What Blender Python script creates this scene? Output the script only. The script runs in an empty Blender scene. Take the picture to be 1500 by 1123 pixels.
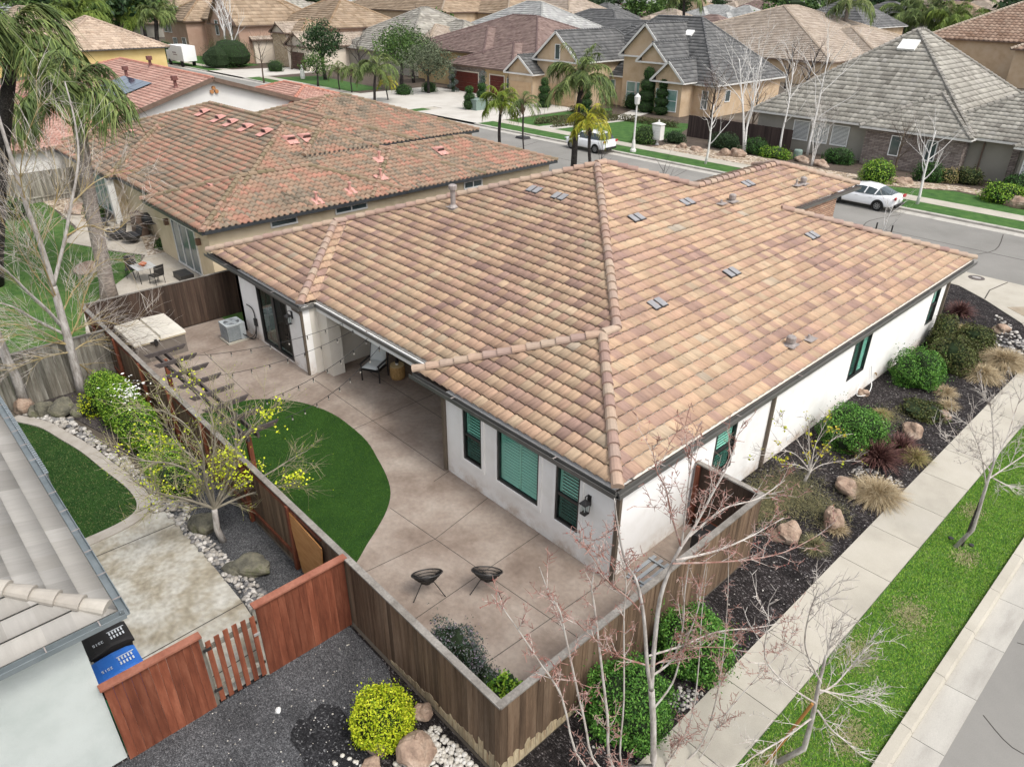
import bpy, math, random
import numpy as np
from mathutils import Vector, Matrix
PI = math.pi
SC = bpy.context.scene
COL = SC.collection
rng = random.Random(7)

# ------------------------------------------------------------------ camera (calibrated on the house, the fences and the kerbs)
H = 12.35
F = 1055.3; PITCH = math.radians(28.903); ROLL = math.radians(.4992); YAW = math.radians(46.653)
def _axes():
    cp, sp = math.cos(PITCH), math.sin(PITCH); cr, sr = math.cos(ROLL), math.sin(ROLL)
    f = Vector((0, cp, -sp)); u = Vector((0, sp, cp)); r = Vector((1, 0, 0))
    r2 = r*cr + u*sr; u2 = -r*sr + u*cr
    Z = Matrix.Rotation(YAW, 3, 'Z')
    return Z @ r2, Z @ u2, Z @ f
RI, UP, FW = _axes()
CAM = Vector((.6196833*H, -.8439150*H, H))
def ray(px, py): return FW + RI*((px-750)/F) - UP*((py-561.5)/F)
def G(px, py, z=0.0):            # the spot of the place (at height z) seen there in the photograph
    d = ray(px, py); t = (z-CAM.z)/d.z
    return CAM + d*t
cd = bpy.data.cameras.new('camera'); co = bpy.data.objects.new('camera', cd); COL.objects.link(co)
cd.sensor_width = 36; cd.sensor_fit = 'HORIZONTAL'; cd.lens = 36*F/1500; cd.clip_end = 3000; cd.clip_start = .1
co.matrix_world = Matrix(((RI.x, UP.x, -FW.x, CAM.x), (RI.y, UP.y, -FW.y, CAM.y), (RI.z, UP.z, -FW.z, CAM.z), (0, 0, 0, 1)))
SC.camera = co

# ------------------------------------------------------------------ light
w = bpy.data.worlds.new('World'); SC.world = w; w.use_nodes = True
nt = w.node_tree; nt.nodes.clear()
sky = nt.nodes.new('ShaderNodeTexSky'); sky.sky_type = 'NISHITA'; sky.sun_disc = False
SUN_EL = math.radians(58); SUN_AZ = math.radians(84)       # azimuth measured from +y towards +x
sky.sun_elevation = SUN_EL; sky.sun_rotation = SUN_AZ
sky.air_density = 1.0; sky.dust_density = 4.0; sky.ozone_density = 1.0
hs = nt.nodes.new('ShaderNodeHueSaturation'); hs.inputs['Saturation'].default_value = .32
bg = nt.nodes.new('ShaderNodeBackground'); bg.inputs['Strength'].default_value = .145
wo = nt.nodes.new('ShaderNodeOutputWorld')
nt.links.new(sky.outputs[0], hs.inputs['Color']); nt.links.new(hs.outputs[0], bg.inputs[0]); nt.links.new(bg.outputs[0], wo.inputs[0])
sl = bpy.data.lights.new('sun', 'SUN'); so = bpy.data.objects.new('sun', sl); COL.objects.link(so)
sl.energy = .95; sl.angle = math.radians(12); sl.color = (1, .96, .9)
sd = Vector((math.sin(SUN_AZ)*math.cos(SUN_EL), math.cos(SUN_AZ)*math.cos(SUN_EL), math.sin(SUN_EL)))
so.rotation_euler = sd.to_track_quat('Z', 'Y').to_euler()
SC.view_settings.view_transform = 'Standard'; SC.view_settings.look = 'None'
SC.view_settings.exposure = .84; SC.view_settings.gamma = 1

# ------------------------------------------------------------------ materials
MATS = {}
def newmat(name):
    m = bpy.data.materials.new(name); m.use_nodes = True
    n = m.node_tree; b = n.nodes['Principled BSDF']
    return m, n, b
def N(n, t, **k):
    x = n.nodes.new(t)
    for a, v in k.items():
        if a in x.inputs.keys(): x.inputs[a].default_value = v
        else: setattr(x, a, v)
    return x
def rgb(c): return (c[0], c[1], c[2], 1)
def ramp(n, cols, pos=None, interp='LINEAR'):
    r = n.nodes.new('ShaderNodeValToRGB'); cr = r.color_ramp; cr.interpolation = interp
    k = len(cols)
    pos = pos or [i/(k-1) for i in range(k)]
    cr.elements[0].position = pos[0]; cr.elements[0].color = rgb(cols[0])
    cr.elements[1].position = pos[-1]; cr.elements[1].color = rgb(cols[-1])
    for i in range(1, k-1):
        e = cr.elements.new(pos[i]); e.color = rgb(cols[i])
    return r
def mat(name, cols, scale=3, detail=5, rough=.85, bump=0, bscale=60, rnd=.0, spec=.3, metal=0, stretch=None, pos=None,
        rcols=None, coat=0, fine=0, fscale=90, trans=0):
    """noise mottled surface; rnd = strength of the per-piece brightness, rcols = per-piece colour ramp"""
    if name in MATS: return MATS[name]
    m, n, b = newmat(name); L = n.links.new
    tc = N(n, 'ShaderNodeTexCoord')
    mp = N(n, 'ShaderNodeMapping')
    L(tc.outputs['Object'], mp.inputs[0])
    if stretch: mp.inputs['Scale'].default_value = stretch
    at = N(n, 'ShaderNodeAttribute', attribute_name='rnd')
    if len(cols) == 1: cols = [cols[0], cols[0]]
    nz = N(n, 'ShaderNodeTexNoise', Scale=scale, Detail=detail, Roughness=.6)
    if rcols or rnd:      # shift the grain from piece to piece
        nz.noise_dimensions = '4D'
        mu = N(n, 'ShaderNodeMath', operation='MULTIPLY'); mu.inputs[1].default_value = 40
        L(at.outputs['Fac'], mu.inputs[0]); L(mu.outputs[0], nz.inputs['W'])
    L(mp.outputs[0], nz.inputs['Vector'])
    r = ramp(n, cols, pos or [.3+.4*i/(len(cols)-1) for i in range(len(cols))])
    L(nz.outputs['Fac'], r.inputs[0])
    out = r.outputs[0]
    if rcols:
        rr = ramp(n, rcols); L(at.outputs['Fac'], rr.inputs[0])
        mx = N(n, 'ShaderNodeMix', data_type='RGBA', blend_type='MULTIPLY'); mx.inputs[0].default_value = 1
        L(out, mx.inputs[6]); L(rr.outputs[0], mx.inputs[7]); out = mx.outputs[2]
    if rnd:
        mr = N(n, 'ShaderNodeMapRange'); mr.inputs[3].default_value = 1-rnd; mr.inputs[4].default_value = 1+rnd
        L(at.outputs['Fac'], mr.inputs[0])
        mx = N(n, 'ShaderNodeVectorMath', operation='SCALE'); L(out, mx.inputs[0]); L(mr.outputs[0], mx.inputs['Scale']); out = mx.outputs[0]
    if fine:
        n2 = N(n, 'ShaderNodeTexNoise', Scale=fscale, Detail=3); L(mp.outputs[0], n2.inputs['Vector'])
        mr = N(n, 'ShaderNodeMapRange'); mr.inputs[1].default_value = .3; mr.inputs[2].default_value = .7; mr.inputs[3].default_value = 1-fine; mr.inputs[4].default_value = 1+fine
        L(n2.outputs['Fac'], mr.inputs[0])
        mx = N(n, 'ShaderNodeVectorMath', operation='SCALE'); L(out, mx.inputs[0]); L(mr.outputs[0], mx.inputs['Scale']); out = mx.outputs[0]
    L(out, b.inputs['Base Color'])
    b.inputs['Roughness'].default_value = rough; b.inputs['Metallic'].default_value = metal
    b.inputs['Specular IOR Level'].default_value = spec
    if coat: b.inputs['Coat Weight'].default_value = coat; b.inputs['Coat Roughness'].default_value = .05
    if trans:
        b.inputs['Subsurface Weight'].default_value = 0
    if bump:
        bn = N(n, 'ShaderNodeTexNoise', Scale=bscale, Detail=4); L(mp.outputs[0], bn.inputs['Vector'])
        bp = N(n, 'ShaderNodeBump', Strength=bump, Distance=.02); L(bn.outputs['Fac'], bp.inputs['Height']); L(bp.outputs[0], b.inputs['Normal'])
    MATS[name] = m; return m
def speck(name, cols, pos, scale=60, rough=.95, bump=.6, big=None, bscale=1.2, dist=.02, stretch=None):
    """loose chips or gravel: one random tone per voronoi cell"""
    if name in MATS: return MATS[name]
    m, n, b = newmat(name); L = n.links.new
    tc = N(n, 'ShaderNodeTexCoord'); mp = N(n, 'ShaderNodeMapping'); L(tc.outputs['Object'], mp.inputs[0])
    wn = N(n, 'ShaderNodeTexNoise', Scale=scale*.5, Detail=1); L(mp.outputs[0], wn.inputs['Vector'])
    va = N(n, 'ShaderNodeVectorMath', operation='MULTIPLY_ADD'); va.inputs[1].default_value = (.03, .03, .03)
    L(wn.outputs['Color'], va.inputs[0]); L(mp.outputs[0], va.inputs[2])
    if stretch: mp.inputs['Scale'].default_value = stretch
    vo = N(n, 'ShaderNodeTexVoronoi', Scale=scale); L(va.outputs[0], vo.inputs['Vector'])
    sp = N(n, 'ShaderNodeSeparateColor'); L(vo.outputs['Color'], sp.inputs[0])
    r = ramp(n, cols, pos, 'LINEAR'); L(sp.outputs[0], r.inputs[0]); out = r.outputs[0]
    if big:
        nz = N(n, 'ShaderNodeTexNoise', Scale=bscale, Detail=4); L(mp.outputs[0], nz.inputs['Vector'])
        mr = N(n, 'ShaderNodeMapRange'); mr.inputs[1].default_value = .35; mr.inputs[2].default_value = .65; mr.inputs[3].default_value = 1-big; mr.inputs[4].default_value = 1+big
        L(nz.outputs['Fac'], mr.inputs[0])
        mx = N(n, 'ShaderNodeVectorMath', operation='SCALE'); L(out, mx.inputs[0]); L(mr.outputs[0], mx.inputs['Scale']); out = mx.outputs[0]
    L(out, b.inputs['Base Color']); b.inputs['Roughness'].default_value = rough; b.inputs['Specular IOR Level'].default_value = .2
    bp = N(n, 'ShaderNodeBump', Strength=bump, Distance=dist); bp.invert = True
    L(vo.outputs['Distance'], bp.inputs['Height']); L(bp.outputs[0], b.inputs['Normal'])
    MATS[name] = m; return m
def tilemat(name, cols, pos, cluster=.22, cw=.5, streak=.12, rough=.8, dirt=0, dirtcol=(.1, .1, .07)):
    """roof tiles: one tone per tile (uv counted in tiles), tones gathered in drifts"""
    if name in MATS: return MATS[name]
    m, n, b = newmat(name); L = n.links.new
    uv = N(n, 'ShaderNodeUVMap'); fl = N(n, 'ShaderNodeVectorMath', operation='FLOOR')
    L(uv.outputs[0], fl.inputs[0])
    wn = N(n, 'ShaderNodeTexWhiteNoise', noise_dimensions='2D'); L(fl.outputs[0], wn.inputs['Vector'])
    mp = N(n, 'ShaderNodeMapping'); mp.inputs['Scale'].default_value = (cluster*.55, cluster*1.25, 1); L(fl.outputs[0], mp.inputs[0])
    nz = N(n, 'ShaderNodeTexNoise', Scale=1, Detail=3); L(mp.outputs[0], nz.inputs['Vector'])
    a = N(n, 'ShaderNodeMapRange'); a.inputs[1].default_value = .25; a.inputs[2].default_value = .75; L(nz.outputs['Fac'], a.inputs[0])
    mx = N(n, 'ShaderNodeMix'); mx.inputs[0].default_value = cw; L(a.outputs[0], mx.inputs[2]); L(wn.outputs['Value'], mx.inputs[3])
    r = ramp(n, cols, pos); L(mx.outputs[0], r.inputs[0]); out = r.outputs[0]
    w2 = N(n, 'ShaderNodeTexWhiteNoise', noise_dimensions='3D')
    ad = N(n, 'ShaderNodeVectorMath', operation='ADD'); ad.inputs[1].default_value = (17.3, 9.1, 4); L(fl.outputs[0], ad.inputs[0]); L(ad.outputs[0], w2.inputs['Vector'])
    mr = N(n, 'ShaderNodeMapRange'); mr.inputs[3].default_value = .86; mr.inputs[4].default_value = 1.14; L(w2.outputs['Value'], mr.inputs[0])
    sc = N(n, 'ShaderNodeVectorMath', operation='SCALE'); L(out, sc.inputs[0]); L(mr.outputs[0], sc.inputs['Scale']); out = sc.outputs[0]
    mp2 = N(n, 'ShaderNodeMapping'); mp2.inputs['Scale'].default_value = (7, .8, 1); L(uv.outputs[0], mp2.inputs[0])
    n3 = N(n, 'ShaderNodeTexNoise', Scale=1, Detail=4); L(mp2.outputs[0], n3.inputs['Vector'])
    mr = N(n, 'ShaderNodeMapRange'); mr.inputs[1].default_value = .3; mr.inputs[2].default_value = .7; mr.inputs[3].default_value = 1-streak; mr.inputs[4].default_value = 1+streak; L(n3.outputs['Fac'], mr.inputs[0])
    sc = N(n, 'ShaderNodeVectorMath', operation='SCALE'); L(out, sc.inputs[0]); L(mr.outputs[0], sc.inputs['Scale']); out = sc.outputs[0]
    if dirt:
        tc = N(n, 'ShaderNodeTexCoord'); n4 = N(n, 'ShaderNodeTexNoise', Scale=.5, Detail=6, Roughness=.7); L(tc.outputs['Object'], n4.inputs['Vector'])
        mr = N(n, 'ShaderNodeMapRange'); mr.inputs[1].default_value = .48; mr.inputs[2].default_value = .75; mr.inputs[4].default_value = dirt; L(n4.outputs['Fac'], mr.inputs[0])
        mm = N(n, 'ShaderNodeMix', data_type='RGBA'); L(mr.outputs[0], mm.inputs[0]); L(out, mm.inputs[6]); mm.inputs[7].default_value = rgb(dirtcol); out = mm.outputs[2]
    L(out, b.inputs['Base Color']); b.inputs['Roughness'].default_value = rough; b.inputs['Specular IOR Level'].default_value = .25
    tc = N(n, 'ShaderNodeTexCoord'); bn = N(n, 'ShaderNodeTexNoise', Scale=45, Detail=3); L(tc.outputs['Object'], bn.inputs['Vector'])
    bp = N(n, 'ShaderNodeBump', Strength=.25, Distance=.01); L(bn.outputs['Fac'], bp.inputs['Height']); L(bp.outputs[0], b.inputs['Normal'])
    MATS[name] = m; return m
def glassmat(name, tint, refl=1.0, rough=.03):
    if name in MATS: return MATS[name]
    m = bpy.data.materials.new(name); m.use_nodes = True; n = m.node_tree; n.nodes.clear(); L = n.links.new
    o = N(n, 'ShaderNodeOutputMaterial'); t = N(n, 'ShaderNodeBsdfTransparent'); t.inputs[0].default_value = rgb(tint)
    g = N(n, 'ShaderNodeBsdfGlossy', Roughness=rough); fr = N(n, 'ShaderNodeFresnel', IOR=1.5)
    mu = N(n, 'ShaderNodeMath', operation='MULTIPLY'); mu.inputs[1].default_value = refl; L(fr.outputs[0], mu.inputs[0])
    ge = N(n, 'ShaderNodeNewGeometry'); iv = N(n, 'ShaderNodeMath', operation='SUBTRACT'); iv.inputs[0].default_value = 1; L(ge.outputs['Backfacing'], iv.inputs[1]); m2 = N(n, 'ShaderNodeMath', operation='MULTIPLY'); L(mu.outputs[0], m2.inputs[0]); L(iv.outputs[0], m2.inputs[1]); mu = m2
    mx = N(n, 'ShaderNodeMixShader'); L(mu.outputs[0], mx.inputs[0]); L(t.outputs[0], mx.inputs[1]); L(g.outputs[0], mx.inputs[2]); L(mx.outputs[0], o.inputs[0])
    MATS[name] = m; return m
def brickmat(name, c1, c2, mortar, sx, sy, bump=.8, axis='x'):
    """stacked ledge stone / brick on a vertical wall"""
    if name in MATS: return MATS[name]
    m, n, b = newmat(name); L = n.links.new
    tc = N(n, 'ShaderNodeTexCoord'); sp = N(n, 'ShaderNodeSeparateXYZ'); L(tc.outputs['Object'], sp.inputs[0])
    ad = N(n, 'ShaderNodeMath', operation='ADD'); L(sp.outputs[0], ad.inputs[0]); L(sp.outputs[1], ad.inputs[1])
    cb = N(n, 'ShaderNodeCombineXYZ'); L(ad.outputs[0], cb.inputs[0]); L(sp.outputs[2], cb.inputs[1])
    br = N(n, 'ShaderNodeTexBrick', Scale=1.0); br.inputs['Brick Width'].default_value = sx; br.inputs['Row Height'].default_value = sy
    br.inputs['Mortar Size'].default_value = .012; br.inputs['Color1'].default_value = rgb(c1); br.inputs['Color2'].default_value = rgb(c2); br.inputs['Mortar'].default_value = rgb(mortar)
    L(cb.outputs[0], br.inputs['Vector'])
    nz = N(n, 'ShaderNodeTexNoise', Scale=3, Detail=5); L(cb.outputs[0], nz.inputs['Vector'])
    mr = N(n, 'ShaderNodeMapRange'); mr.inputs[3].default_value = .5; mr.inputs[4].default_value = 1.6; L(nz.outputs['Fac'], mr.inputs[0])
    sc = N(n, 'ShaderNodeVectorMath', operation='SCALE'); L(br.outputs['Color'], sc.inputs[0]); L(mr.outputs[0], sc.inputs['Scale'])
    L(sc.outputs[0], b.inputs['Base Color']); b.inputs['Roughness'].default_value = .9
    bp = N(n, 'ShaderNodeBump', Strength=bump, Distance=.03); L(br.outputs['Fac'], bp.inputs['Height']); bp.invert = True; L(bp.outputs[0], b.inputs['Normal'])
    MATS[name] = m; return m

# ------------------------------------------------------------------ objects
def wl(p):
    v = Vector((0, 0, 0))
    while p is not None: v += p.location; p = p.parent
    return v
def tag(o, label=None, cat=None, group=None, kind=None):
    if label: o['label'] = label
    if cat: o['category'] = cat
    if group: o['group'] = group
    if kind: o['kind'] = kind
    return o
def thing(name, label, cat, loc=(0, 0, 0), group=None):
    o = bpy.data.objects.new(name, None); COL.objects.link(o); o.location = loc; o.empty_display_size = .3
    return tag(o, label, cat, group)
def mkobj(name, V, Fc, mats, parent=None, rnd=None, mi=None, uv=None, smooth=False, origin=None):
    """V (n,3) array, Fc list/array of faces"""
    V = np.asarray(V, dtype=np.float32).reshape(-1, 3)
    me = bpy.data.meshes.new(name)
    if origin is None:
        if parent is not None: origin = wl(parent)
        else:
            if len(V): lo = V.min(0); hi = V.max(0); origin = Vector(((lo[0]+hi[0])/2, (lo[1]+hi[1])/2, lo[2]))
            else: origin = Vector((0, 0, 0))
    V = V - np.array([origin[0], origin[1], origin[2]], dtype=np.float32)
    if isinstance(Fc, np.ndarray):
        nf, k = Fc.shape
        me.vertices.add(len(V)); me.vertices.foreach_set('co', V.ravel())
        me.loops.add(nf*k); me.loops.foreach_set('vertex_index', Fc.astype(np.int32).ravel())
        me.polygons.add(nf); me.polygons.foreach_set('loop_start', np.arange(0, nf*k, k, dtype=np.int32))
        me.update(calc_edges=True)
    else:
        me.from_pydata(V.tolist(), [], Fc); nf = len(Fc)
    if not isinstance(mats, (list, tuple)): mats = [mats]
    for m in mats: me.materials.append(m)
    if mi is not None and len(mats) > 1: me.polygons.foreach_set('material_index', np.asarray(mi, dtype=np.int32))
    if rnd is None: rnd = np.full(nf, .5, dtype=np.float32)
    a = me.attributes.new('rnd', 'FLOAT', 'FACE'); a.data.foreach_set('value', np.asarray(rnd, dtype=np.float32))
    if uv is not None:
        l = me.uv_layers.new(name='UVMap'); l.data.foreach_set('uv', np.asarray(uv, dtype=np.float32).ravel())
    if smooth: me.polygons.foreach_set('use_smooth', np.ones(nf, dtype=bool))
    me.validate(); me.update()
    o = bpy.data.objects.new(name, me); COL.objects.link(o)
    if parent is not None:
        o.parent = parent; o.location = origin - wl(parent)
    else: o.location = origin
    return o
class MB:
    def __init__(s): s.v = []; s.f = []; s.r = []; s.m = []
    def add(s, vs, fs, r=None, m=0):
        k = len(s.v); s.v += [tuple(p) for p in vs]
        if r is None: r = rng.random()
        for f in fs: s.f.append([i+k for i in f]); s.r.append(r); s.m.append(m)
        return s
    def box(s, x0, x1, y0, y1, z0, z1, r=None, m=0):
        return s.add([(x0, y0, z0), (x1, y0, z0), (x1, y1, z0), (x0, y1, z0), (x0, y0, z1), (x1, y0, z1), (x1, y1, z1), (x0, y1, z1)],
              [(0, 3, 2, 1), (4, 5, 6, 7), (0, 1, 5, 4), (1, 2, 6, 5), (2, 3, 7, 6), (3, 0, 4, 7)], r, m)
    def obox(s, c, ax, ay, az, r=None, m=0):     # centre and three half axes
        c = Vector(c); ax = Vector(ax); ay = Vector(ay); az = Vector(az)
        P = [c+ax*i+ay*j+az*k for k in (-1, 1) for i, j in ((-1, -1), (1, -1), (1, 1), (-1, 1))]
        return s.add(P, [(0, 3, 2, 1), (4, 5, 6, 7), (0, 1, 5, 4), (1, 2, 6, 5), (2, 3, 7, 6), (3, 0, 4, 7)], r, m)
    def bar(s, a, b, w, h, up=(0, 0, 1), r=None, m=0):
        a = Vector(a); b = Vector(b); d = (b-a); L = d.length; d.normalize(); sd_ = d.cross(Vector(up))
        if sd_.length < 1e-4: sd_ = d.cross(Vector((1, 0, 0)))
        sd_.normalize(); u2 = sd_.cross(d)
        return s.obox((a+b)/2, d*L/2, sd_*w/2, u2*h/2, r, m)
    def poly(s, pts, r=None, m=0): return s.add(pts, [tuple(range(len(pts)))], r, m)
    def prism(s, pts, z0, z1, r=None, m=0):
        n_ = len(pts); A = sum(pts[i][0]*pts[(i+1) % n_][1]-pts[(i+1) % n_][0]*pts[i][1] for i in range(n_))
        if A < 0: pts = pts[::-1]
        vs = [(p[0], p[1], z0) for p in pts]+[(p[0], p[1], z1) for p in pts]
        fs = [tuple(range(n_-1, -1, -1)), tuple(range(n_, 2*n_))]+[(i, (i+1) % n_, n_+(i+1) % n_, n_+i) for i in range(n_)]
        return s.add(vs, fs, r, m)
    def tube(s, pts, rad, n=6, r=None, m=0, cap=True):
        pts = [Vector(p) for p in pts]
        if not isinstance(rad, (list, tuple)): rad = [rad]*len(pts)
        vs = []; fs = []; u = None
        for i, p in enumerate(pts):
            d = (pts[min(i+1, len(pts)-1)]-pts[max(i-1, 0)])
            if d.length < 1e-9: d = Vector((0, 0, 1))
            d.normalize()
            if u is None:
                u = d.orthogonal().normalized()
            else:
                u = u - d*u.dot(d)
                if u.length < 1e-5: u = d.orthogonal()
                u.normalize()
            w_ = d.cross(u)
            for k in range(n):
                a = 2*PI*k/n; vs.append(p+(u*math.cos(a)+w_*math.sin(a))*rad[i])
        for i in range(len(pts)-1):
            for k in range(n):
                k2 = (k+1) % n; fs.append((i*n+k, i*n+k2, (i+1)*n+k2, (i+1)*n+k))
        if cap: fs.append(tuple(range(n-1, -1, -1))); fs.append(tuple(range((len(pts)-1)*n, len(pts)*n)))
        return s.add(vs, fs, r, m)
    def lathe(s, prof, c=(0, 0, 0), n=16, r=None, m=0, a0=0, sx=1, sy=1):
        vs = []; fs = []
        for (rr, z) in prof:
            for k in range(n):
                a = a0+2*PI*k/n; vs.append((c[0]+rr*math.cos(a)*sx, c[1]+rr*math.sin(a)*sy, c[2]+z))
        for i in range(len(prof)-1):
            for k in range(n):
                k2 = (k+1) % n; fs.append((i*n+k, i*n+k2, (i+1)*n+k2, (i+1)*n+k))
        fs.append(tuple(range(n-1, -1, -1))); fs.append(tuple(range((len(prof)-1)*n, len(prof)*n)))
        return s.add(vs, fs, r, m)
    def blob(s, c, rad, seed=0, nu=14, nv=9, amp=.18, fr=2.2, r=None, m=0, flat=None):
        rr = random.Random(seed); ph = [rr.uniform(0, 6.28) for _ in range(9)]
        vs = []; fs = []
        for j in range(nv+1):
            th = PI*j/nv
            for i in range(nu):
                a = 2*PI*i/nu; x = math.sin(th)*math.cos(a); y = math.sin(th)*math.sin(a); z = math.cos(th)
                k = 1+amp*(math.sin(fr*x*1.9+ph[0])*math.cos(fr*y*1.7+ph[1])+.6*math.sin(fr*2.3*z+ph[2]+x*2)+.45*math.sin(fr*3.7*x+ph[3])*math.sin(fr*3.1*y+ph[4]+z*3))
                z2 = z*k*rad[2]
                if flat is not None: z2 = max(z2, flat*rad[2])
                vs.append((c[0]+x*k*rad[0], c[1]+y*k*rad[1], c[2]+z2))
        for j in range(nv):
            for i in range(nu):
                i2 = (i+1) % nu; fs.append((j*nu+i, (j+1)*nu+i, (j+1)*nu+i2, j*nu+i2))
        return s.add(vs, fs, r, m)
    def build(s, name, mats, parent=None, smooth=False, origin=None):
        return mkobj(name, s.v, s.f, mats, parent, s.r, s.m, None, smooth, origin)
def struct(name, mb, m): 
    o = mb.build(name, m) if isinstance(mb, MB) else mb
    return tag(o, kind='structure')
def copy_tree(o, parent=None):
    c = o.copy(); COL.objects.link(c)
    if parent is not None: c.parent = parent; c.matrix_parent_inverse = o.matrix_parent_inverse.copy()
    for ch in list(o.children): copy_tree(ch, c)
    return c
def place(proto, loc, rz=0, sc=1, label=None, first=False, group=None):
    o = proto if first else copy_tree(proto)
    o.location = loc; o.rotation_euler = (0, 0, rz); o.scale = (sc, sc, sc) if not isinstance(sc, (tuple, list)) else sc
    if label: o['label'] = label
    if group: o['group'] = group
    return o

# ------------------------------------------------------------------ leaves, blades, twigs
class Cloud:      # many small leaves gathered with numpy
    def __init__(s, seed=1): s.R = np.random.default_rng(seed); s.V = []; s.F = []; s.r = []; s.n = 0
    def _quads(s, C, A, B, r):
        n = len(C); V = np.stack([C-A, C-B*.5, C+A, C+B*.5], 1).reshape(-1, 3)
        Fq = (np.arange(n*4).reshape(n, 4)+s.n); s.V.append(V); s.F.append(Fq); s.r.append(r); s.n += n*4
    def shell(s, c, rad, n, size, inner=.8, lump=.12, outward=.6, flat=-.85, rr=(0, 1), up=0.0):
        R = s.R; d = R.normal(size=(n, 3)); d /= np.linalg.norm(d, axis=1)[:, None]
        k = 1+lump*(np.sin(d[:, 0]*5.1+c[0]*3)*np.cos(d[:, 1]*4.7+c[1]*3)+.7*np.sin(d[:, 2]*6+d[:, 0]*4))
        rr_ = inner+(1-inner)*R.random(n)**.6
        P = d*np.array(rad)*(k*rr_)[:, None]; P[:, 2] = np.maximum(P[:, 2], flat*rad[2]); P += np.array(c)
        s.leaves(P, d*outward+R.normal(size=(n, 3))*(1-outward*.6)+np.array([0, 0, up]), size, rr)
    def leaves(s, P, nrm, size, rr=(0, 1), asp=.55):
        R = s.R; n = len(P); nrm = nrm/np.maximum(np.linalg.norm(nrm, axis=1)[:, None], 1e-6)
        t = np.cross(nrm, R.normal(size=(n, 3))); t /= np.maximum(np.linalg.norm(t, axis=1)[:, None], 1e-6)
        b = np.cross(nrm, t); sz = (size*(.6+.8*R.random(n)))[:, None]
        s._quads(P, t*sz*.5, b*sz*asp, rr[0]+(rr[1]-rr[0])*R.random(n))
    def blades(s, P, D, length, width, droop=0, rr=(0, 1), seg=2):
        """P roots, D unit directions"""
        R = s.R; n = len(P); L = (length*(.6+.6*R.random(n)))[:, None] if np.isscalar(length) else length[:, None]
        sd_ = np.cross(D, np.array([0, 0, 1.])+R.normal(size=(n, 3))*.2); sd_ /= np.maximum(np.linalg.norm(sd_, axis=1)[:, None], 1e-6)
        r = rr[0]+(rr[1]-rr[0])*R.random(n)
        prev = P; w0 = width
        for k in range(seg):
            t = (k+1)/seg; nx = P+D*L*t-np.array([0, 0, 1.])*L*droop*t*t
            w1 = width*(1-t*.85)
            V = np.stack([prev-sd_*w0*.5, prev+sd_*w0*.5, nx+sd_*w1*.5, nx-sd_*w1*.5], 1).reshape(-1, 3)
            s.V.append(V); s.F.append(np.arange(n*4).reshape(n, 4)+s.n); s.r.append(r); s.n += n*4
            prev = nx; w0 = w1
    def build(s, name, m, parent=None, origin=None):
        return mkobj(name, np.concatenate(s.V), np.concatenate(s.F), m, parent, np.concatenate(s.r), None, None, False, origin)
def inpoly(P, poly):
    x, y = P[:, 0], P[:, 1]; ins = np.zeros(len(P), bool); n = len(poly)
    for i in range(n):
        x1, y1 = poly[i][0], poly[i][1]; x2, y2 = poly[(i+1) % n][0], poly[(i+1) % n][1]
        c = ((y1 > y) != (y2 > y)) & (x < (x2-x1)*(y-y1)/((y2-y1) if y2 != y1 else 1e-9)+x1); ins ^= c
    return ins
def scatter(poly, n, seed=0, near=None):
    R = np.random.default_rng(seed); xs = [p[0] for p in poly]; ys = [p[1] for p in poly]
    P = R.random((n, 2))*np.array([max(xs)-min(xs), max(ys)-min(ys)])+np.array([min(xs), min(ys)])
    P = P[inpoly(P, poly)]
    return np.c_[P, np.zeros(len(P))]
def grass(name, poly, z, n, h, w_, m, seed=0, lean=.5):
    P = scatter(poly, n, seed); P[:, 2] = z; c = Cloud(seed)
    D = c.R.normal(size=P.shape)*lean; D[:, 2] = 1; D /= np.linalg.norm(D, axis=1)[:, None]
    c.blades(P, D, h, w_, .3, seg=1)
    o = c.build(name, m); return tag(o, kind='stuff')
def spline(pts, k=6):
    P = [Vector(p) for p in pts]; out = []
    for i in range(len(P)-1):
        p0 = P[max(i-1, 0)]; p1 = P[i]; p2 = P[i+1]; p3 = P[min(i+2, len(P)-1)]
        for j in range(k):
            t = j/k; out.append(.5*((2*p1)+(p2-p0)*t+(2*p0-5*p1+4*p2-p3)*t*t+(-p0+3*p1-3*p2+p3)*t*t*t))
    out.append(P[-1]); return out
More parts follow.
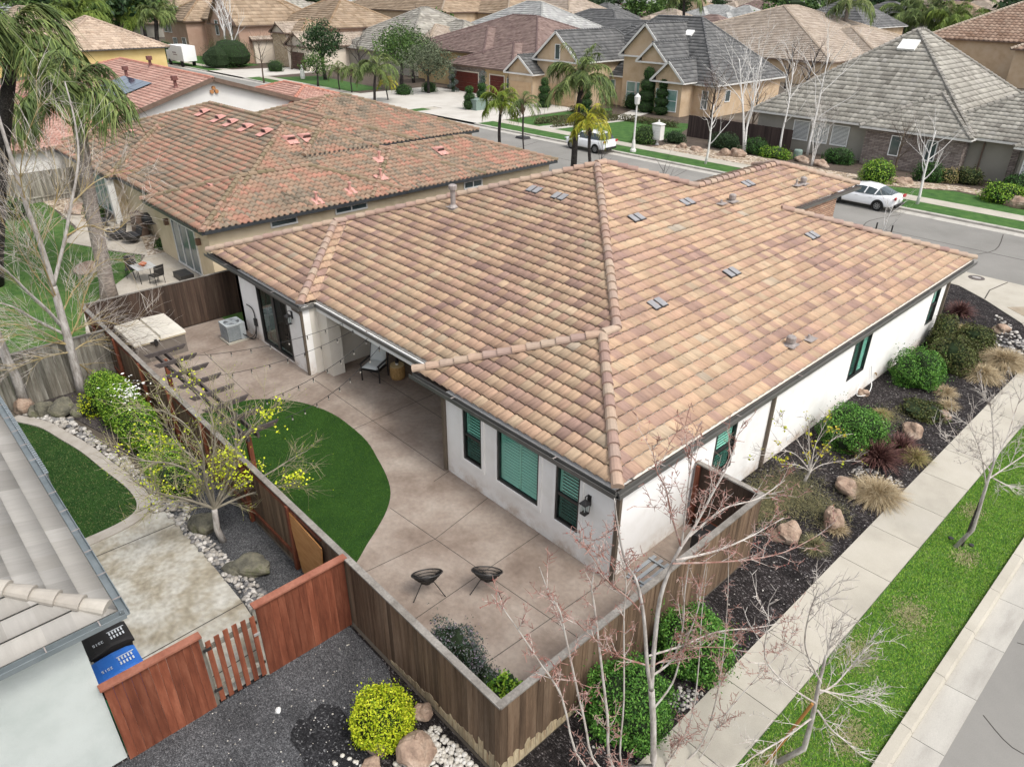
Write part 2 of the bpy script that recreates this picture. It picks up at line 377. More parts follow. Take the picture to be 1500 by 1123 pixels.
# ------------------------------------------------------------------ tiled roofs
S_TILE = dict(tw=.33, ex=.352, amp=.019, seg=10, butt=.034, prof='m')
BARREL = dict(tw=.30, ex=.36, amp=.05, seg=6, butt=.05, prof='b')
WAVY = dict(tw=.36, ex=.40, amp=.022, seg=4, butt=.05, prof='s')
FLAT = dict(tw=.36, ex=.37, amp=0, seg=1, butt=.05, prof='f')
FARFLAT = dict(tw=.6, ex=.75, amp=0, seg=1, butt=.09, prof='f')
SLAB = dict(tw=.33, ex=.34, amp=0, seg=1, butt=.035, prof='f')
class Roof:
    def __init__(s, kind): s.k = kind; s.V = []; s.F = []; s.UV = []; s.n = 0; s.pl = 0; s.caps = []
    def plane(s, o, u, sd, t, lo, hi, vmax, breaks=(), z_off=0.0):
        k = s.k; ex = k['ex']; tw = k['tw']; du = tw/k['seg']; s.pl += 1; ou = s.pl*97; 
        cuts = sorted(set([round(i*ex, 5) for i in range(int(vmax/ex)+1)]+[b for b in breaks if 0 < b < vmax]+[vmax]))
        e = 1e-4
        def hgt(U, f, v):
            p = (U/tw) % 1.0
            if k['prof'] == 's': w_ = np.sin(2*PI*p)+.35*np.sin(4*PI*p+.6)
            elif k['prof'] == 'm': w_ = np.interp(p, [0, .06, .125, .25, .375, .5, .625, .75, .875, .999], [-.5, .3, .75, 1.1, 1.1, .75, .15, -.45, -.8, -.95])*.8+.45*np.sin(4*PI*p-.5)
            elif k['prof'] == 'b': w_ = np.where(p < .62, np.sin(PI*p/.62)*1.6-.6, -.6-.5*np.sin(PI*(p-.62)/.38))
            else: w_ = np.zeros_like(U)
            return k['amp']*w_*(1-.15*f)+k['butt']*(1-f)+.01
        for a, b in zip(cuts[:-1], cuts[1:]):
            if b-a < 1e-3: continue
            la, ha, lb, hb = lo(a+e), hi(a+e), lo(b-e), hi(b-e)
            if ha <= la and hb <= lb: continue
            ha = max(ha, la); hb = max(hb, lb)
            if k['seg'] == 1 and k['prof'] == 'f':
                step = tw
            else: step = du
            k0 = math.floor(min(la, lb)/step); k1 = math.ceil(max(ha, hb)/step)
            g = np.arange(k0, k1+1)*step
            ci = math.floor(a/ex+1e-6); fa = a/ex-ci; fb = b/ex-ci
            A = np.clip(g, la, ha); B = np.clip(g, lb, hb)
            def P(U, v, dz):
                x = o[0]+u[0]*U+sd[0]*v; y = o[1]+u[1]*U+sd[1]*v
                return np.stack([x, y, o[2]+t*v+dz+z_off], 1)
            VA = P(A, a, hgt(A, fa, a)); VB = P(B, b, hgt(B, fb, b)); VC = P(A, a+(.035 if fa < 1e-3 else 0), hgt(A, fa, a)-k['butt']*1.3-.01-.06*0 if fa < 1e-3 else hgt(A, fa, a))
            n = len(g); i = np.arange(n-1)
            keep = ((A[1:]-A[:-1]) > 1e-5) | ((B[1:]-B[:-1]) > 1e-5)
            i = i[keep]
            base = s.n
            s.V += [VA, VB, VC]; s.n += 3*n
            flip = (u[0]*sd[1]-u[1]*sd[0]) < 0
            q = np.stack([base+i, base+i+1, base+n+i+1, base+n+i], 1)
            if flip: q = q[:, ::-1]
            uvu = (g[i]/tw+ou); uvu2 = (g[i+1]/tw+ou)-1e-3; uvu = uvu+1e-3
            v0 = ci+fa+.02; v1 = ci+min(fb, .98)
            uv = np.stack([np.stack([uvu, uvu*0+v0], 1), np.stack([uvu2, uvu*0+v0], 1), np.stack([uvu2, uvu*0+v1], 1), np.stack([uvu, uvu*0+v1], 1)], 1)
            if flip: uv = uv[:, ::-1]
            s.F.append(q); s.UV.append(uv)
            if fa < 1e-3:
                j = np.arange(n-1)[(A[1:]-A[:-1]) > 1e-5]
                if len(j):
                    q = np.stack([base+2*n+j, base+2*n+j+1, base+j+1, base+j], 1)
                    if flip: q = q[:, ::-1]
                    uvu = (g[j]/tw+ou)+1e-3; uvu2 = (g[j+1]/tw+ou)-1e-3
                    uv = np.stack([np.stack([uvu, uvu*0+v0], 1), np.stack([uvu2, uvu*0+v0], 1), np.stack([uvu2, uvu*0+v0+.02], 1), np.stack([uvu, uvu*0+v0+.02], 1)], 1)
                    if flip: uv = uv[:, ::-1]
                    s.F.append(q); s.UV.append(uv)
    def hip(s, x0, x1, y0, y1, z, t, gable=''):
        """hip roof over a rectangle of eaves; gable: letters of the ends (N S E W) that are gables"""
        W = x1-x0; D = y1-y0
        if (W <= D and not ('E' in gable or 'W' in gable)) or 'N' in gable or 'S' in gable:       # ridge along y
            h = W/2; a = 0 if 'S' in gable else 1; b = 0 if 'N' in gable else 1
            s.plane((x1, y0, z), (0, 1), (-1, 0), t, lambda v: v*a, lambda v: D-v*b, h)
            s.plane((x0, y0, z), (0, 1), (1, 0), t, lambda v: v*a, lambda v: D-v*b, h)
            if a: s.plane((x0, y0, z), (1, 0), (0, 1), t, lambda v: v, lambda v: W-v, h)
            if b: s.plane((x0, y1, z), (1, 0), (0, -1), t, lambda v: v, lambda v: W-v, h)
            R0 = (x0+h, y0+h*a, z+t*h); R1 = (x0+h, y1-h*b, z+t*h)
            s.caps.append((R0, R1))
            if a: s.caps += [((x0, y0, z), R0), ((x1, y0, z), R0)]
            if b: s.caps += [((x0, y1, z), R1), ((x1, y1, z), R1)]
        else:
            h = D/2; a = 0 if 'W' in gable else 1; b = 0 if 'E' in gable else 1
            s.plane((x0, y0, z), (1, 0), (0, 1), t, lambda v: v*a, lambda v: W-v*b, h)
            s.plane((x0, y1, z), (1, 0), (0, -1), t, lambda v: v*a, lambda v: W-v*b, h)
            if a: s.plane((x0, y0, z), (0, 1), (1, 0), t, lambda v: v, lambda v: D-v, h)
            if b: s.plane((x1, y0, z), (0, 1), (-1, 0), t, lambda v: v, lambda v: D-v, h)
            R0 = (x0+h*a, y0+h, z+t*h); R1 = (x1-h*b, y0+h, z+t*h)
            s.caps.append((R0, R1))
            if a: s.caps += [((x0, y0, z), R0), ((x0, y1, z), R0)]
            if b: s.caps += [((x1, y0, z), R1), ((x1, y1, z), R1)]
    def build(s, name, m, parent):
        return mkobj(name, np.concatenate(s.V), np.concatenate(s.F), m, parent, None, None, np.concatenate(s.UV).reshape(-1, 2))
def cap_line(mb, p0, p1, r=.13, step=.40, lift=.03, taper=.82, n=7):
    """half round tiles laid nose to tail up a hip or along a ridge, each with its own tone"""
    p0 = Vector(p0); p1 = Vector(p1)
    if p1.z < p0.z: p0, p1 = p1, p0
    d = p1-p0; L = d.length
    if L < .05: return
    d.normalize(); sd_ = d.cross(Vector((0, 0, 1))).normalized(); up = sd_.cross(d)
    k = max(1, round(L/step)); st = L/k
    for i in range(k):
        a = p0+d*(i*st-.03); b = p0+d*((i+1)*st+.03); vs = []
        for q, rr, lf in ((a, r, lift+.025), (b, r*taper, lift-.012)):
            for j in range(n):
                th = PI*j/(n-1)*1.16-.08*PI
                vs.append(q+sd_*math.cos(th)*rr+up*(math.sin(th)*rr*.85+lf))
        fs = [(j, j+1, n+j+1, n+j) for j in range(n-1)]+[tuple(range(n-1, -1, -1)), tuple(range(n, 2*n))]
        mb.add(vs, fs)
def capmat(name, cols): return mat(name, [(.9, .9, .9), (1.1, 1.1, 1.1)], scale=6, rough=.8, bump=.2, rcols=cols, spec=.25)

# ------------------------------------------------------------------ openings
GLASS_FAR = mat('dark_window_glass', [(.035, .05, .055), (.09, .12, .12)], scale=.7, rough=.12, spec=.8)
GLASS_TEAL = mat('teal_window_glass', [(.10, .2, .18), (.2, .33, .3)], scale=.9, rough=.1, spec=.8)
WHITE = mat('white_trim', [(.74, .74, .72), (.8, .8, .78)], scale=2, rough=.6)
BLACKM = mat('black_metal', [(.018, .017, .017), (.03, .028, .027)], scale=8, rough=.45, spec=.4)
def face_pt(side, c, a, z, out=0.0):
    if side == 'S': return (a, c-out, z)
    if side == 'N': return (a, c+out, z)
    if side == 'E': return (c+out, a, z)
    return (c-out, a, z)
def fbox(mb, side, c, a0, a1, z0, z1, o0, o1, r=None, m=0):
    p = face_pt(side, c, a0, z0, o0); q = face_pt(side, c, a1, z1, o1)
    mb.box(min(p[0], q[0]), max(p[0], q[0]), min(p[1], q[1]), max(p[1], q[1]), min(z0, z1), max(z0, z1), r, m)
def window(parent, side, c, a0, a1, z0, z1, frame=None, glass=None, mull=(1, 1), blinds=None, w_=.07, name='window', surround=None):
    frame = frame or WHITE; glass = glass or GLASS_FAR
    mb = MB(); nx, nz = mull
    fbox(mb, side, c, a0, a1, z1-w_, z1, -.02, .05); fbox(mb, side, c, a0, a1, z0, z0+w_, -.02, .07)
    fbox(mb, side, c, a0, a0+w_, z0+w_, z1-w_, -.02, .05); fbox(mb, side, c, a1-w_, a1, z0+w_, z1-w_, -.02, .05)
    for i in range(1, nx):
        x = a0+(a1-a0)*i/nx; fbox(mb, side, c, x-w_/2, x+w_/2, z0+w_, z1-w_, -.02, .045)
    for i in range(1, nz):
        z = z0+(z1-z0)*i/nz
        for j in range(nx):
            xa = a0+(a1-a0)*j/nx+w_/2; xb = a0+(a1-a0)*(j+1)/nx-w_/2
            fbox(mb, side, c, xa+(w_/2 if j == 0 else 0), xb-(w_/2 if j == nx-1 else 0), z-w_*.35, z+w_*.35, -.02, .04)
    wdw = mb.build(name, frame, parent)
    mb = MB(); fbox(mb, side, c, a0+w_*.5, a1-w_*.5, z0+w_*.5, z1-w_*.5, -.02, .012); mb.build('pane', glass, wdw)
    if blinds:
        mb = MB(); z = z0+w_+.02
        while z < z1-w_-.03:
            fbox(mb, side, c, a0+w_, a1-w_, z, z+.05, .014, .022); z += .1
        mb.build('blind', blinds, wdw)
    return wdw
def garage_door(parent, side, c, a0, a1, z1, m, trim=None):
    mb = MB(); n = 4
    for i in range(n):
        z0 = i*z1/n+.01; fbox(mb, side, c, a0, a1, z0, (i+1)*z1/n-.012, -.02, .02)
        k = max(2, round((a1-a0)/1.0))
        for j in range(k):
            x = a0+(a1-a0)*j/k; fbox(mb, side, c, x+.1, x+(a1-a0)/k-.1, z0+.1, (i+1)*z1/n-.11, .02, .035)
    d = mb.build('garage_door', m, parent)
    if trim:
        mb = MB(); fbox(mb, side, c, a0-.14, a0, 0, z1+.14, -.02, .05); fbox(mb, side, c, a1, a1+.14, 0, z1+.14, -.02, .05); fbox(mb, side, c, a0, a1, z1, z1+.14, -.02, .05)
        mb.build('door_frame', trim, d)
    return d
def house(name, label, cat, blocks, wallm, roofm, capm, kind, trimm, t=.42, over=.45, wins=(), doors=(), gar=(), garm=None, group=None, cap_r=.14, stone=(), stonem=None, gtrim=.12, winframe=None, caps=True):
    """blocks: (x0,x1,y0,y1,z_eave,gable[,pitch]) measured at the eaves; overlapping blocks meet in valleys"""
    b0 = blocks[0]
    th = thing(name, label, cat, ((b0[0]+b0[1])/2, (b0[2]+b0[3])/2, 0), group)
    R = Roof(kind); wm = MB(); em = MB()
    for i, b in enumerate(blocks):
        x0, x1, y0, y1, z, g = b[:6]; tt = b[6] if len(b) > 6 else t; z += i*.004
        R.hip(x0, x1, y0, y1, z, tt, g)
        e = i*.003
        wm.box(x0+over+e, x1-over-e, y0+over+e, y1-over-e, 0, z-.06)
        em.box(x0-.02, x1+.02, y0-.02, y1+.02, z-.16, z-.005-e)
        for s_ in g:
            ov = .25
            if s_ in 'SN':
                hx = (x1-x0)/2; yy = y0+over if s_ == 'S' else y1-over-.2
                wm.add([(x0+over, yy, z-.06), (x1-over, yy, z-.06), (x1-over, yy, z+tt*over-.05), ((x0+x1)/2, yy, z+tt*hx-.06), (x0+over, yy, z+tt*over-.05)]+
                       [(x0+over, yy+.2, z-.06), (x1-over, yy+.2, z-.06), (x1-over, yy+.2, z+tt*over-.05), ((x0+x1)/2, yy+.2, z+tt*hx-.06), (x0+over, yy+.2, z+tt*over-.05)],
                       [(0, 1, 2, 3, 4), (9, 8, 7, 6, 5), (0, 5, 6, 1), (1, 6, 7, 2), (2, 7, 8, 3), (3, 8, 9, 4), (4, 9, 5, 0)])
                ye = y0 if s_ == 'S' else y1
                for sx in (-1, 1):
                    em.bar(((x0+x1)/2+sx*hx, ye, z-.06), ((x0+x1)/2, ye, z+tt*hx-.06), .06, gtrim*1.6)
            else:
                hy = (y1-y0)/2; xx = x1-over-.2 if s_ == 'E' else x0+over
                wm.add([(xx, y0+over, z-.06), (xx, y1-over, z-.06), (xx, y1-over, z+tt*over-.05), (xx, (y0+y1)/2, z+tt*hy-.06), (xx, y0+over, z+tt*over-.05)]+
                       [(xx+.2, y0+over, z-.06), (xx+.2, y1-over, z-.06), (xx+.2, y1-over, z+tt*over-.05), (xx+.2, (y0+y1)/2, z+tt*hy-.06), (xx+.2, y0+over, z+tt*over-.05)],
                       [(4, 3, 2, 1, 0), (5, 6, 7, 8, 9), (1, 6, 5, 0), (2, 7, 6, 1), (3, 8, 7, 2), (4, 9, 8, 3), (0, 5, 9, 4)])
                xe = x1 if s_ == 'E' else x0
                for sy in (-1, 1):
                    em.bar((xe, (y0+y1)/2+sy*hy, z-.06), (xe, (y0+y1)/2, z+tt*hy-.06), .06, gtrim*1.6)
    wm.build('wall', wallm, th); ro = R.build('roof', roofm, th)
    em.build('fascia', trimm, th)
    if caps:
        for a, b in R.caps:
            cm = MB(); cap_line(cm, a, b, cap_r, step=.45, n=5)
            if cm.v: cm.build('ridge_cap', capm, ro)
    for wv in wins:
        side, c, a0, a1, z0, z1 = wv[:6]; o_ = wv[6] if len(wv) > 6 else {}
        window(th, side, c, a0, a1, z0, z1, frame=winframe, **o_)
    for g in gar: garage_door(th, *g[:5], g[5] if len(g) > 5 else garm, trimm)
    if stone:
        sm = MB()
        for side, c, a0, a1, z0, z1 in stone: fbox(sm, side, c, a0, a1, z0, z1, -.05, .07)
        sm.build('stone_veneer', stonem, th)
    return th
# ------------------------------------------------------------------ the white corner house
stucco = mat('white_stucco', [(.77, .75, .71), (.84, .825, .795), (.86, .85, .825)], scale=1.3, detail=7, rough=.92, bump=.25, bscale=90, spec=.15)
def dirty(m, col, h, seed):
    n = m.node_tree; b = n.nodes['Principled BSDF']; src = b.inputs['Base Color'].links[0].from_socket; L = n.links.new
    tc = N(n, 'ShaderNodeTexCoord'); sp = N(n, 'ShaderNodeSeparateXYZ'); L(tc.outputs['Object'], sp.inputs[0]); nz = N(n, 'ShaderNodeTexNoise', Scale=1.6, Detail=8, Roughness=.7); L(tc.outputs['Object'], nz.inputs['Vector'])
    a = N(n, 'ShaderNodeMapRange'); a.inputs[1].default_value = 0; a.inputs[2].default_value = h; a.inputs[3].default_value = 1; a.inputs[4].default_value = 0; L(sp.outputs[2], a.inputs[0])
    c = N(n, 'ShaderNodeMapRange'); c.inputs[1].default_value = .42; c.inputs[2].default_value = .68; L(nz.outputs['Fac'], c.inputs[0])
    mu = N(n, 'ShaderNodeMath', operation='MULTIPLY'); L(a.outputs[0], mu.inputs[0]); L(c.outputs[0], mu.inputs[1])
    mx = N(n, 'ShaderNodeMix', data_type='RGBA'); L(mu.outputs[0], mx.inputs[0]); L(src, mx.inputs[6]); mx.inputs[7].default_value = rgb(col); L(mx.outputs[2], b.inputs['Base Color'])
dirty(stucco, (.42, .30, .20), .55, 1)
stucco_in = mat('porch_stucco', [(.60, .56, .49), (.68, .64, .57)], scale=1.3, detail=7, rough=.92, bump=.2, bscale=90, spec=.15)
tile_main = tilemat('tan_blend_tile', [(.255, .163, .135), (.30, .195, .15), (.365, .238, .165), (.40, .275, .182), (.385, .288, .195), (.31, .275, .225)], [.12, .3, .45, .6, .8, .97], cluster=.2, cw=.5, streak=.2, dirt=.28, dirtcol=(.17, .13, .11))
cap_main = capmat('tan_blend_cap', [(.27, .18, .155), (.39, .27, .20), (.37, .29, .22), (.30, .21, .18), (.40, .31, .235)])
gutter_m = mat('grey_gutter', [(.085, .085, .08), (.125, .12, .11)], scale=3, rough=.4, spec=.5)
brown_pipe = mat('brown_downspout', [(.10, .08, .06), (.14, .11, .08)], scale=4, rough=.5, spec=.4)
brick_main = brickmat('brown_ledge_stone', (.30, .17, .11), (.42, .28, .19), (.12, .09, .07), .3, .09)
E0 = 2.72; T = 1/3
HX = thing('white_house', 'white stucco corner house under a big blended tan tile hip roof', 'house', (-10.8, 11, 0))
R = Roof(S_TILE)
big = 22.67
# the long right slope with the raised entry tower grown out of it
R.plane((0, 0, E0), (0, 1), (-1, 0), T, lambda v: v if v < 3.72 else v+.6, lambda v: big-v if (v < 5.6 or v > 8.2) else 23.4-(v-5.6), 10.79, (3.72, 5.6, 8.2))
# the slope over the patio, between two valleys
R.plane((0, .6, E0), (1, 0), (0, 1), T, lambda v: -14.0-v if v < 3.8 else -21.58+v, lambda v: -7.44+v if v < 3.72 else -v, 10.79, (3.72, 3.8))
R.plane((0, 0, E0), (1, 0), (0, 1), T, lambda v: -7.44+v, lambda v: -v, 3.72)
R.plane((-7.44, 0, E0), (0, 1), (1, 0), T, lambda v: v, lambda v: v+.6, 3.72)
R.plane((0, 0, E0), (1, 0), (0, 1), T, lambda v: -21.6+v, lambda v: -14.0-v, 3.8)
R.plane((-14.0, 0, E0), (0, 1), (-1, 0), T, lambda v: v, lambda v: v+.6, 3.8)
R.plane((-21.58, 0, E0), (0, 1), (1, 0), T, lambda v: v if v < 3.8 else v+.6, lambda v: big-v, 10.79, (3.8,))
R.plane((0, big, E0), (1, 0), (0, -1), T, lambda v: -21.58+v, lambda v: -v, 10.79)
ZT = E0+5.6*T
R.plane((0, 23.4, ZT), (1, 0), (0, -1), T, lambda v: -10.8+v, lambda v: -5.6-v, 2.6)
R.plane((-10.8, 23.4, ZT), (0, 1), (1, 0), T, lambda v: -8.9, lambda v: -v, 2.6)
ro = R.build('roof', tile_main, HX)
def cl(*segs, r=.15):
    for a, b in segs:
        m_ = MB(); cap_line(m_, a, b, r, .42, n=8, lift=.05); m_.build('ridge_cap', cap_main, ro)
A1 = (-3.72, 3.72, E0+3.72*T); A2 = (-3.72, 4.32, E0+3.72*T); AP = (-10.79, 11.39, E0+10.79*T); APN = (-10.79, 11.88, E0+10.79*T)
B1 = (-17.8, 3.8, E0+3.8*T); B2 = (-17.8, 4.4, E0+3.8*T)
cl(((0, 0, E0), A1), (A2, AP), ((-7.44, 0, E0), A1), (A1, A2), ((-14.0, 0, E0), B1), ((-21.6, 0, E0), B1), (B1, B2), (B2, AP), (AP, APN),
   ((0, big, E0), (-5.75, big-5.75, E0+5.75*T)), ((-8.2, 14.47, E0+8.2*T), APN), ((-21.58, big, E0), APN),
   ((-8.2, 14.47, ZT+2.6*T), (-8.2, 20.8, ZT+2.6*T)), ((-5.6, 23.4, ZT), (-8.2, 20.8, ZT+2.6*T)), ((-10.8, 23.4, ZT), (-8.2, 20.8, ZT+2.6*T)))
# roof deck under the tiles, so that no light comes through
dk = MB()
dk.add([(0, .6, E0-.05), (0, big, E0-.05), (-21.58, big, E0-.05), (-21.58, .6, E0-.05), (-10.79, 11.39, E0+3.5), (-10.79, 11.88, E0+3.5)], [(0, 3, 4), (0, 4, 5, 1), (1, 5, 2), (2, 5, 4, 3), (0, 1, 2, 3)])
dk.build('roof_deck', stucco_in, ro)
# walls: patio wing
def wall_holes(mb, side, c, a0, a1, z0, z1, th, holes, m=0):
    A = sorted(set([a0, a1]+[h[0] for h in holes]+[h[1] for h in holes])); Z = sorted(set([z0, z1]+[h[2] for h in holes]+[h[3] for h in holes]))
    for i in range(len(A)-1):
        for j in range(len(Z)-1):
            am = (A[i]+A[i+1])/2; zm = (Z[j]+Z[j+1])/2
            if any(h[0] < am < h[1] and h[2] < zm < h[3] for h in holes): continue
            fbox(mb, side, c, A[i], A[i+1], Z[j], Z[j+1], -th, 0, .5, m)
blk = mat('window_black', [(.02, .02, .02), (.03, .03, .03)], rough=.35, spec=.5)
louv = mat('shutter_white', [(.72, .76, .74), (.80, .83, .81)], rough=.5)
dark = mat('dark_room', [(.02, .03, .03), (.035, .045, .045)], rough=.9)
pane_g = glassmat('green_glass', (.72, .90, .85), 1.1)
pane_d = glassmat('dark_glass', (.42, .62, .58), 1.8)
screen = glassmat('insect_screen', (.62, .68, .68), .5, .4)
def shutter_window(side, c, a0, a1, z0, z1, style='hung', trim=True):
    d = .09
    fr = MB(); e = .06
    for (p0, p1, q0, q1) in ((a0, a1, z1-e, z1), (a0, a1, z0, z0+e), (a0, a0+e, z0+e, z1-e), (a1-e, a1, z0+e, z1-e)):
        fbox(fr, side, c, p0, p1, q0, q1, -d, .012)
    zm = (z0+z1)/2; am = (a0+a1)/2
    if style == 'hung': fbox(fr, side, c, a0+e, a1-e, zm-.035, zm+.035, -.07, -.005)
    if style == 'slide': fbox(fr, side, c, am-.03, am+.03, z0+e, z1-e, -.07, -.005)
    W_ = fr.build('window', blk, HX)
    mb = MB(); fbox(mb, side, c, a0, a1, z0, z1, -.34, -.30); mb.build('room_backing', dark, W_)
    mb = MB()
    fbox(mb, side, c, a0+e, a1-e, z0+e, z1-e, -.055, -.048); mb.build('pane', pane_g, W_)
    if style == 'hung': mb = MB(); fbox(mb, side, c, a0+e, a1-e, z0+e, zm-.035, -.028, -.022); mb.build('insect_screen', screen, W_)
    if style == 'slide': mb = MB(); fbox(mb, side, c, a0+e, am-.03, z0+e, z1-e, -.028, -.022); mb.build('insect_screen', screen, W_)
    mb = MB(); z = z0+e+.03; n = 2 if a1-a0 > 1.2 else 1
    while z < z1-e-.04:
        for k in range(n):
            xa = a0+e+.05+(a1-a0-2*e)*k/n; xb = a0+e-.03+(a1-a0-2*e)*(k+1)/n
            p = face_pt(side, c, xa, z, -.10); q = face_pt(side, c, xb, z, -.10); nrm = Vector(face_pt(side, 0, 0, 0, 1)); 
            mb.obox((Vector(p)+Vector(q))/2, (Vector(q)-Vector(p))/2, (nrm*(.022 if style == 'fixed' else .017)+Vector((0, 0, -.017 if style == 'fixed' else -.010))), (nrm*.003+Vector((0, 0, .004))), .5)
        z += .092
    for k in range(n+1):
        x = a0+e+.02+(a1-a0-2*e-.04)*k/n; fbox(mb, side, c, x-.025, x+.025, z0+e, z1-e, -.13, -.09, .5)
    mb.build('shutter', louv, W_)
    if trim:
        mb = MB(); g = .1
        for (p0, p1, q0, q1) in ((a0-g, a1+g, z1, z1+g*.6), (a0-g, a1+g, z0-g*1.1, z0), (a0-g, a0, z0, z1), (a1, a1+g, z0, z1)):
            fbox(mb, side, c, p0, p1, q0, q1, -.05, .035)
        mb.build('window_surround', stucco, W_)
    return W_
ZW = 2.62
pw = [(-5.3, -4.53, .83, 2.46), (-3.92, -2.38, .83, 2.48), (-1.81, -1.03, .80, 2.44)]
mb = MB(); wall_holes(mb, 'S', 0, -6.04, 0, -.1, ZW, .25, pw)
mb.build('wall', stucco, HX)
shutter_window('S', 0, *pw[0], style='hung'); shutter_window('S', 0, *pw[1], style='fixed'); shutter_window('S', 0, *pw[2], style='hung')
rw = [(4.0, 5.0, .95, 2.5), (12.0, 13.3, .95, 2.5), (18.72, 19.45, .95, 2.5)]
mb = MB(); wall_holes(mb, 'E', 0, .25, 20.0, -.1, ZW, .25, rw)
mb.build('wall', stucco, HX)
shutter_window('E', 0, *rw[0], style='hung', trim=False); shutter_window('E', 0, *rw[1], style='slide', trim=False); shutter_window('E', 0, *rw[2], style='hung', trim=False)
sd_h = [(-17.5, -15.1, .1, 2.42)]
mb = MB(); wall_holes(mb, 'S', 0, -19.23, -13.93, -.1, ZW, .25, sd_h)
mb.box(-19.23, -18.98, 0, 8, -.1, ZW); mb.build('wall', stucco, HX)
# hidden sides, closing the volume
mb = MB(); mb.box(-19.2, -2, 19.75, 20, -.1, ZW); mb.box(-5.9, -5.65, 20, 21.15, -.1, 4.5); mb.box(-10.6, -5.9, 20.9, 21.15, -.1, 4.5)
mb.box(-10.6, -10.35, 18, 20.88, -.1, 4.5); mb.box(-6.4, -5.66, 17.2, 20, 2.0, 4.45); mb.build('wall', stucco, HX)
mb = MB(); mb.box(-5.65, -5.50, 17.6, 21.3, -.1, 4.48); mb.box(-7.2, -5.65, 21.17, 21.32, -.1, 4.48); mb.build('stone_veneer', brick_main, HX)
# porch: side walls, pier, back wall, beam and ceiling
mb = MB()
mb.box(-14.18, -13.932, .002, 4.2, -.1, ZW-.01, .5); mb.box(-13.93, -13.3, .54, 1.03, -.1, 2.45, .5)
mb.box(-13.93, -6.0, 4.2, 4.4, -.1, ZW-.01, .5); mb.box(-6.29, -6.042, .252, 4.2, -.1, ZW-.012, .5)
mb.build('porch_wall', stucco_in, HX)
mb = MB(); mb.box(-13.93, -6.04, .52, .86, 2.36, 2.66); mb.box(-13.93, -6.04, .86, 4.2, 2.5, 2.56); mb.build('porch_beam', stucco, HX)
galv = mat('galvanised_pipe', [(.24, .21, .195), (.34, .30, .28)], scale=6, rough=.6, metal=.1, spec=.4)
# soffits and fascia
fas = mat('brown_fascia', [(.05, .04, .035), (.08, .065, .055)], rough=.6)
for bx_ in ((-.02, .02, .0, big-.02, 2.5, 2.66), (-.6, -.02, 20.0, big-.02, 2.60, 2.64), (-21.5, -19.2, .02, 8, 2.60, 2.64), (-7.4, -6.04, .03, .6, 2.58, 2.63), (-5.6, -5.45, 17.2, 23.35, 4.42, 4.56)):
    mb = MB(); mb.box(*bx_); mb.build('fascia', fas, HX)
def gutter(pts, m=gutter_m, nm='gutter', par=None):
    g = MB()
    for a, b in zip(pts[:-1], pts[1:]):
        a = Vector(a); b = Vector(b); d = (b-a).normalized(); s_ = d.cross(Vector((0, 0, 1))); w2 = .065
        g.bar(a+s_*w2-d*.0, b+s_*w2, .012, .12); g.bar(a-s_*w2, b-s_*w2, .012, .12); g.bar(a-Vector((0, 0, .055)), b-Vector((0, 0, .055)), .12, .012)
        L = (b-a).length
    g.build(nm, m, par or HX)
    for a, b in zip(pts[:-1], pts[1:]):
        a = Vector(a); b = Vector(b); L = (b-a).length; d = (b-a).normalized(); s_ = d.cross(Vector((0, 0, 1))); k = int(L/3.2)
        for i in range(k):
            g = MB(); p = a+d*(L*(i+.5)/max(k, 1)); g.bar(p-s_*.07+Vector((0, 0, .07)), p+s_*.07+Vector((0, 0, .06)), .035, .01); g.build('gutter_strap', galv, par or HX)
gz = 2.60
gutter([(.10, big, gz), (.10, -.10, gz), (-7.5, -.10, gz)]); gutter([(-7.5, .50, gz+.02), (-13.9, .50, gz+.02)]); gutter([(-13.9, .50, gz+.0), (-13.9, -.10, gz), (-21.7, -.10, gz)])
gutter([(-5.5, 23.5, ZT-.1), (-5.5, 17.3, ZT-.1)])
ds = MB(); ds.box(.03, .13, -.02, .07, .05, gz-.05); ds.bar((.08, .02, .08), (.3, -.1, .03), .08, .08); ds.build('downspout', brown_pipe, HX)
for bx_ in ((.01, .09, 6.75, 6.85), (-6.14, -6.05, -.09, .0), (-13.99, -13.91, -.09, -.01), (.01, .09, 20.02, 20.12)):
    ds = MB(); ds.box(*bx_, .05, gz-.06); ds.build('downspout', brown_pipe, HX)
ds = MB(); ds.tube([(-14.5, -.1, gz-.06), (-14.4, -.12, gz-.14), (-14.05, -.06, gz-.2), (-13.95, -.05, gz-.34)], .04, 6); ds.build('downspout_elbow', brown_pipe, HX)
# the sliding door
fr = MB(); a0, a1, z0, z1 = sd_h[0]; e = .07
for (p0, p1, q0, q1) in ((a0, a1, z1-e, z1), (a0, a1, z0, z0+e), (a0, a0+e, z0+e, z1-e), (a1-e, a1, z0+e, z1-e)): fbox(fr, 'S', 0, p0, p1, q0, q1, -.12, .01)
am = (a0+a1)/2
fbox(fr, 'S', 0, am-.06, am+.06, z0+e, z1-e, -.09, -.01); fbox(fr, 'S', 0, am+.06, am+.14, z0+e, z1-e, -.05, -.0)
SD = fr.build('sliding_door', blk, HX)
mb = MB(); fbox(mb, 'S', 0, a0+e, am-.06, z0+e, z1-e, -.06, -.05); mb.build('pane', pane_d, SD)
mb = MB(); fbox(mb, 'S', 0, am+.14, a1-e, z0+e, z1-e, -.05, -.045); mb.build('insect_screen', screen, SD)
mb = MB(); fbox(mb, 'S', 0, a1-e-.05, a1-e-.02, 1.0, 1.25, .0, .04); mb.build('handle', BLACKM, SD)
mb = MB(); fbox(mb, 'S', 0, a0, a1, z0, z1, -.9, -.85); mb.build('room_backing', dark, SD)
mb = MB()
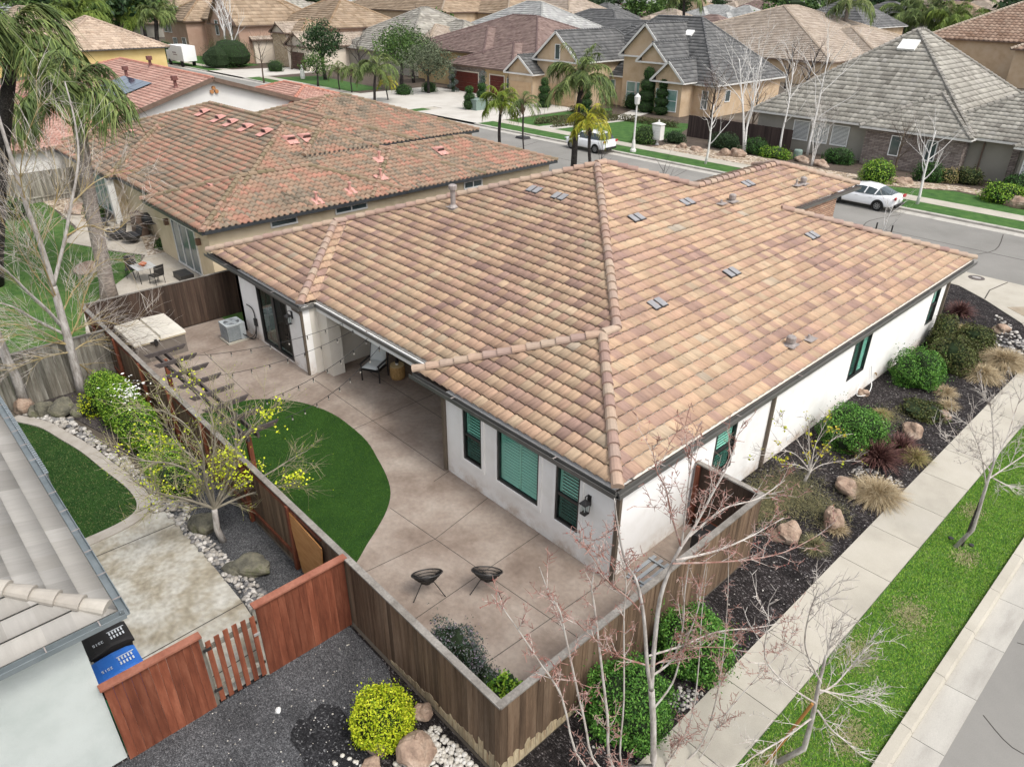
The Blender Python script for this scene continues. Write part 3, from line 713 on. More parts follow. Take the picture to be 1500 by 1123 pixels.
for k in range(9): fbox(mb, 'S', 0, a0+.12+k*.07, a0+.17+k*.07, z0+.1, z1-.08, -.3-(k % 2)*.04, -.27-(k % 2)*.04)
mb.build('curtain', mat('curtain', [(.3, .4, .37), (.4, .5, .47)], rough=.9), SD)
m_ = MB(); m_.tube([(0.0, 14.6, .35), (.06, 14.6, .35)], .03, 6); m_.tube([(.06, 14.6, .35), (.07, 14.6, .28)], .02, 6); m_.build('hose_bib', mat('brass', [(.3, .2, .08)], rough=.4, metal=.7), HX)
m_ = MB(); m_.box(.0, .012, 8.3, 8.6, .25, .42); m_.build('wall_vent', WHITE, HX)
m_ = MB(); m_.box(.0, .02, 16.9, 17.0, .5, .62); m_.build('outlet_cover', WHITE, HX)
m_ = MB(); m_.tube(spline([(.05, 13.9, .9), (.06, 14.2, .3), (.2, 14.0, .08), (.3, 13.4, .05), (.12, 13.0, .12), (.06, 13.3, .5)], 6), .014, 5); m_.build('cable', WHITE, HX)
# wall lanterns
def lantern(x, z):
    f = MB(); y = -.16
    f.box(x-.05, x+.05, -.03, .0, z-.02, z+.26); f.tube([(x, -.02, z+.2), (x, -.08, z+.30), (x, -.16, z+.30), (x, -.17, z+.2)], .014, 5)
    for sx in (-1, 1):
        for sy in (-1, 1): f.bar((x+sx*.07, y+sy*.07, z-.17), (x+sx*.085, y+sy*.085, z+.1), .014, .014)
    f.box(x-.08, x+.08, y-.08, y+.08, z-.19, z-.165); f.lathe([(.15, .1), (.13, .13), (.05, .19), (.02, .22)], (x, y, z), 4, a0=PI/4)
    L_ = f.build('wall_lantern', BLACKM, HX)
    g = MB(); g.box(x-.06, x+.06, y-.06, y+.06, z-.15, z+.09); g.build('lantern_glass', glassmat('lantern_glass', (.8, .85, .85), 1.2), L_)
    g = MB(); g.lathe([(.012, -.15), (.014, -.02), (.01, .0)], (x, y, z), 6); g.build('bulb', WHITE, L_)
lantern(-14.75, 1.98); lantern(-.74, 1.86)
galv = mat('galvanised_pipe', [(.24, .21, .195), (.34, .30, .28)], scale=6, rough=.6, metal=.1, spec=.4)
# roof vents (flat metal O'Hagin style tiles) and pipes
ventm = mat('grey_vent_metal', [(.25, .245, .25), (.34, .33, .33)], scale=5, rough=.45, metal=.2, spec=.5)
galv = mat('galvanised_pipe', [(.24, .21, .195), (.34, .30, .28)], scale=6, rough=.6, metal=.1, spec=.4)
def plane_pt(px, py, which):
    d = ray(px, py)
    if which == 'E': n_ = Vector((T, 0, 1)); k = E0
    else: n_ = Vector((0, -T, 1)); k = E0-T*.6
    return CAM+d*((k-n_.dot(CAM))/n_.dot(d))
for px, py, wh in ((783, 279, 'S'), (820, 289, 'S'), (1006, 297, 'E'), (932, 320, 'E'), (1071, 400, 'E'), (962, 446, 'E'), (1189, 346, 'E'), (1095, 270, 'E')):
    p = plane_pt(px, py, wh); up = Vector((-1, 0, T)).normalized() if wh == 'E' else Vector((0, 1, T)).normalized(); al = Vector((0, 1, 0)) if wh == 'E' else Vector((1, 0, 0)); nn = Vector((T, 0, 1)).normalized() if wh == 'E' else Vector((0, -T, 1)).normalized()
    mb = MB()
    for k in (-1, 1):
        mb.obox(p+al*.165*k+nn*.062, al*.125, up*.19, nn*.012)
        mb.obox(p+al*.165*k+nn*.035-up*.02, al*.145, up*.2, nn*.02, 0, 1)
    mb.build('roof_vent', [ventm, BLACKM], ro)
def stack(px, py, wh, h=.5, r=.07, cap=True):
    p = plane_pt(px, py, wh); mb = MB()
    mb.lathe([(r*2.1, -.02), (r*1.9, .06), (r*1.1, .14), (r, .16), (r, h-.12)], p, 10)
    if cap: mb.lathe([(r*.8, h-.14), (r*1.7, h-.12), (r*1.7, h+.02), (r*1.2, h+.06)], p, 10)
    mb.obox(p+Vector((0, 0, .06)), (.2, 0, 0), (0, .22, 0), (0, 0, .008))
    mb.build('vent_pipe', galv, ro)
stack(664, 305, 'S', .85, .10); stack(1157, 507, 'E', .28, .085); stack(1184, 498, 'E', .3, .04, False); stack(1072, 297, 'E', .28, .08); stack(1056, 300, 'E', .32, .04, False)
stack(1176, 271, 'E', .28, .08); stack(1166, 273, 'E', .4, .04, False)
# ------------------------------------------------------------------ ground, paving, planting beds
soil = mat('soil', [(.075, .062, .05), (.13, .11, .085)], scale=.4, detail=8, rough=1, bump=.5, bscale=20)
mb = MB(); mb.box(-1500, 500, -300, 1800, -.5, -.03); struct('ground', mb, soil)
bark = speck('dark_bark', [(.012, .010, .010), (.022, .018, .018), (.040, .034, .033), (.10, .09, .088), (.22, .20, .2)], [0, .45, .8, .93, 1], scale=26, bump=1, big=.35, stretch=(1, 1.7, 1), dist=.04)
bark2 = speck('grey_bark', [(.035, .030, .030), (.055, .047, .045), (.10, .088, .08)], [0, .6, 1], scale=30, bump=1, big=.35)
gravel_g = speck('grey_gravel', [(.04, .04, .043), (.085, .086, .09), (.125, .127, .132), (.21, .21, .215)], [0, .45, .8, 1], scale=50, bump=1, big=.25, bscale=.9, dist=.03)
gravel_t = speck('tan_gravel', [(.14, .10, .07), (.30, .23, .16), (.46, .38, .29), (.6, .54, .46)], [0, .4, .75, 1], scale=7, bump=1, big=.15, dist=.06)
conc = mat('pavement_concrete', [(.33, .305, .255), (.40, .37, .31), (.44, .41, .35)], scale=.8, detail=8, rough=.9, fine=.07, fscale=60, bump=.15, bscale=120, rnd=.03)
conc_g = mat('gutter_concrete', [(.28, .265, .235), (.40, .38, .34), (.46, .44, .395)], scale=.9, detail=8, rough=.9, fine=.08, fscale=50, bump=.15, rnd=.04, stretch=(2.2, .5, 1))
asphalt = mat('asphalt', [(.17, .163, .148), (.21, .202, .185), (.245, .235, .215)], scale=.25, detail=9, rough=.93, fine=.14, fscale=140, bump=.3, bscale=160)
crackm = mat('dark_joint', [(.05, .045, .04), (.08, .07, .06)], rough=1)
patio_m = mat('stamped_concrete', [(.135, .10, .078), (.215, .168, .135), (.28, .23, .19), (.36, .31, .262)], scale=.6, detail=12, rough=.75, bump=.35, bscale=22, fine=.10, fscale=9, pos=[.25, .42, .56, .75], spec=.25)
oldconc = mat('old_concrete', [(.20, .17, .12), (.30, .27, .21), (.37, .35, .30), (.48, .47, .43)], scale=1.1, detail=12, rough=.85, bump=.25, bscale=30, fine=.16, fscale=9, pos=[.3, .43, .52, .7])
lawn_s = mat('lawn_soil', [(.04, .10, .018), (.07, .14, .03), (.13, .16, .06)], scale=1.6, detail=8, rough=1, pos=[.35, .52, .72], bump=.5, bscale=40)
turf_m = mat('turf_backing', [(.010, .04, .005), (.024, .07, .008)], scale=1.2, detail=10, rough=1, fine=.25, fscale=50, bump=.6, bscale=120)
blade_m = mat('grass_blade', [(.9, .9, .9), (1.1, 1.1, 1.1)], scale=.9, rough=.7, rcols=[(.055, .16, .012), (.115, .26, .02), (.18, .34, .035), (.28, .37, .07)], spec=.2)
blade_d = mat('turf_blade', [(.72, .75, .7), (1.25, 1.2, 1.2)], scale=.9, rough=.6, rcols=[(.014, .05, .004), (.034, .092, .007), (.068, .14, .014)], spec=.2)
blade_dry = mat('dry_grass_blade', [(.9, .9, .9), (1.1, 1.1, 1.1)], scale=.9, rough=.8, rcols=[(.26, .24, .12), (.38, .34, .2)], spec=.2)
def sheet(name, poly, z, m, th=.03):
    mb = MB(); mb.prism([(p[0], p[1]) for p in poly], z-th, z, .5); return struct(name, mb, m)
def strip_mb(pts, w, z0, z1, mb):
    """flat ribbon following a line"""
    P = [Vector((p[0], p[1], 0)) for p in pts]
    for i in range(len(P)-1):
        a, b = P[i], P[i+1]; da = (P[min(i+1, len(P)-1)]-P[max(i-1, 0)]).normalized(); db = (P[min(i+2, len(P)-1)]-P[i]).normalized()
        na = Vector((-da.y, da.x, 0)); nb = Vector((-db.y, db.x, 0)); q = [a-na*w/2, b-nb*w/2, b+nb*w/2, a+na*w/2]
        mb.add([(v.x, v.y, z1) for v in q]+[(v.x, v.y, z0) for v in q], [(0, 1, 2, 3), (4, 5, 1, 0), (6, 7, 3, 2), (5, 6, 2, 1), (7, 4, 0, 3)], .5)
# side street at the right, running away from the camera
sheet('road', [(7.09, -40), (30, -40), (30, 29.5), (7.09, 29.5)], -.004, asphalt)
sheet('road', [(-400, 29.5), (60, 29.5), (60, 38.3), (-400, 38.3)], 0.0, asphalt)
mb = MB(); strip_mb(spline([(7.3, 2.6), (7.9, 2.25), (8.6, 2.35), (9.2, 1.95), (10, 1.8)], 4), .018, -.02, .002, mb); strip_mb(spline([(7.2, 5.1), (8.2, 5.4), (9.5, 5.2)], 4), .014, -.02, .0025, mb)
for pts in (((-9, 31), (-8.6, 33), (-8.9, 35), (-8.2, 37.8)), ((-2.2, 29.7), (-2.6, 32), (-1.9, 34.5), (-2.5, 38)), ((-40, 31), (-39.3, 34), (-40, 37.5)), ((-24, 30), (-23.5, 34), (-24.3, 38)), ((-52, 30), (-52.5, 34), (-51.8, 38)), ((-60, 33.8), (-45, 33.6), (-30, 33.9), (-15, 33.7), (2, 33.8))):
    strip_mb(spline(pts, 4), .05, -.02, .004, mb)
struct('road_cracks', mb, crackm)
# kerb with gutter
def kerb(y0, y1, n):
    k = MB(); g = MB(); j = MB(); L = (y1-y0)/n
    for i in range(n):
        a = y0+i*L+.006; b = y0+(i+1)*L-.006
        k.add([(6.28, a, -.1), (6.52, a, -.1), (6.52, a, .05), (6.47, a, .12), (6.28, a, .125), (6.28, b, -.1), (6.52, b, -.1), (6.52, b, .05), (6.47, b, .12), (6.28, b, .125)],
              [(0, 1, 2, 3, 4), (9, 8, 7, 6, 5), (1, 6, 7, 2), (2, 7, 8, 3), (3, 8, 9, 4), (4, 9, 5, 0)])
        g.add([(6.52, a, -.1), (7.1, a, -.1), (7.1, a, .012), (6.52, a, -.03), (6.52, b, -.1), (7.1, b, -.1), (7.1, b, .012), (6.52, b, -.03)], [(0, 1, 2, 3), (7, 6, 5, 4), (1, 5, 6, 2), (2, 6, 7, 3)])
    struct('kerb', k, conc); struct('gutter_pan', g, conc_g)
    j.box(6.29, 7.08, y0, y1, -.12, -.034); struct('joint', j, crackm)
kerb(-14.4, 27.0, 24)
# pavement slabs: joint spacing measured at 3.5 m with a light score between
mb = MB(); jm = MB()
for i in range(-4, 7):
    a = 1.38+i*3.5
    for h_ in (0, 1.75):
        mb.box(3.365, 4.59, a+h_+.008, a+h_+1.742, -.1, .03)
struct('pavement', mb, conc)
jm.box(3.37, 4.58, -13, 25.8, -.1, .018); struct('joint', jm, crackm)
# corner: broad apron sweeping round to the far street
A_ = [(3.365, 25.9), (4.59, 25.9), (5.4, 26.3), (6.4, 25.6), (6.4, 27.2), (5.4, 28.6), (4.2, 29.3), (2.5, 29.5), (-1.7, 29.48), (-14, 29.48), (-14, 27.2), (-1.3, 27.2), (.1, 26.2), (2.1, 24.4), (3.0, 22.8), (3.365, 21.5)]
mb = MB(); mb.prism(A_, -.1, .034, .5); struct('pavement', mb, conc)
mb = MB(); strip_mb([(.1, 26.25), (-.1, 27.6), (.15, 29.4)], .05, 0, .04, mb); strip_mb([(2.1, 24.4), (3.4, 26.4), (3.6, 29.3)], .03, 0, .04, mb); strip_mb([(-4, 27.3), (-4, 29.4)], .02, 0, .04, mb); struct('joint', mb, crackm)
mb = MB(); mb.prism([(1.1, 25.9), (2.2, 25.1), (3.3, 26.6), (2.3, 27.3)], 0, .042, .5); struct('ramp', mb, mat('stained_concrete', [(.25, .2, .14), (.36, .31, .24)], scale=2, rough=.9))
sheet('kerb', [(-60, 29.2), (-1.7, 29.2), (-1.7, 29.51), (-60, 29.51)], .06, conc_g)
mc = thing('drain_cover', 'small dark utility lid set in the concrete apron at the street corner', 'drain cover', tuple(G(1430, 408)))
b_ = MB(); p = G(1430, 408); b_.lathe([(.36, .03), (.36, .05), (.3, .055)], p, 14); b_.build('cover_ring', mat('cast_iron', [(.07, .06, .055), (.13, .11, .1)], rough=.7), mc)
b_ = MB(); b_.lathe([(.17, .055), (.17, .065)], p, 12, sx=1.2, sy=.6); b_.build('lid', mat('lid_grey', [(.4, .38, .36)], rough=.6), mc)
# planting bed and verge on the right
sheet('bark_bed', [(1.87, -5.2), (3.36, -5.2), (3.36, 21.5), (3.0, 22.8), (2.1, 24.4), (.1, 26.2), (-1.3, 27.2), (-5.5, 27.2), (-5.5, 20), (0, 20), (0, 3.2), (1.87, 3.2)], .004, bark)
sheet('bark_bed', [(-9, -14), (3.36, -14), (3.36, -5.2), (-3.2, -5.2), (-3.2, -9.8), (-9, -9.8)], .0, bark)
verge = [(4.6, -14), (6.27, -14), (6.27, 25.4), (5.4, 26.2), (4.6, 25.8)]
sheet('lawn', verge, .022, lawn_s)
grass('grass', [(4.62, -9.5), (6.26, -9.5), (6.26, 25.3), (4.62, 25.6)], .022, 150000, .06, .017, blade_m, 3, .5)
# dry worn patches in the verge
wp = [(5.1, -1.6, .65), (4.95, .6, .4), (5.75, .2, .45), (5.5, 7.1, .35), (4.85, -3.6, .6), (5.6, -2.7, .7), (4.95, 2.2, .45), (5.5, -4.6, .5), (5.3, 4.2, .5), (5.0, 9.2, .35)]
cl_ = Cloud(8)
for x, y, r_ in wp:
    n_ = int(4200*r_*r_); P_ = np.c_[x+cl_.R.normal(size=n_)*r_*.42, y+cl_.R.normal(size=n_)*r_*.6, np.full(n_, .03)]; P_ = P_[(P_[:, 0] > 4.65) & (P_[:, 0] < 6.22)]
    D_ = cl_.R.normal(size=P_.shape); D_[:, 2] = .9; D_ /= np.linalg.norm(D_, axis=1)[:, None]; cl_.blades(P_, D_, .07, .018, .2, seg=1)
tag(cl_.build('dry_grass', blade_dry), kind='stuff')
# back garden of the white house: stamped concrete with a curved patch of artificial turf
PL = [(-21.0, -5.05), (1.75, -5.05), (1.75, 3.1), (.0, 3.1), (.0, 0.0), (-6.0, 0.0), (-6.0, 4.3), (-13.9, 4.3), (-13.9, 0.0), (-21.0, 0.0)]
sheet('patio', PL, .006, patio_m)
jm = MB()
def jl(a, b, w_=.015): strip_mb([a, b], w_, -.02, .010, jm)
jl((-5.7, -2.3), (1.75, -2.3)) if False else None
jl((-5.75, -2.24), (1.7, -1.72)); jl((-4.45, -4.1), (-5.44, .62)) if False else None
jl((-2.15, -4.2), (-2.3, 0)); jl((-4.15, -4.1), (-3.95, -2.1)); jl((-5.9, -.65), (-6.0, 0)); jl((-.2, -4.2), (-.05, 0)); jl((-3.95, -2.1), (-4.3, -.02))
jl((-18.4, -.4), (-18.2, -4.2)); jl((-18.3, -2.1), (-13.8, -2.3)); jl((-13.6, 1.7), (-6.3, 1.6)); jl((-9.8, -.9), (-9.9, 4.2)); jl((.06, -.02), (1.7, -.02)); jl((-6.1, -.1), (-13.5, -.1)); jl((.1, 1.6), (1.75, 1.6))
struct('joint', jm, crackm)
turf = [(-13.9, -4.25), (-13.95, -3.2), (-13.7, -2.4), (-13.1, -1.7), (-12.2, -1.15), (-11.1, -.85), (-10.0, -.82), (-8.9, -.92), (-7.9, -1.2), (-7.0, -1.5), (-6.3, -1.85), (-5.75, -2.35), (-5.3, -2.95), (-4.95, -3.5), (-4.6, -4.0), (-4.35, -4.5), (-4.35, -4.95), (-13.9, -4.95)]
turf = [(p.x, p.y) for p in spline([(a, b, 0) for a, b in turf[1:-2]], 3)]+[(-4.35, -4.95), (-13.9, -4.95)]
sheet('artificial_turf', turf, .02, turf_m)
grass('turf_pile', turf, .02, 110000, .03, .013, blade_d, 5, .5)
# planting strip against the fence
sheet('bark_bed', [(-3.9, -5.05), (1.75, -5.05), (1.75, -4.4), (-2.0, -4.45), (-3.5, -4.75)], .012, bark2)
sheet('bark_bed', [(1.35, -5.05), (1.77, -5.05), (1.77, -3.3), (1.35, -3.3)], .0135, bark2)
sheet('soil_strip', [(-21.05, -.2), (-19.3, -.15), (-19.3, .9), (-21.05, .9)], .014, lawn_s)
# neighbour's garden behind the side fence
sheet('gravel_bed', [(-18.3, -5.17), (-3.15, -5.17), (-3.15, -7.0), (-5.3, -6.75), (-9.0, -7.0), (-13, -6.0), (-18.3, -7.7)], .002, gravel_g)
sheet('bark_bed', [(-18.3, -5.17), (-13.2, -5.17), (-13.5, -6.4), (-17.6, -7.4), (-18.3, -7.7)], .007, bark2)
sheet('yard_slab', [(-12.2, -9.9), (-3.1, -9.9), (-3.1, -7.0), (-4.2, -6.72), (-5.2, -6.66), (-9.62, -6.66), (-10.0, -7.2)], .012, oldconc)
nl = [(p.x, p.y) for p in spline([(-17.7, -8.55, 0), (-16.6, -7.95, 0), (-15.4, -7.65, 0), (-14.2, -7.38, 0), (-12.9, -7.2, 0), (-11.4, -6.98, 0), (-10.45, -7.02, 0), (-9.95, -7.35, 0), (-9.75, -8.1, 0), (-9.75, -9.6, 0)], 5)]
lawn2 = nl+[(-9.8, -13), (-18.2, -13), (-18.2, -9)]
sheet('lawn', lawn2, .016, turf_m)
blade_n = mat('dark_lawn_blade', [(.55, .6, .5), (1.5, 1.4, 1.3)], scale=1.1, rough=.7, rcols=[(.012, .04, .010), (.03, .075, .02), (.05, .10, .03), (.13, .14, .06)], spec=.2)
grass('grass', lawn2, .016, 60000, .05, .02, blade_n, 9, .7)
mb = MB(); strip_mb(nl, .34, 0, .055, mb); struct('garden_kerb', mb, mat('mow_strip', [(.30, .27, .23), (.40, .37, .33)], scale=3, rough=.9, fine=.1))
jm = MB()
for a, b in (((-5.2, -6.66), (-5.1, -9.85)), ((-3.75, -6.85), (-3.6, -9.85)), ((-9.0, -6.7), (-9.1, -9.85))): strip_mb([a, b], .025, 0, .016, jm)
struct('joint', jm, crackm)
# grey gravel in front of the red fence
sheet('gravel_bed', [(-3.0, -5.25), (-1.5, -5.25), (-.3, -5.75), (.05, -6.4), (-.4, -7.2), (.2, -8.2), (.5, -14), (-3.0, -14)], .008, gravel_g)
def gravel_patch(x, y, rx, ry, m, z, n=20, seed=0):
    rr = random.Random(seed); P_ = [(x+rx*math.cos(2*PI*i/n)*(1+.18*rr.uniform(-1, 1)), y+ry*math.sin(2*PI*i/n)*(1+.18*rr.uniform(-1, 1))) for i in range(n)]
    return sheet('gravel_bed', P_, z, m, .004)
gravel_dark = speck('dark_gravel', [(.010, .010, .011), (.022, .022, .024), (.05, .05, .052), (.2, .2, .2)], [0, .6, .92, 1], scale=34, bump=1, big=.25)
gravel_patch(-.75, -7.05, .95, .6, gravel_dark, .013, seed=2)  # rough oval of darker gravel laid over the grey bed
# ------------------------------------------------------------------ fences
wood_grey = mat('weathered_brown_board', [(.07, .043, .026), (.135, .088, .055), (.205, .145, .098)], scale=1.3, detail=9, rough=.9, stretch=(5, 5, .35), rnd=.3, fine=.18, fscale=16, bump=.3, bscale=30)
wood_cap = mat('grey_cap_board', [(.15, .135, .115), (.235, .215, .19), (.30, .28, .25)], scale=2.5, detail=9, rough=.9, fine=.18, fscale=22, rnd=.12, bump=.3, bscale=40)
wood_red = mat('red_stained_board', [(.10, .028, .014), (.175, .053, .027), (.25, .09, .05)], scale=2.2, detail=8, rough=.75, stretch=(4, 4, .5), rnd=.22, fine=.12, fscale=20, bump=.15)
wood_redcap = mat('red_cap_board', [(.22, .075, .045), (.31, .13, .085)], scale=2.5, rough=.75, fine=.1, fscale=18)
wood_dark = mat('dark_brown_board', [(.035, .022, .016), (.06, .038, .027), (.085, .06, .043)], scale=1.3, detail=8, rough=.85, stretch=(5, 5, .4), rnd=.3, fine=.15, fscale=16)
wood_old = mat('old_grey_board', [(.09, .08, .062), (.17, .155, .125), (.28, .265, .225), (.5, .48, .42)], scale=1.3, detail=9, rough=.95, stretch=(5, 5, .5), rnd=.3, fine=.2, fscale=14, pos=[.3, .45, .6, .78])
def fence(name, label, p0, p1, h, m, capm, bw=.145, cap_w=.14, posts=(), rails=0, post_m=None, z0=0, group='wooden fences', thick=.02, capz=None, stainm=None, gap=.004, seed=0, rail_end=None):
    p0 = Vector((p0[0], p0[1], 0)); p1 = Vector((p1[0], p1[1], 0)); d = (p1-p0); L = d.length; d.normalize(); s_ = Vector((-d.y, d.x, 0))
    t = thing(name, label, 'fence', tuple((p0+p1)/2), group)
    rr = random.Random(seed); mb = MB(); n = max(1, round(L/bw)); bw = L/n
    for i in range(n):
        c = p0+d*(bw*(i+.5))+Vector((0, 0, z0+h/2)); off = rr.uniform(-.004, .004)
        mb.obox(c+s_*off, d*(bw/2-gap/2), s_*thick/2, Vector((rr.uniform(-.002, .002), 0, h/2+(0 if capm else rr.uniform(-.015, .015)))), rr.random())
    mb.build('board_panel', m, t)
    if capm:
        mb = MB(); zc = z0+h+.02+seed*.002; mb.bar(p0-d*.05+Vector((0, 0, zc)), p1+d*.05+Vector((0, 0, zc)), cap_w, .04, r=rr.random()); mb.build('cap_rail', capm, t)
    if rails:
        sd = 1 if rails > 0 else -1
        for z in (.35, h-.12, h*.55)[:abs(rails)]:
            mb = MB(); p1r = p0+d*(rail_end or L); mb.bar(p0+s_*sd*.035+Vector((0, 0, z0+z)), p1r+s_*sd*.035+Vector((0, 0, z0+z)), .045, .09); mb.build('rail', post_m or m, t)
        for q in posts:
            mb = MB(); c = p0+d*q+s_*sd*.075; mb.obox(c+Vector((0, 0, z0+h/2)), d*.05, s_*.05, Vector((0, 0, h/2-.01))); mb.build('post', post_m or m, t)
    return t
wood_splash = mat('pale_splash_board', [(.30, .22, .12), (.46, .38, .25), (.24, .15, .08)], scale=2.5, detail=9, rough=.95, stretch=(5, 5, .6), fine=.2, fscale=14, rnd=.2)
fA = fence('wooden_fence', 'weathered brown board fence running from the hot tub past the turf to the near corner', (-20.95, -5.12), (1.83, -5.12), 1.9, wood_grey, wood_cap, posts=(1.2, 3.6, 6.0, 8.4, 10.8, 13.2, 15.6), rails=-2, post_m=wood_red, seed=1, rail_end=17.0)
fB = fence('wooden_fence', 'weathered brown board fence beside the bark bed, from the near corner to the alcove gate', (1.83, -5.12), (1.83, 3.2), 1.9, wood_grey, wood_cap, seed=2, posts=(1, 3.5, 6), rails=1)
fC = fence('wooden_fence', 'short brown return fence with a red post against the white side wall', (1.80, 3.2), (.03, 3.2), 1.9, wood_dark, wood_cap, seed=3, rails=1, posts=(1.68,), post_m=wood_red)
# pale water splashed feet of the front corner boards
for a, b, fc, par in (((-1.55, -5.137), (1.83, -5.137), 0, fA), ((1.847, -5.12), (1.847, -3.0), 1, fB)):
    mb = MB(); a = Vector((*a, 0)); b = Vector((*b, 0)); d = (b-a); L = d.length; d.normalize(); n = round(L/.145); rr = random.Random(4)
    for i in range(n):
        f = i/n if fc == 0 else 1-i/n; hh = .12+.42*f*rr.uniform(.55, 1.1)
        c = a+d*((i+.5)*L/n); s_ = Vector((d.y, -d.x, 0)); wv = .066
        top = [hh*rr.uniform(.7, 1.1) for _ in range(3)]
        vs = [c-d*wv, c+d*wv]; 
        P_ = [vs[0], vs[1], vs[1]+Vector((0, 0, top[0])), (vs[0]+vs[1])/2+Vector((0, 0, top[1])), vs[0]+Vector((0, 0, top[2]))]
        mb.add([tuple(p_+s_*.004) for p_ in P_]+[tuple(p_-s_*.004) for p_ in P_], [(0, 1, 2, 3, 4), (1, 6, 7, 2), (2, 7, 8, 3), (3, 8, 9, 4), (4, 9, 5, 0)])
    mb.build('splash_stain', wood_splash, par)
fence('wooden_fence', 'dark brown stained fence between the hot tub and the left neighbour\'s patio', (-21.1, -5.1), (-21.1, .75), 1.9, wood_dark, wood_cap, cap_w=.06, seed=5)
fence('wooden_fence', 'old bleached grey fence behind the birch trunks at the end of the dark green lawn', (-18.35, -5.2), (-18.35, -11.6), 1.85, wood_old, wood_cap, cap_w=.10, seed=6, rails=-1, posts=(1.9, 4.3))
# patchwork on the neighbour's side of the long fence
pb = thing('plywood_sheet', 'orange plywood sheet leaning against the long weathered fence', 'plywood', (-4.3, -5.25, 0))
mb = MB(); mb.add([(-5.05, -5.22, .12), (-4.0, -5.24, .05), (-3.86, -5.22, 1.62), (-5.4, -5.2, 1.75), (-5.05, -5.19, .12), (-4.0, -5.21, .05), (-3.86, -5.19, 1.62), (-5.4, -5.17, 1.75)], [(0, 1, 2, 3), (7, 6, 5, 4), (0, 4, 5, 1), (1, 5, 6, 2), (2, 6, 7, 3), (3, 7, 4, 0)])
mb.build('board', mat('plywood', [(.36, .16, .05), (.5, .26, .1)], scale=2, rough=.7, stretch=(1, 1, 4)), pb)
mb = MB(); mb.bar((-3.3, -5.3, 0.02), (-3.28, -5.22, 1.62), .05, .02); tag(mb.build('metal_strip', mat('pale_blue_strip', [(.3, .42, .5)], rough=.5)), 'pale blue strip standing in the gap beside the orange plywood', 'metal strip')
# red fence with its picket gate
fence('wooden_fence', 'brick red board fence left of the picket gate, joining the pale neighbour wall', (-2.98, -9.84), (-2.98, -8.22), 1.9, wood_red, wood_redcap, seed=7, cap_w=.17, bw=.15)
fence('wooden_fence', 'brick red board fence right of the picket gate, joining the weathered corner fence', (-2.98, -7.12), (-2.98, -5.17), 1.9, wood_red, wood_redcap, seed=8, cap_w=.17, bw=.15)
gt = thing('picket_gate', 'red picket gate with white gaps between its slats in the red fence', 'gate', (-2.98, -7.67, 0))
mb = MB(); y = -8.14
for i in range(7):
    mb.box(-2.99, -2.965, y, y+.095, .06, 1.72+(.05 if i in (0, 6) else 0)); y += .155
mb.build('picket', wood_red, gt) if False else None
y = -8.13
for i in range(6):
    m_ = MB(); m_.box(-2.985, -2.962, y, y+.095, .08, 1.76-.06*abs(i-2.5)/2.5); m_.build('picket', wood_red, gt); y += .172
for z in (.35, 1.45):
    m_ = MB(); m_.box(-3.045, -2.99, -8.18, -7.14, z, z+.09); m_.build('rail', wood_old, gt)
for yy in (-8.19, -7.15):
    m_ = MB(); m_.box(-3.06, -2.99, yy-.035, yy+.035, .0, 1.8); m_.build('gate_post', wood_old, gt)
m_ = MB(); m_.box(-2.96, -2.94, -8.2, -8.05, 1.5, 1.56); m_.box(-2.96, -2.94, -8.2, -8.05, .4, .46); m_.build('hinge', BLACKM, gt)
m_ = MB(); m_.box(-2.96, -2.93, -7.26, -7.14, 1.22, 1.27); m_.build('latch', mat('bright_latch', [(.55, .55, .53)], rough=.4, metal=.6), gt)

# ------------------------------------------------------------------ things on the patio
gm = mat('wire_grey', [(.22, .24, .26), (.3, .32, .33)], rough=.5)
ac_m = mat('ac_grey', [(.30, .33, .34), (.40, .43, .43)], scale=3, rough=.5)
ac = thing('air_conditioner', 'grey square outdoor air conditioner standing beside the sliding door', 'air conditioner', (-18.65, -.72, 0))
mb = MB(); x0, x1, y0, y1 = -19.02, -18.30, -1.08, -.36
mb.box(x0-.06, x1+.06, y0-.06, y1+.06, 0.004, .07, .5); mb.build('base_pad', conc, ac)
mb = MB(); mb.box(x0+.03, x1-.03, y0+.03, y1-.03, .08, .72, .5); mb.build('coil', mat('ac_coil', [(.08, .10, .11), (.14, .16, .17)], rough=.6), ac)
mb = MB()
for k in range(14):
    z = .12+k*.043; mb.box(x0, x1, y0, y0+.012, z, z+.018, .4); mb.box(x1-.012, x1, y0+.012, y1, z, z+.018, .4); mb.box(x0, x0+.012, y0+.012, y1, z, z+.018, .4)
mb.build('louvre', ac_m, ac)
mb = MB(); mb.box(x1-.26, x1+.005, y1-.2, y1+.005, .08, .72, .6); mb.box(x0-.01, x1+.01, y0-.01, y0+.035, .70, .76, .6); mb.box(x0-.01, x1+.01, y1-.035, y1+.01, .70, .76, .6); mb.box(x0-.01, x0+.035, y0+.035, y1-.035, .70, .76, .6); mb.box(x1-.035, x1+.01, y0+.035, y1-.035, .70, .76, .6)
for cx in (x0, x1-.03):
    for cy in (y0, y1-.03): mb.box(cx, cx+.03, cy, cy+.03, .07, .70, .6)
mb.build('cabinet', ac_m, ac)
cx, cy = (x0+x1)/2, (y0+y1)/2
mb = MB(); mb.box(x0+.035, x1-.035, y0+.035, y1-.035, .73, .752, .6); mb.build('top_plate', ac_m, ac); mb = MB(); mb.lathe([(.29, .752), (.29, .756)], (cx, cy, 0), 20); mb.build('fan_well', BLACKM, ac)
mb = MB()
for q in range(2, 9):
    r_ = q*.037; pts = [(cx+r_*math.cos(a*PI/9), cy+r_*math.sin(a*PI/9), .77) for a in range(19)]; mb.tube(pts, .005, 4)
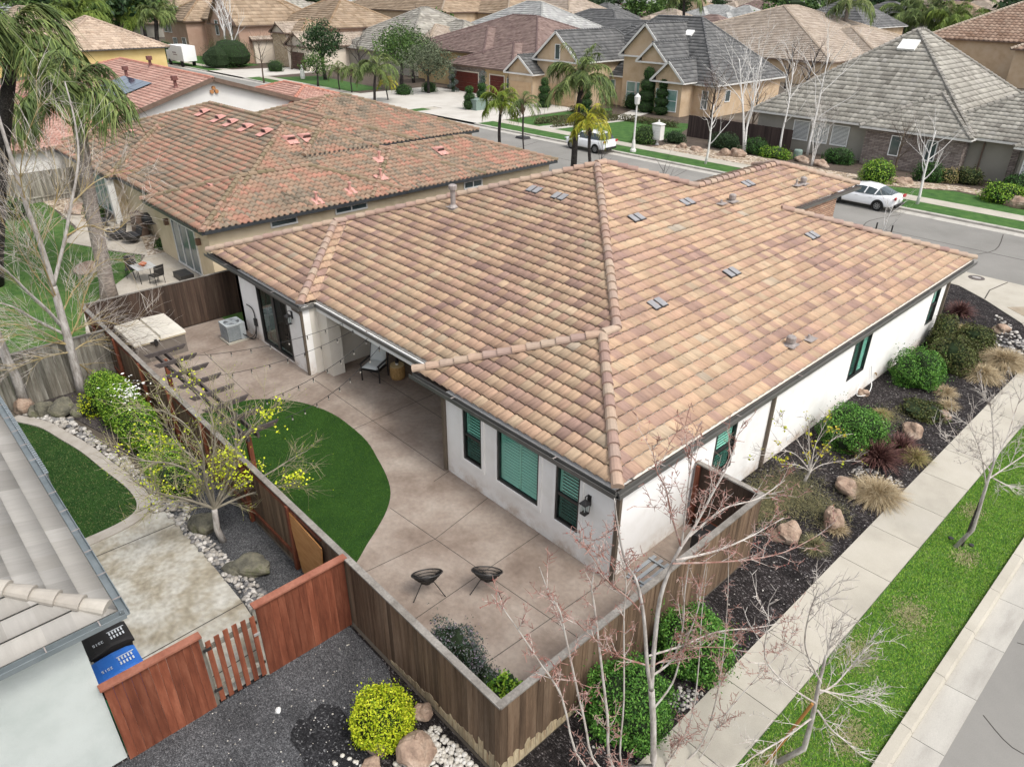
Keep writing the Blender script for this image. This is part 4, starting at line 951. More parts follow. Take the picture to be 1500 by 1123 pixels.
for a in range(8): mb.bar((cx, cy, .775), (cx+.31*math.cos(a*PI/4), cy+.31*math.sin(a*PI/4), .765), .012, .008)
mb.build('fan_guard', gm, ac)
mb = MB(); mb.lathe([(.07, .756), (.07, .768)], (cx, cy, 0), 10)
for a in range(4):
    b = a*PI/2+.3; u = Vector((math.cos(b), math.sin(b), 0)); v = Vector((-math.sin(b), math.cos(b), .05)).normalized(); mb.obox(Vector((cx, cy, .762))+u*.16, u*.11, v*.07, u.cross(v)*.004)
mb.build('fan', ac_m, ac)
mb = MB(); mb.tube(spline([(-18.32, -.4, .25), (-18.15, -.25, .06), (-17.95, -.12, .2), (-17.93, -.05, 1.0), (-18.1, -.04, 1.3), (-18.5, -.06, 1.35)], 5), .022, 6); mb.tube(spline([(-18.32, -.5, .3), (-18.1, -.3, .12), (-17.99, -.12, .3), (-17.97, -.05, .7)], 5), .018, 6)
mb.build('hose', BLACKM, ac)
mb = MB(); mb.box(-18.03, -17.86, -.09, -.004, .62, .92); tag(mb.build('switch_box', BLACKM, ac))
# hot tub
sp = thing('hot_tub', 'closed hot tub with cream cover and taupe cabinet in the fence corner', 'hot tub', (-19.9, -3.35, 0))
mb = MB(); mb.box(-20.92, -18.82, -4.28, -2.48, .006, .74, .5); mb.build('cabinet', mat('taupe_panel', [(.14, .12, .10), (.19, .165, .14)], scale=1, rough=.7), sp)
for z0_, z1_, e_, nm, mt in ((.74, .80, .03, 'shell_rim', mat('cream_rim', [(.5, .42, .26), (.6, .52, .36)], rough=.6)),):
    mb = MB(); mb.box(-20.92-e_, -18.82+e_, -4.28-e_, -2.48+e_, z0_, z1_, .5); mb.build(nm, mt, sp)
cov = mat('cream_vinyl', [(.52, .49, .42), (.64, .60, .52)], scale=1.5, detail=8, rough=.6, fine=.05, fscale=8)
for ya, yb in ((-4.33, -3.40), (-3.36, -2.43)):
    mb = MB(); mb.add([(-20.97, ya, .80), (-18.77, ya, .80), (-18.77, yb, .80), (-20.97, yb, .80), (-20.93, ya+.03, .89 if ya < -4 else .92), (-18.81, ya+.03, .89 if ya < -4 else .92), (-18.81, yb-.02, .92 if ya < -4 else .89), (-20.93, yb-.02, .92 if ya < -4 else .89)], [(0, 3, 2, 1), (4, 5, 6, 7), (0, 1, 5, 4), (1, 2, 6, 5), (2, 3, 7, 6), (3, 0, 4, 7)], .5); mb.build('cover', cov, sp)
mb = MB(); mb.box(-18.78, -18.72, -3.75, -3.4, .76, .80); mb.box(-18.78, -18.74, -3.6, -3.5, .6, .86); mb.build('cover_clip', BLACKM, sp)
mb = MB(); mb.box(-18.45, -17.1, -4.95, -4.62, .01, .4, .5)
st = thing('storage_box', 'low pale storage box against the fence next to the hot tub', 'box', (-17.8, -4.78, 0)); mb.build('body', mat('pale_plastic', [(.42, .42, .38), (.5, .5, .46)], rough=.5), st)
mb = MB(); mb.box(-18.48, -17.07, -4.97, -4.6, .4, .45, .5); mb.build('lid', WHITE, st); mb = MB(); mb.tube([(-17.4, -4.58, .3), (-17.3, -4.5, .45), (-17.15, -4.52, .3)], .02, 5); mb.build('handle', BLACKM, st)
# grey slatted trellis over the turf edge
tm = mat('grey_trellis_wood', [(.045, .036, .034), (.08, .066, .06)], scale=3, rough=.85, fine=.15, fscale=20, rnd=.15)
pg = thing('trellis', 'grey wooden trellis of short rafters on two long beams beside the fence', 'trellis', (-11.4, -4.6, 0))
for yy in (-4.72, -4.45):
    mb = MB(); mb.box(-14.7, -8.2, yy-.03, yy+.03, 2.05, 2.2); mb.build('beam', tm, pg)
for k in range(8):
    x = -14.45+k*.88; mb = MB(); mb.add([(x-.04, -5.0, 2.20), (x+.04, -5.0, 2.20), (x+.04, -5.12, 2.32), (x-.04, -5.12, 2.32), (x-.04, -3.95, 2.20), (x+.04, -3.95, 2.20), (x+.04, -3.83, 2.32), (x-.04, -3.83, 2.32)], [(0, 1, 5, 4), (3, 7, 6, 2), (0, 3, 2, 1), (4, 5, 6, 7), (1, 2, 6, 5), (0, 4, 7, 3)]); mb.build('rafter', tm, pg)
for k, x in enumerate((-14.3, -8.6)):
    mb = MB(); mb.box(x-.06, x+.06, -4.645, -4.525, 0.01, 2.06); mb.build('post', wood_red, pg)
mb = MB(); mb.box(-14.8, -14.7, -4.72, -4.45, 2.08, 2.17); mb.build('end_block', tm, pg)
# string lights from the trellis to the porch
bm_ = mat('bulb_glass', [(.33, .31, .27)], rough=.1, spec=.6)
def sag(a, b, s_, n=18):
    a = Vector(a); b = Vector(b); return [a.lerp(b, i/n)-Vector((0, 0, 4*s_*(i/n)*(1-i/n))) for i in range(n+1)]
SL = [(tuple(G(262, 522, 2.25)), tuple(G(515, 468, 2.55)), .28, 'uppermost string of bulbs over the patio, ending nearest the pier'),
      (tuple(G(296, 553, 2.25)), tuple(G(528, 478, 2.5)), .30, 'second string of bulbs over the patio, counted from the air conditioner'),
      (tuple(G(352, 598, 2.25)), tuple(G(545, 490, 2.5)), .32, 'third string of bulbs over the patio, counted from the air conditioner'),
      (tuple(G(418, 612, 1.95)), tuple(G(562, 500, 2.5)), .35, 'string of bulbs nearest the chair on the porch, hanging above the turf')]
for a, b, s_, lab in SL:
    P_ = sag(a, b, s_); sl_ = thing('string_light', lab, 'string lights', tuple(P_[9]), 'bulb strings over the patio')
    mb = MB(); mb.tube(P_, .008, 4); mb.build('cord', BLACKM, sl_)
    for k in range(1, 18, 2):
        q = P_[k]; mb = MB(); mb.lathe([(.012, -.01), (.018, -.05), (.018, -.09)], q, 6); s2 = mb.build('socket', BLACKM, sl_)
        mb = MB(); mb.lathe([(.014, -.09), (.023, -.11), (.023, -.14), (.01, -.16)], q, 7); mb.build('bulb', bm_, s2)
# two round string chairs
cord = mat('black_cord', [(.012, .012, .012), (.02, .02, .02)], rough=.5)
def string_chair():
    t = thing('string_chair', 'x', 'chair', (0, 0, 0), 'round black string chairs on the patio')
    N_ = 40; R1, R2 = .335, .31; tilt = .45
    def rim(a, rr=1.0):   # egg shaped rim leaning back (+y is the back)
        x = math.cos(a)*R1*rr; y = math.sin(a)*R2*1.12*rr
        return Vector((x, y*math.cos(tilt)+.02, .58+y*math.sin(tilt)+.02*math.sin(a)))
    def hub(a): return Vector((math.cos(a)*.08, math.sin(a)*.08-.04, .27))
    mb = MB(); mb.tube([rim(2*PI*k/N_) for k in range(N_+1)], .014, 6); mb.build('rim', BLACKM, t)
    mb = MB(); mb.tube([hub(2*PI*k/12) for k in range(13)], .010, 5); mb.build('hub_ring', BLACKM, t)
    mb = MB()
    for k in range(72):
        a = 2*PI*k/72; p, q = rim(a), hub(a); m1 = p.lerp(q, .5)-Vector((0, 0, .03)); mb.tube([p, m1, q], .0065, 4)
    for rr in (.25, .5, .75):
        pts = [rim(2*PI*k/32).lerp(hub(2*PI*k/32), rr)-Vector((0, 0, .03*4*rr*(1-rr))) for k in range(33)]
        mb.tube(pts, .009, 4)
    mb.build('cord_seat', cord, t)
    for a in (-PI*.5, PI*.17, PI*.83):
        q = Vector((math.cos(a)*.40, math.sin(a)*.40, 0.0)); mb = MB(); top = rim(a).lerp(hub(a), .72)-Vector((0, 0, .03)); 
        mb.tube([q+Vector((0, 0, .006)), top, hub(a+PI)], .011, 5); mb.tube([top+Vector((0, 0, -.02)), hub(a)], .009, 5); lg = mb.build('leg', BLACKM, t)
        mb = MB(); mb.lathe([(.016, 0.006), (.016, .02)], q, 6); mb.build('foot', BLACKM, lg)
    return t
ch = string_chair(); c1 = G(627, 868); c2 = G(714, 864)
ch['label'] = 'round black string chair nearer the side fence on the patio'
ch2 = place(ch, (c2.x, c2.y, .006), math.radians(-12), 1.06, 'round black string chair nearer the lantern window wall')
place(ch, (c1.x, c1.y, .006), math.radians(-118), 1.06, None, True)
ch2.rotation_euler = (0, 0, math.radians(-142))
# cushioned porch chairs and wicker table
cush = mat('white_cushion', [(.55, .58, .57), (.66, .68, .66)], scale=2, rough=.9)
def porch_chair():
    t = thing('porch_chair', 'x', 'chair', (0, 0, 0), 'black framed porch chairs with pale cushions')
    mb = MB(); mb.box(-.32, .32, -.33, .28, .40, .43); mb.build('seat_frame', BLACKM, t)
    for sx in (-1, 1):
        for y in (-.31, .30):
            mb = MB(); mb.bar((sx*.33, y, 0), (sx*.33, y*1.0, .42 if y > 0 else .62), .035, .035); mb.build('leg', BLACKM, t)
        mb = MB(); mb.box(sx*.33-.03, sx*.33+.03, -.36, .34, .62, .65); mb.build('armrest', BLACKM, t)
    mb = MB(); mb.bar((-.33, .30, .4), (-.33, .48, 1.02), .035, .035); mb.bar((.33, .30, .4), (.33, .48, 1.02), .035, .035); mb.bar((-.35, .48, 1.02), (.35, .48, 1.02), .035, .04)
    mb.build('back_frame', BLACKM, t)
    def cushion(nm, c, ax, ay, az):
        c, ax, ay, az = map(Vector, (c, ax, ay, az)); m_ = MB(); vs = []; fs = []; n = 8
        for i in range(n+1):
            for j in range(n+1):
                u = -1+2*i/n; v = -1+2*j/n; h_ = ((1-u**6)*(1-v**6))**.5; vs.append(c+ax*u+ay*v+az*h_)
        k = len(vs)
        for i in range(n+1):
            for j in range(n+1):
                u = -1+2*i/n; v = -1+2*j/n; vs.append(c+ax*u+ay*v-az*.6*((1-u**6)*(1-v**6))**.5)
        for i in range(n):
            for j in range(n):
                a = i*(n+1)+j; fs.append((a, a+n+1, a+n+2, a+1)); fs.append((k+a, k+a+1, k+a+n+2, k+a+n+1))
        m_.add(vs, fs); return m_.build(nm, cush, t, smooth=True)
    cushion('seat_cushion', (0, -.03, .50), (.30, 0, 0), (0, .31, 0), (0, 0, .07)); cushion('back_cushion', (0, .33, .80), (.29, 0, 0), (0, .08, .30), (0, -.07, .02))
    return t
pc = porch_chair(); pc['label'] = 'black framed porch chair with pale cushions left of the wicker stool'
p = G(549, 556); q = G(612, 556)
pc2 = place(pc, (-9.95, 3.0, .006), 0, 1, 'black framed porch chair half hidden under the eave right of the wicker stool')
place(pc, (p.x-.1, p.y+.1, .006), math.radians(28), 1.05, None, True)
p = G(583, 553, 0)
tt = thing('wicker_stool', 'round golden wicker drum stool between the porch chairs', 'stool', (p.x, p.y, 0))
wk = mat('golden_wicker', [(.30, .17, .06), (.5, .32, .13)], scale=30, rough=.8, stretch=(1, 1, .4), bump=.6, bscale=40)
mb = MB(); mb.lathe([(.24, .01), (.27, .1), (.27, .42), (.24, .50)], (p.x, p.y, 0), 16); mb.build('drum', wk, tt)
mb = MB(); mb.lathe([(.25, .50), (.25, .53)], (p.x, p.y, 0), 16); mb.build('top', mat('pale_wood', [(.5, .38, .2)], rough=.6), tt)
fp = thing('speaker', 'small black and white gadget standing on the wicker stool', 'gadget', (p.x, p.y, .53)); mb = MB(); mb.lathe([(.05, .53), (.06, .6)], (p.x, p.y, 0), 10); mb.build('base', WHITE, fp); mb = MB(); mb.lathe([(.06, .6), (.07, .64), (.06, .74), (.03, .76)], (p.x, p.y, 0), 10); mb.build('body', BLACKM, fp)
# alcove behind the gate: black bin and low things
bn = thing('storage_bin', 'black lidded bin tucked in the narrow alcove behind the side gate', 'bin', (1.1, 2.5, 0)); mb = MB(); mb.box(.75, 1.45, 2.2, 2.8, .02, .62); mb.build('body', BLACKM, bn); mb = MB(); mb.box(.72, 1.48, 2.17, 2.83, .62, .67); mb.build('lid', BLACKM, bn)
mb = MB()
for k in range(6): mb.bar((.25+k*.2, .4, .02), (.25+k*.2, 1.5, .02), .09, .03)
for k in range(2): mb.bar((.2, .5+k*.8, .055), (1.3, .5+k*.8, .055), .05, .03)
tag(mb.build('wire_rack', gm), 'grey slatted rack lying on the ground by the side wall', 'rack')
# ------------------------------------------------------------------ bushes, grasses, rocks, trees
def leafm(name, cols): return mat(name, [(.8, .8, .8), (1.15, 1.15, 1.15)], scale=2.2, rough=.6, rcols=cols, spec=.25)
L_box = leafm('boxwood_leaf', [(.014, .05, .008), (.05, .15, .02), (.10, .25, .035), (.17, .34, .06)])
L_olive = leafm('olive_leaf', [(.03, .045, .012), (.07, .065, .018), (.13, .17, .05)])
L_lime = leafm('lime_leaf', [(.10, .17, .008), (.30, .40, .012), (.46, .52, .02), (.55, .56, .04)])
L_hedge = leafm('fresh_hedge_leaf', [(.02, .07, .008), (.09, .21, .015), (.20, .34, .03), (.30, .42, .05)])
L_dark = leafm('dark_leaf', [(.010, .028, .010), (.028, .06, .02), (.06, .11, .035)])
L_mid = leafm('mid_leaf', [(.02, .05, .012), (.055, .11, .022), (.11, .19, .04)])
L_lav = leafm('lavender_leaf', [(.02, .04, .03), (.05, .085, .06), (.12, .13, .12), (.19, .15, .2)])
L_purple = leafm('purple_strap_leaf', [(.045, .018, .018), (.10, .04, .035), (.20, .11, .09)])
L_blond = leafm('blond_blade', [(.24, .17, .09), (.40, .31, .18), (.55, .46, .31)])
L_white = leafm('white_petal', [(.6, .6, .55), (.8, .8, .78)])
L_sage = leafm('sage_tuft', [(.05, .055, .03), (.12, .12, .06), (.22, .20, .10), (.3, .26, .12)])
L_tan = leafm('straw_leaf', [(.2, .15, .07), (.34, .27, .13), (.30, .30, .08)])
L_palm = leafm('palm_leaflet', [(.03, .05, .016), (.075, .115, .032), (.15, .20, .055), (.28, .30, .11)])
L_palmy = leafm('yellow_palm_leaflet', [(.07, .10, .012), (.22, .26, .02), (.42, .38, .03), (.48, .40, .06)])
core = mat('dark_foliage_core', [(.012, .022, .008), (.02, .035, .012)], scale=8, rough=1)  # near-black green for the filler bodies inside bushes and topiary
bark_w = mat('pale_bark', [(.22, .19, .165), (.40, .37, .34), (.55, .52, .49)], scale=4, detail=8, rough=.85, stretch=(3, 3, .8), fine=.12, fscale=18)
bark_wh = mat('white_birch_bark', [(.40, .38, .35), (.62, .60, .57), (.70, .68, .66)], scale=3, detail=8, rough=.8, stretch=(1, 1, 5), pos=[.3, .42, .7])
bark_g = mat('grey_bark', [(.09, .08, .07), (.17, .155, .14), (.26, .24, .21)], scale=4, detail=8, rough=.95, stretch=(3, 3, .6), fine=.15, fscale=20)
bark_br = mat('brown_bark', [(.05, .035, .025), (.10, .075, .055), (.16, .13, .1)], scale=4, rough=.95, stretch=(3, 3, .6))
twig_red = mat('red_twig', [(.20, .085, .06), (.30, .17, .14), (.42, .35, .31)], scale=5, rough=.7)
twig_pale = mat('pale_twig', [(.27, .22, .19), (.46, .42, .38), (.52, .49, .45)], scale=5, rough=.85)
twig_gold = mat('golden_twig', [(.24, .17, .07), (.36, .28, .13), (.38, .34, .27)], scale=2.0, rough=.85)
twig_br = mat('brown_twig', [(.09, .065, .055), (.17, .13, .12)], scale=5, rough=.9)
def bush(name, label, cat, c, rad, n, size, m, lump=.14, inner=.74, seed=1, group=None, extra=(), corec=None, flat=-.55, outward=.7):
    c = Vector(c); t = thing(name, label, cat, (c.x, c.y, 0), group)
    cc = Cloud(seed); cc.shell((c.x, c.y, rad[2]*abs(flat)+.02 if flat < 0 else rad[2]), rad, n, size, inner, lump, outward, flat); cc.shell((c.x, c.y, rad[2]*abs(flat)+.05), [r*1.07 for r in rad], n//14, size*.9, .9, lump*2.2, .2, flat)
    for e in extra: cc.shell((c.x+e[0], c.y+e[1], e[2]), e[3], int(n*e[4]), size, inner, lump, outward, -.9)
    cc.build('foliage', m, t)
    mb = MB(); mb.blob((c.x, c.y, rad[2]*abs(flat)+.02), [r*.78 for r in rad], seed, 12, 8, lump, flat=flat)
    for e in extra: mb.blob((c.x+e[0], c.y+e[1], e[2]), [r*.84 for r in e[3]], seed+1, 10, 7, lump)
    mb.build('stems', corec or core, t)  # dark filler body inside the leaf shell, blocks seeing through; no modelled stems
    return t
gB = 'clipped round bushes along the side bed'
def gx(px, py): p = G(px, py); return (p.x, p.y, 0)
bush('round_bush', 'bright green clipped bush between the corner fence and the pavement, nearest the camera', 'bush', (2.62, -2.55, 0), (.84, .86, .80), 15000, .052, L_box, seed=1, group=gB)
bush('round_bush', 'bright green clipped bush at the fence, second from the near corner', 'bush', (2.68, -.45, 0), (.80, .78, .80), 13000, .052, L_box, seed=2, group=gB)
bush('round_bush', 'bright green clipped bush beside the purple strap plant', 'bush', (1.25, 10.1, 0), (.95, .98, .78), 12000, .055, L_box, seed=3, group=gB)
bush('round_bush', 'bright green clipped bush by the wall, in front of the olive bushes', 'bush', (1.05, 15.75, 0), (.88, .9, .78), 9000, .06, L_box, seed=4, group=gB)
bush('round_bush', 'olive green ball bush directly behind the bright green one', 'bush', (1.45, 17.8, 0), (.88, .85, .80), 7000, .07, L_olive, seed=5, group=gB)
bush('round_bush', 'smaller olive bush nearest the blond grasses', 'bush', (1.5, 20.1, 0), (.75, .75, .65), 4500, .07, L_olive, seed=6, group=gB)
bush('upright_shrub', 'dark green shrub against the far end of the white side wall', 'shrub', (.55, 19.4, 0), (.45, .8, .9), 4000, .07, L_olive, seed=7, lump=.12)
bush('upright_shrub', 'tall dark shrub under the far eave corner by the apron', 'shrub', (-1.1, 22.0, 0), (.7, .8, 1.0), 4500, .07, L_dark, seed=8, lump=.12)
bush('low_shrub', 'low green and brown carpet shrub beyond the purple strap plant', 'shrub', (2.1, 13.6, 0), (.7, .7, .22), 3200, .06, L_olive, seed=9, lump=.25)
def clump(name, label, cat, c, L, n, wd, m, spread=1.1, droop=.5, seed=1, group=None, up=.9):
    cc = Cloud(seed); R_ = cc.R; P_ = np.c_[c[0]+R_.normal(size=n)*L*.10, c[1]+R_.normal(size=n)*L*.10, np.full(n, .01)]
    D_ = np.c_[R_.normal(size=n)*spread*.6, R_.normal(size=n)*spread*.6, np.abs(R_.normal(size=n))*.35+up*.6]; D_ /= np.linalg.norm(D_, axis=1)[:, None]
    cc.blades(P_, D_, L, wd, droop, seg=3); o = cc.build(name, m); return tag(o, label, cat, group)
gG = 'ornamental grass clumps in the side bed'
clump('grass_clump', 'big round blond grass tuft beside the pavement', 'grass clump', (2.95, 7.95, 0), .92, 2600, .016, L_blond, 1.2, .45, 1, gG)
clump('grass_clump', 'small pale grass tuft at the foot of the tall tan rock', 'grass clump', (2.85, 5.75, 0), .42, 600, .014, L_blond, 1.1, .4, 2, gG)
clump('grass_clump', 'small pale grass tuft nearest the alcove fence', 'grass clump', (2.75, 4.7, 0), .50, 700, .014, L_sage, 1.2, .4, 3, gG)
clump('grass_clump', 'large blond grass mound close to the right edge of the photo', 'grass clump', (2.75, 19.6, 0), 1.15, 2600, .02, L_blond, 1.2, .5, 4, gG)
clump('grass_clump', 'blond grass mound in front of the largest one', 'grass clump', (2.55, 17.9, 0), .9, 1600, .02, L_blond, 1.2, .5, 5, gG)
clump('grass_clump', 'straw coloured tuft between the two green bushes, beside a pinkish stone', 'grass clump', (2.1, 15.6, 0), .55, 700, .016, L_blond, 1.1, .5, 6, gG)
clump('grass_clump', 'small straw tuft nearer the pavement, next to the pinkish stone', 'grass clump', (2.5, 14.7, 0), .5, 500, .016, L_blond, 1.1, .5, 7, gG)
clump('grass_clump', 'grey tan tuft right of the purple strap plant', 'grass clump', (2.95, 10.6, 0), .6, 800, .015, L_tan, 1.1, .4, 8, gG)
clump('grass_clump', 'yellowish tuft beyond the green bush beside the purple strap plant', 'grass clump', (1.2, 12.4, 0), .5, 600, .015, L_tan, 1.3, .5, 9, gG)
clump('strap_plant', 'dark purple strap leaved plant in the middle of the side bed', 'plant', (2.2, 9.75, 0), .95, 900, .035, L_purple, 1.0, .35, 10, 'purple strap plants')
clump('strap_plant', 'second purple strap leaved plant, just beyond the first', 'plant', (2.45, 10.75, 0), .8, 600, .035, L_purple, 1.0, .35, 11, 'purple strap plants')
clump('strap_plant', 'reddish brown strap plant in the corner by the concrete apron', 'plant', (-.1, 23.6, 0), .9, 600, .035, L_purple, 1.1, .4, 12, 'purple strap plants')
clump('grass_clump', 'yellow green tuft beside the dark shrub at the end of the wall', 'grass clump', (.75, 21.6, 0), .6, 600, .02, L_tan, 1.1, .4, 13, gG)
cc = Cloud(21)   # wispy ground cover
for cx, cy, r_, n_, mm in ((1.15, 6.3, 1.0, 5200, 0), (1.1, 4.9, .8, 3600, 0), (2.2, 6.2, .7, 1800, 0), (1.0, 5.6, .8, 2500, 0), (1.5, 12.2, .8, 900, 0)):
    P_ = np.c_[cx+cc.R.normal(size=n_)*r_*.45, cy+cc.R.normal(size=n_)*r_*.55, cc.R.random(n_)*.16+.02]; P_ = P_[(P_[:, 0] > .08)]
    D_ = cc.R.normal(size=P_.shape); D_[:, 2] = np.abs(D_[:, 2])+.3; D_ /= np.linalg.norm(D_, axis=1)[:, None]; cc.blades(P_, D_, .14, .009, .3, seg=1)
tag(cc.build('ground_cover', L_sage), kind='stuff')
bush('herb_bush', 'grey green flowering lavender bush inside the long fence near the corner', 'bush', (-.5, -4.2, 0), (.8, .5, .62), 6500, .05, L_lav, seed=31, lump=.2, outward=.3)
bush('herb_bush', 'small brownish twiggy bush between the lavender and the leafy corner bush', 'bush', (.35, -4.15, 0), (.4, .35, .42), 1600, .045, L_lav, seed=32, lump=.25, outward=.3, inner=.5)
bush('corner_bush', 'small leafy bright green bush in the inner corner of the fences', 'bush', (.98, -4.15, 0), (.46, .42, .55), 1900, .09, L_hedge, seed=33, lump=.2)
bush('yellow_bush', 'yellow green clipped bush on the grey gravel outside the corner fence', 'bush', (-.32, -6.15, 0), (.60, .60, .62), 9000, .05, L_lime, seed=34, lump=.07, outward=.4, inner=.8)
hb = bush('flowering_hedge', 'long fresh green hedge with a patch of white flowers beside the birch', 'hedge', (-15.0, -5.95, 0), (1.7, .62, .95), 17000, .06, L_hedge, seed=35, lump=.07, extra=((1.6, -.1, .75, (1.2, .6, .85), .5), (-1.2, -.1, .7, (.8, .6, .7), .25)))
cc = Cloud(3); n_ = 110; P_ = np.c_[-13.9+cc.R.normal(size=n_)*.38, -5.95+cc.R.normal(size=n_)*.25, np.full(n_, 1.62)+cc.R.normal(size=n_)*.08]; cc.leaves(P_, np.tile([0, 0, 1.], (n_, 1))+cc.R.normal(size=(n_, 3))*.3, .09); cc.build('flower', L_white, hb)
bush('low_hedge', 'lower green hedge between the flowering hedge and the twiggy yellow maple', 'hedge', (-11.6, -6.0, 0), (1.1, .6, .6), 7500, .06, L_hedge, seed=36, lump=.12, extra=((1.3, -.15, .45, (.8, .5, .45), .35),))
bush('yellow_shrub', 'small yellow shrub at the left end of the flowering hedge', 'shrub', (-16.35, -6.5, 0), (.45, .42, .45), 1500, .06, L_lime, seed=37, lump=.2)
# rocks
rock_t = mat('tan_boulder', [(.18, .12, .09), (.32, .23, .17), (.45, .36, .29)], scale=2.2, detail=10, rough=.95, bump=.6, bscale=14, fine=.15, fscale=25)
rock_g = mat('mossy_boulder', [(.05, .048, .038), (.10, .095, .075), (.16, .15, .11), (.09, .10, .04)], scale=2.2, detail=10, rough=.95, bump=.6, bscale=14, fine=.15, fscale=25)
def rock(label, px, py, rx, ry, rz, m, seed, group='boulders in the gardens', rot=0, c=None):
    p = Vector(c) if c else G(px, py); mb = MB(); mb.blob((0, 0, rz*.45), (rx, ry, rz), seed, 18, 12, .22, 1.5, flat=-.5)
    rr = random.Random(seed); mb.v = [tuple(Vector(v)*(1+rr.uniform(-.025, .025))) for v in mb.v]
    o = mb.build('boulder', m); o.location = (p.x, p.y, 0.0); o.rotation_euler = (0, 0, rot); return tag(o, label, 'boulder', group)
rock('rounded brown boulder beside the alcove fence in the side bed', 1150, 788, .33, .36, .27, rock_t, 1)
rock('tall jagged tan boulder with a pale tuft at its foot', 1220, 770, .25, .32, .36, rock_t, 2, rot=.5)
rock('tan boulder between the wispy ground cover and the big blond tuft', 1238, 718, .26, .36, .24, rock_t, 3, rot=.8)
rock('pinkish boulder just beyond the purple strap plant', 1333, 636, .34, .28, .28, rock_t, 4)
rock('small pinkish stone beside the straw tuft near the pavement', 1381, 614, .2, .22, .2, rock_t, 5)
rock('small reddish stone near the wall between the green bushes', 1262, 578, .2, .15, .15, rock_t, 6)
rock('reddish boulder beyond the olive bush near the right edge', 1465, 486, .32, .3, .2, rock_t, 7)
rock('largest pale boulder at the bottom edge beside the yellow bush', 612, 1108, .36, .36, .32, rock_t, 8, rot=.3)
rock('pale boulder tucked behind the yellow bush', 620, 1048, .16, .18, .18, rock_t, 9)
rock('flat pinkish stone under the yellow bush', 553, 1098, .2, .15, .14, rock_t, 10)
rock('grey boulder cut by the bottom edge left of the largest one', 545, 1128, .2, .2, .12, rock_t, 11)
rock('small white stone alone on the grey gravel', 408, 1041, .07, .06, .05, WHITE, 12)
rock('mossy slab boulder on the grey gravel nearest the red fence', 366, 832, .52, .34, .22, rock_g, 13, rot=.7)
rock('mossy boulder at the foot of the twiggy yellow maple', 300, 772, .40, .36, .26, rock_g, 14)
rock('brown boulder at the foot of the old grey fence, leftmost in its row', 38, 602, .36, .3, .3, rock_t, 15)
rock('mossy grey boulder second in the row below the old fence', 64, 606, .26, .34, .32, rock_g, 16)
rock('dark grey boulder third in the row below the birch', 92, 606, .34, .36, .32, rock_g, 17)
rock('brown grey boulder nearest the flowering hedge', 121, 604, .26, .3, .22, rock_g, 18)
# river stones, real pebbles
peb_m = mat('river_pebble', [(.85, .85, .85), (1.1, 1.1, 1.1)], scale=9, rough=.7, rcols=[(.09, .09, .095), (.22, .21, .20), (.34, .31, .27), (.42, .40, .37), (.55, .52, .48)])
peb_w = mat('white_pebble', [(.9, .9, .9), (1.05, 1.05, 1.05)], scale=9, rough=.7, rcols=[(.36, .33, .28), (.52, .49, .43), (.62, .60, .56)])
def pebbles(poly, n, r0, r1, z, m, seed):
    P_ = scatter(poly, n, seed); R_ = np.random.default_rng(seed); V = []; Fs = []; rr = []
    nu, nv = 7, 4; base = []
    for j in range(nv+1):
        for i in range(nu):
            th = PI*j/nv; a = 2*PI*i/nu; base.append((math.sin(th)*math.cos(a), math.sin(th)*math.sin(a), math.cos(th)))
    base = np.array(base); fs = np.array([(j*nu+i, (j+1)*nu+i, (j+1)*nu+(i+1) % nu, j*nu+(i+1) % nu) for j in range(nv) for i in range(nu)])
    for k, p in enumerate(P_):
        s = (r0+(r1-r0)*R_.random()**1.5)*np.array([1, .6+.5*R_.random(), .55]); a = R_.random()*6.28; B = base*s
        x = B[:, 0]*math.cos(a)-B[:, 1]*math.sin(a); y = B[:, 0]*math.sin(a)+B[:, 1]*math.cos(a)
        V.append(np.stack([x+p[0], y+p[1], B[:, 2]+z+s[2]*.6], 1)); Fs.append(fs+k*len(base)); rr.append(np.full(len(fs), R_.random()))
    o = mkobj('pebbles', np.concatenate(V), np.concatenate(Fs), m, None, np.concatenate(rr), smooth=True); return tag(o, kind='stuff')
nlp = [(x, y+.22) for x, y in nl if x < -9.9]
strip = [(x, y) for x, y in nlp]+[(-9.6, -6.75), (-9.2, -6.1), (-10.4, -6.35), (-11.5, -6.6), (-12.8, -6.65), (-14.2, -6.95), (-15.6, -7.1), (-16.8, -7.3), (-17.8, -7.9)]
pebbles(strip, 3000, .05, .12, .01, peb_m, 1)
pebbles([(-9.5, -6.75), (-5.3, -6.6), (-4.0, -6.75), (-3.1, -7.0), (-3.1, -6.5), (-5.2, -6.15), (-7.2, -6.3), (-9.2, -6.35)], 1300, .04, .09, .01, peb_m, 2)
pebbles([(.25, -5.35), (1.5, -5.3), (1.7, -5.6), (1.5, -6.5), (.5, -6.6), (.15, -6.0)], 750, .035, .065, .01, peb_w, 3)
pebbles([(2.95, -1.75), (3.34, -1.6), (3.34, -1.0), (2.9, -1.2)], 110, .025, .045, .01, peb_m, 4)
pebbles([(-.5, -6.9), (.3, -6.8), (.5, -8), (-.2, -8)], 70, .03, .06, .01, peb_w, 5)
pebbles([(1.9, 8.4), (3.2, 8.6), (3.3, 9.2), (2.0, 9.1)], 150, .025, .055, .01, peb_m, 6)
pebbles([(2.1, 20.5), (3.1, 20.8), (2.8, 22.4), (1.6, 24.2), (.9, 24.6), (1.6, 23)], 420, .04, .10, .01, peb_m, 7)
pebbles([(1.9, -5.2), (3.34, -5.2), (3.34, 21), (.2, 21), (.2, 3.4), (1.9, 3.2)], 500, .012, .035, .0, peb_m, 8)
pebbles([(-2.9, -5.4), (-.4, -5.6), (0, -8.5), (-2.9, -9)], 90, .01, .022, .008, peb_w, 9)

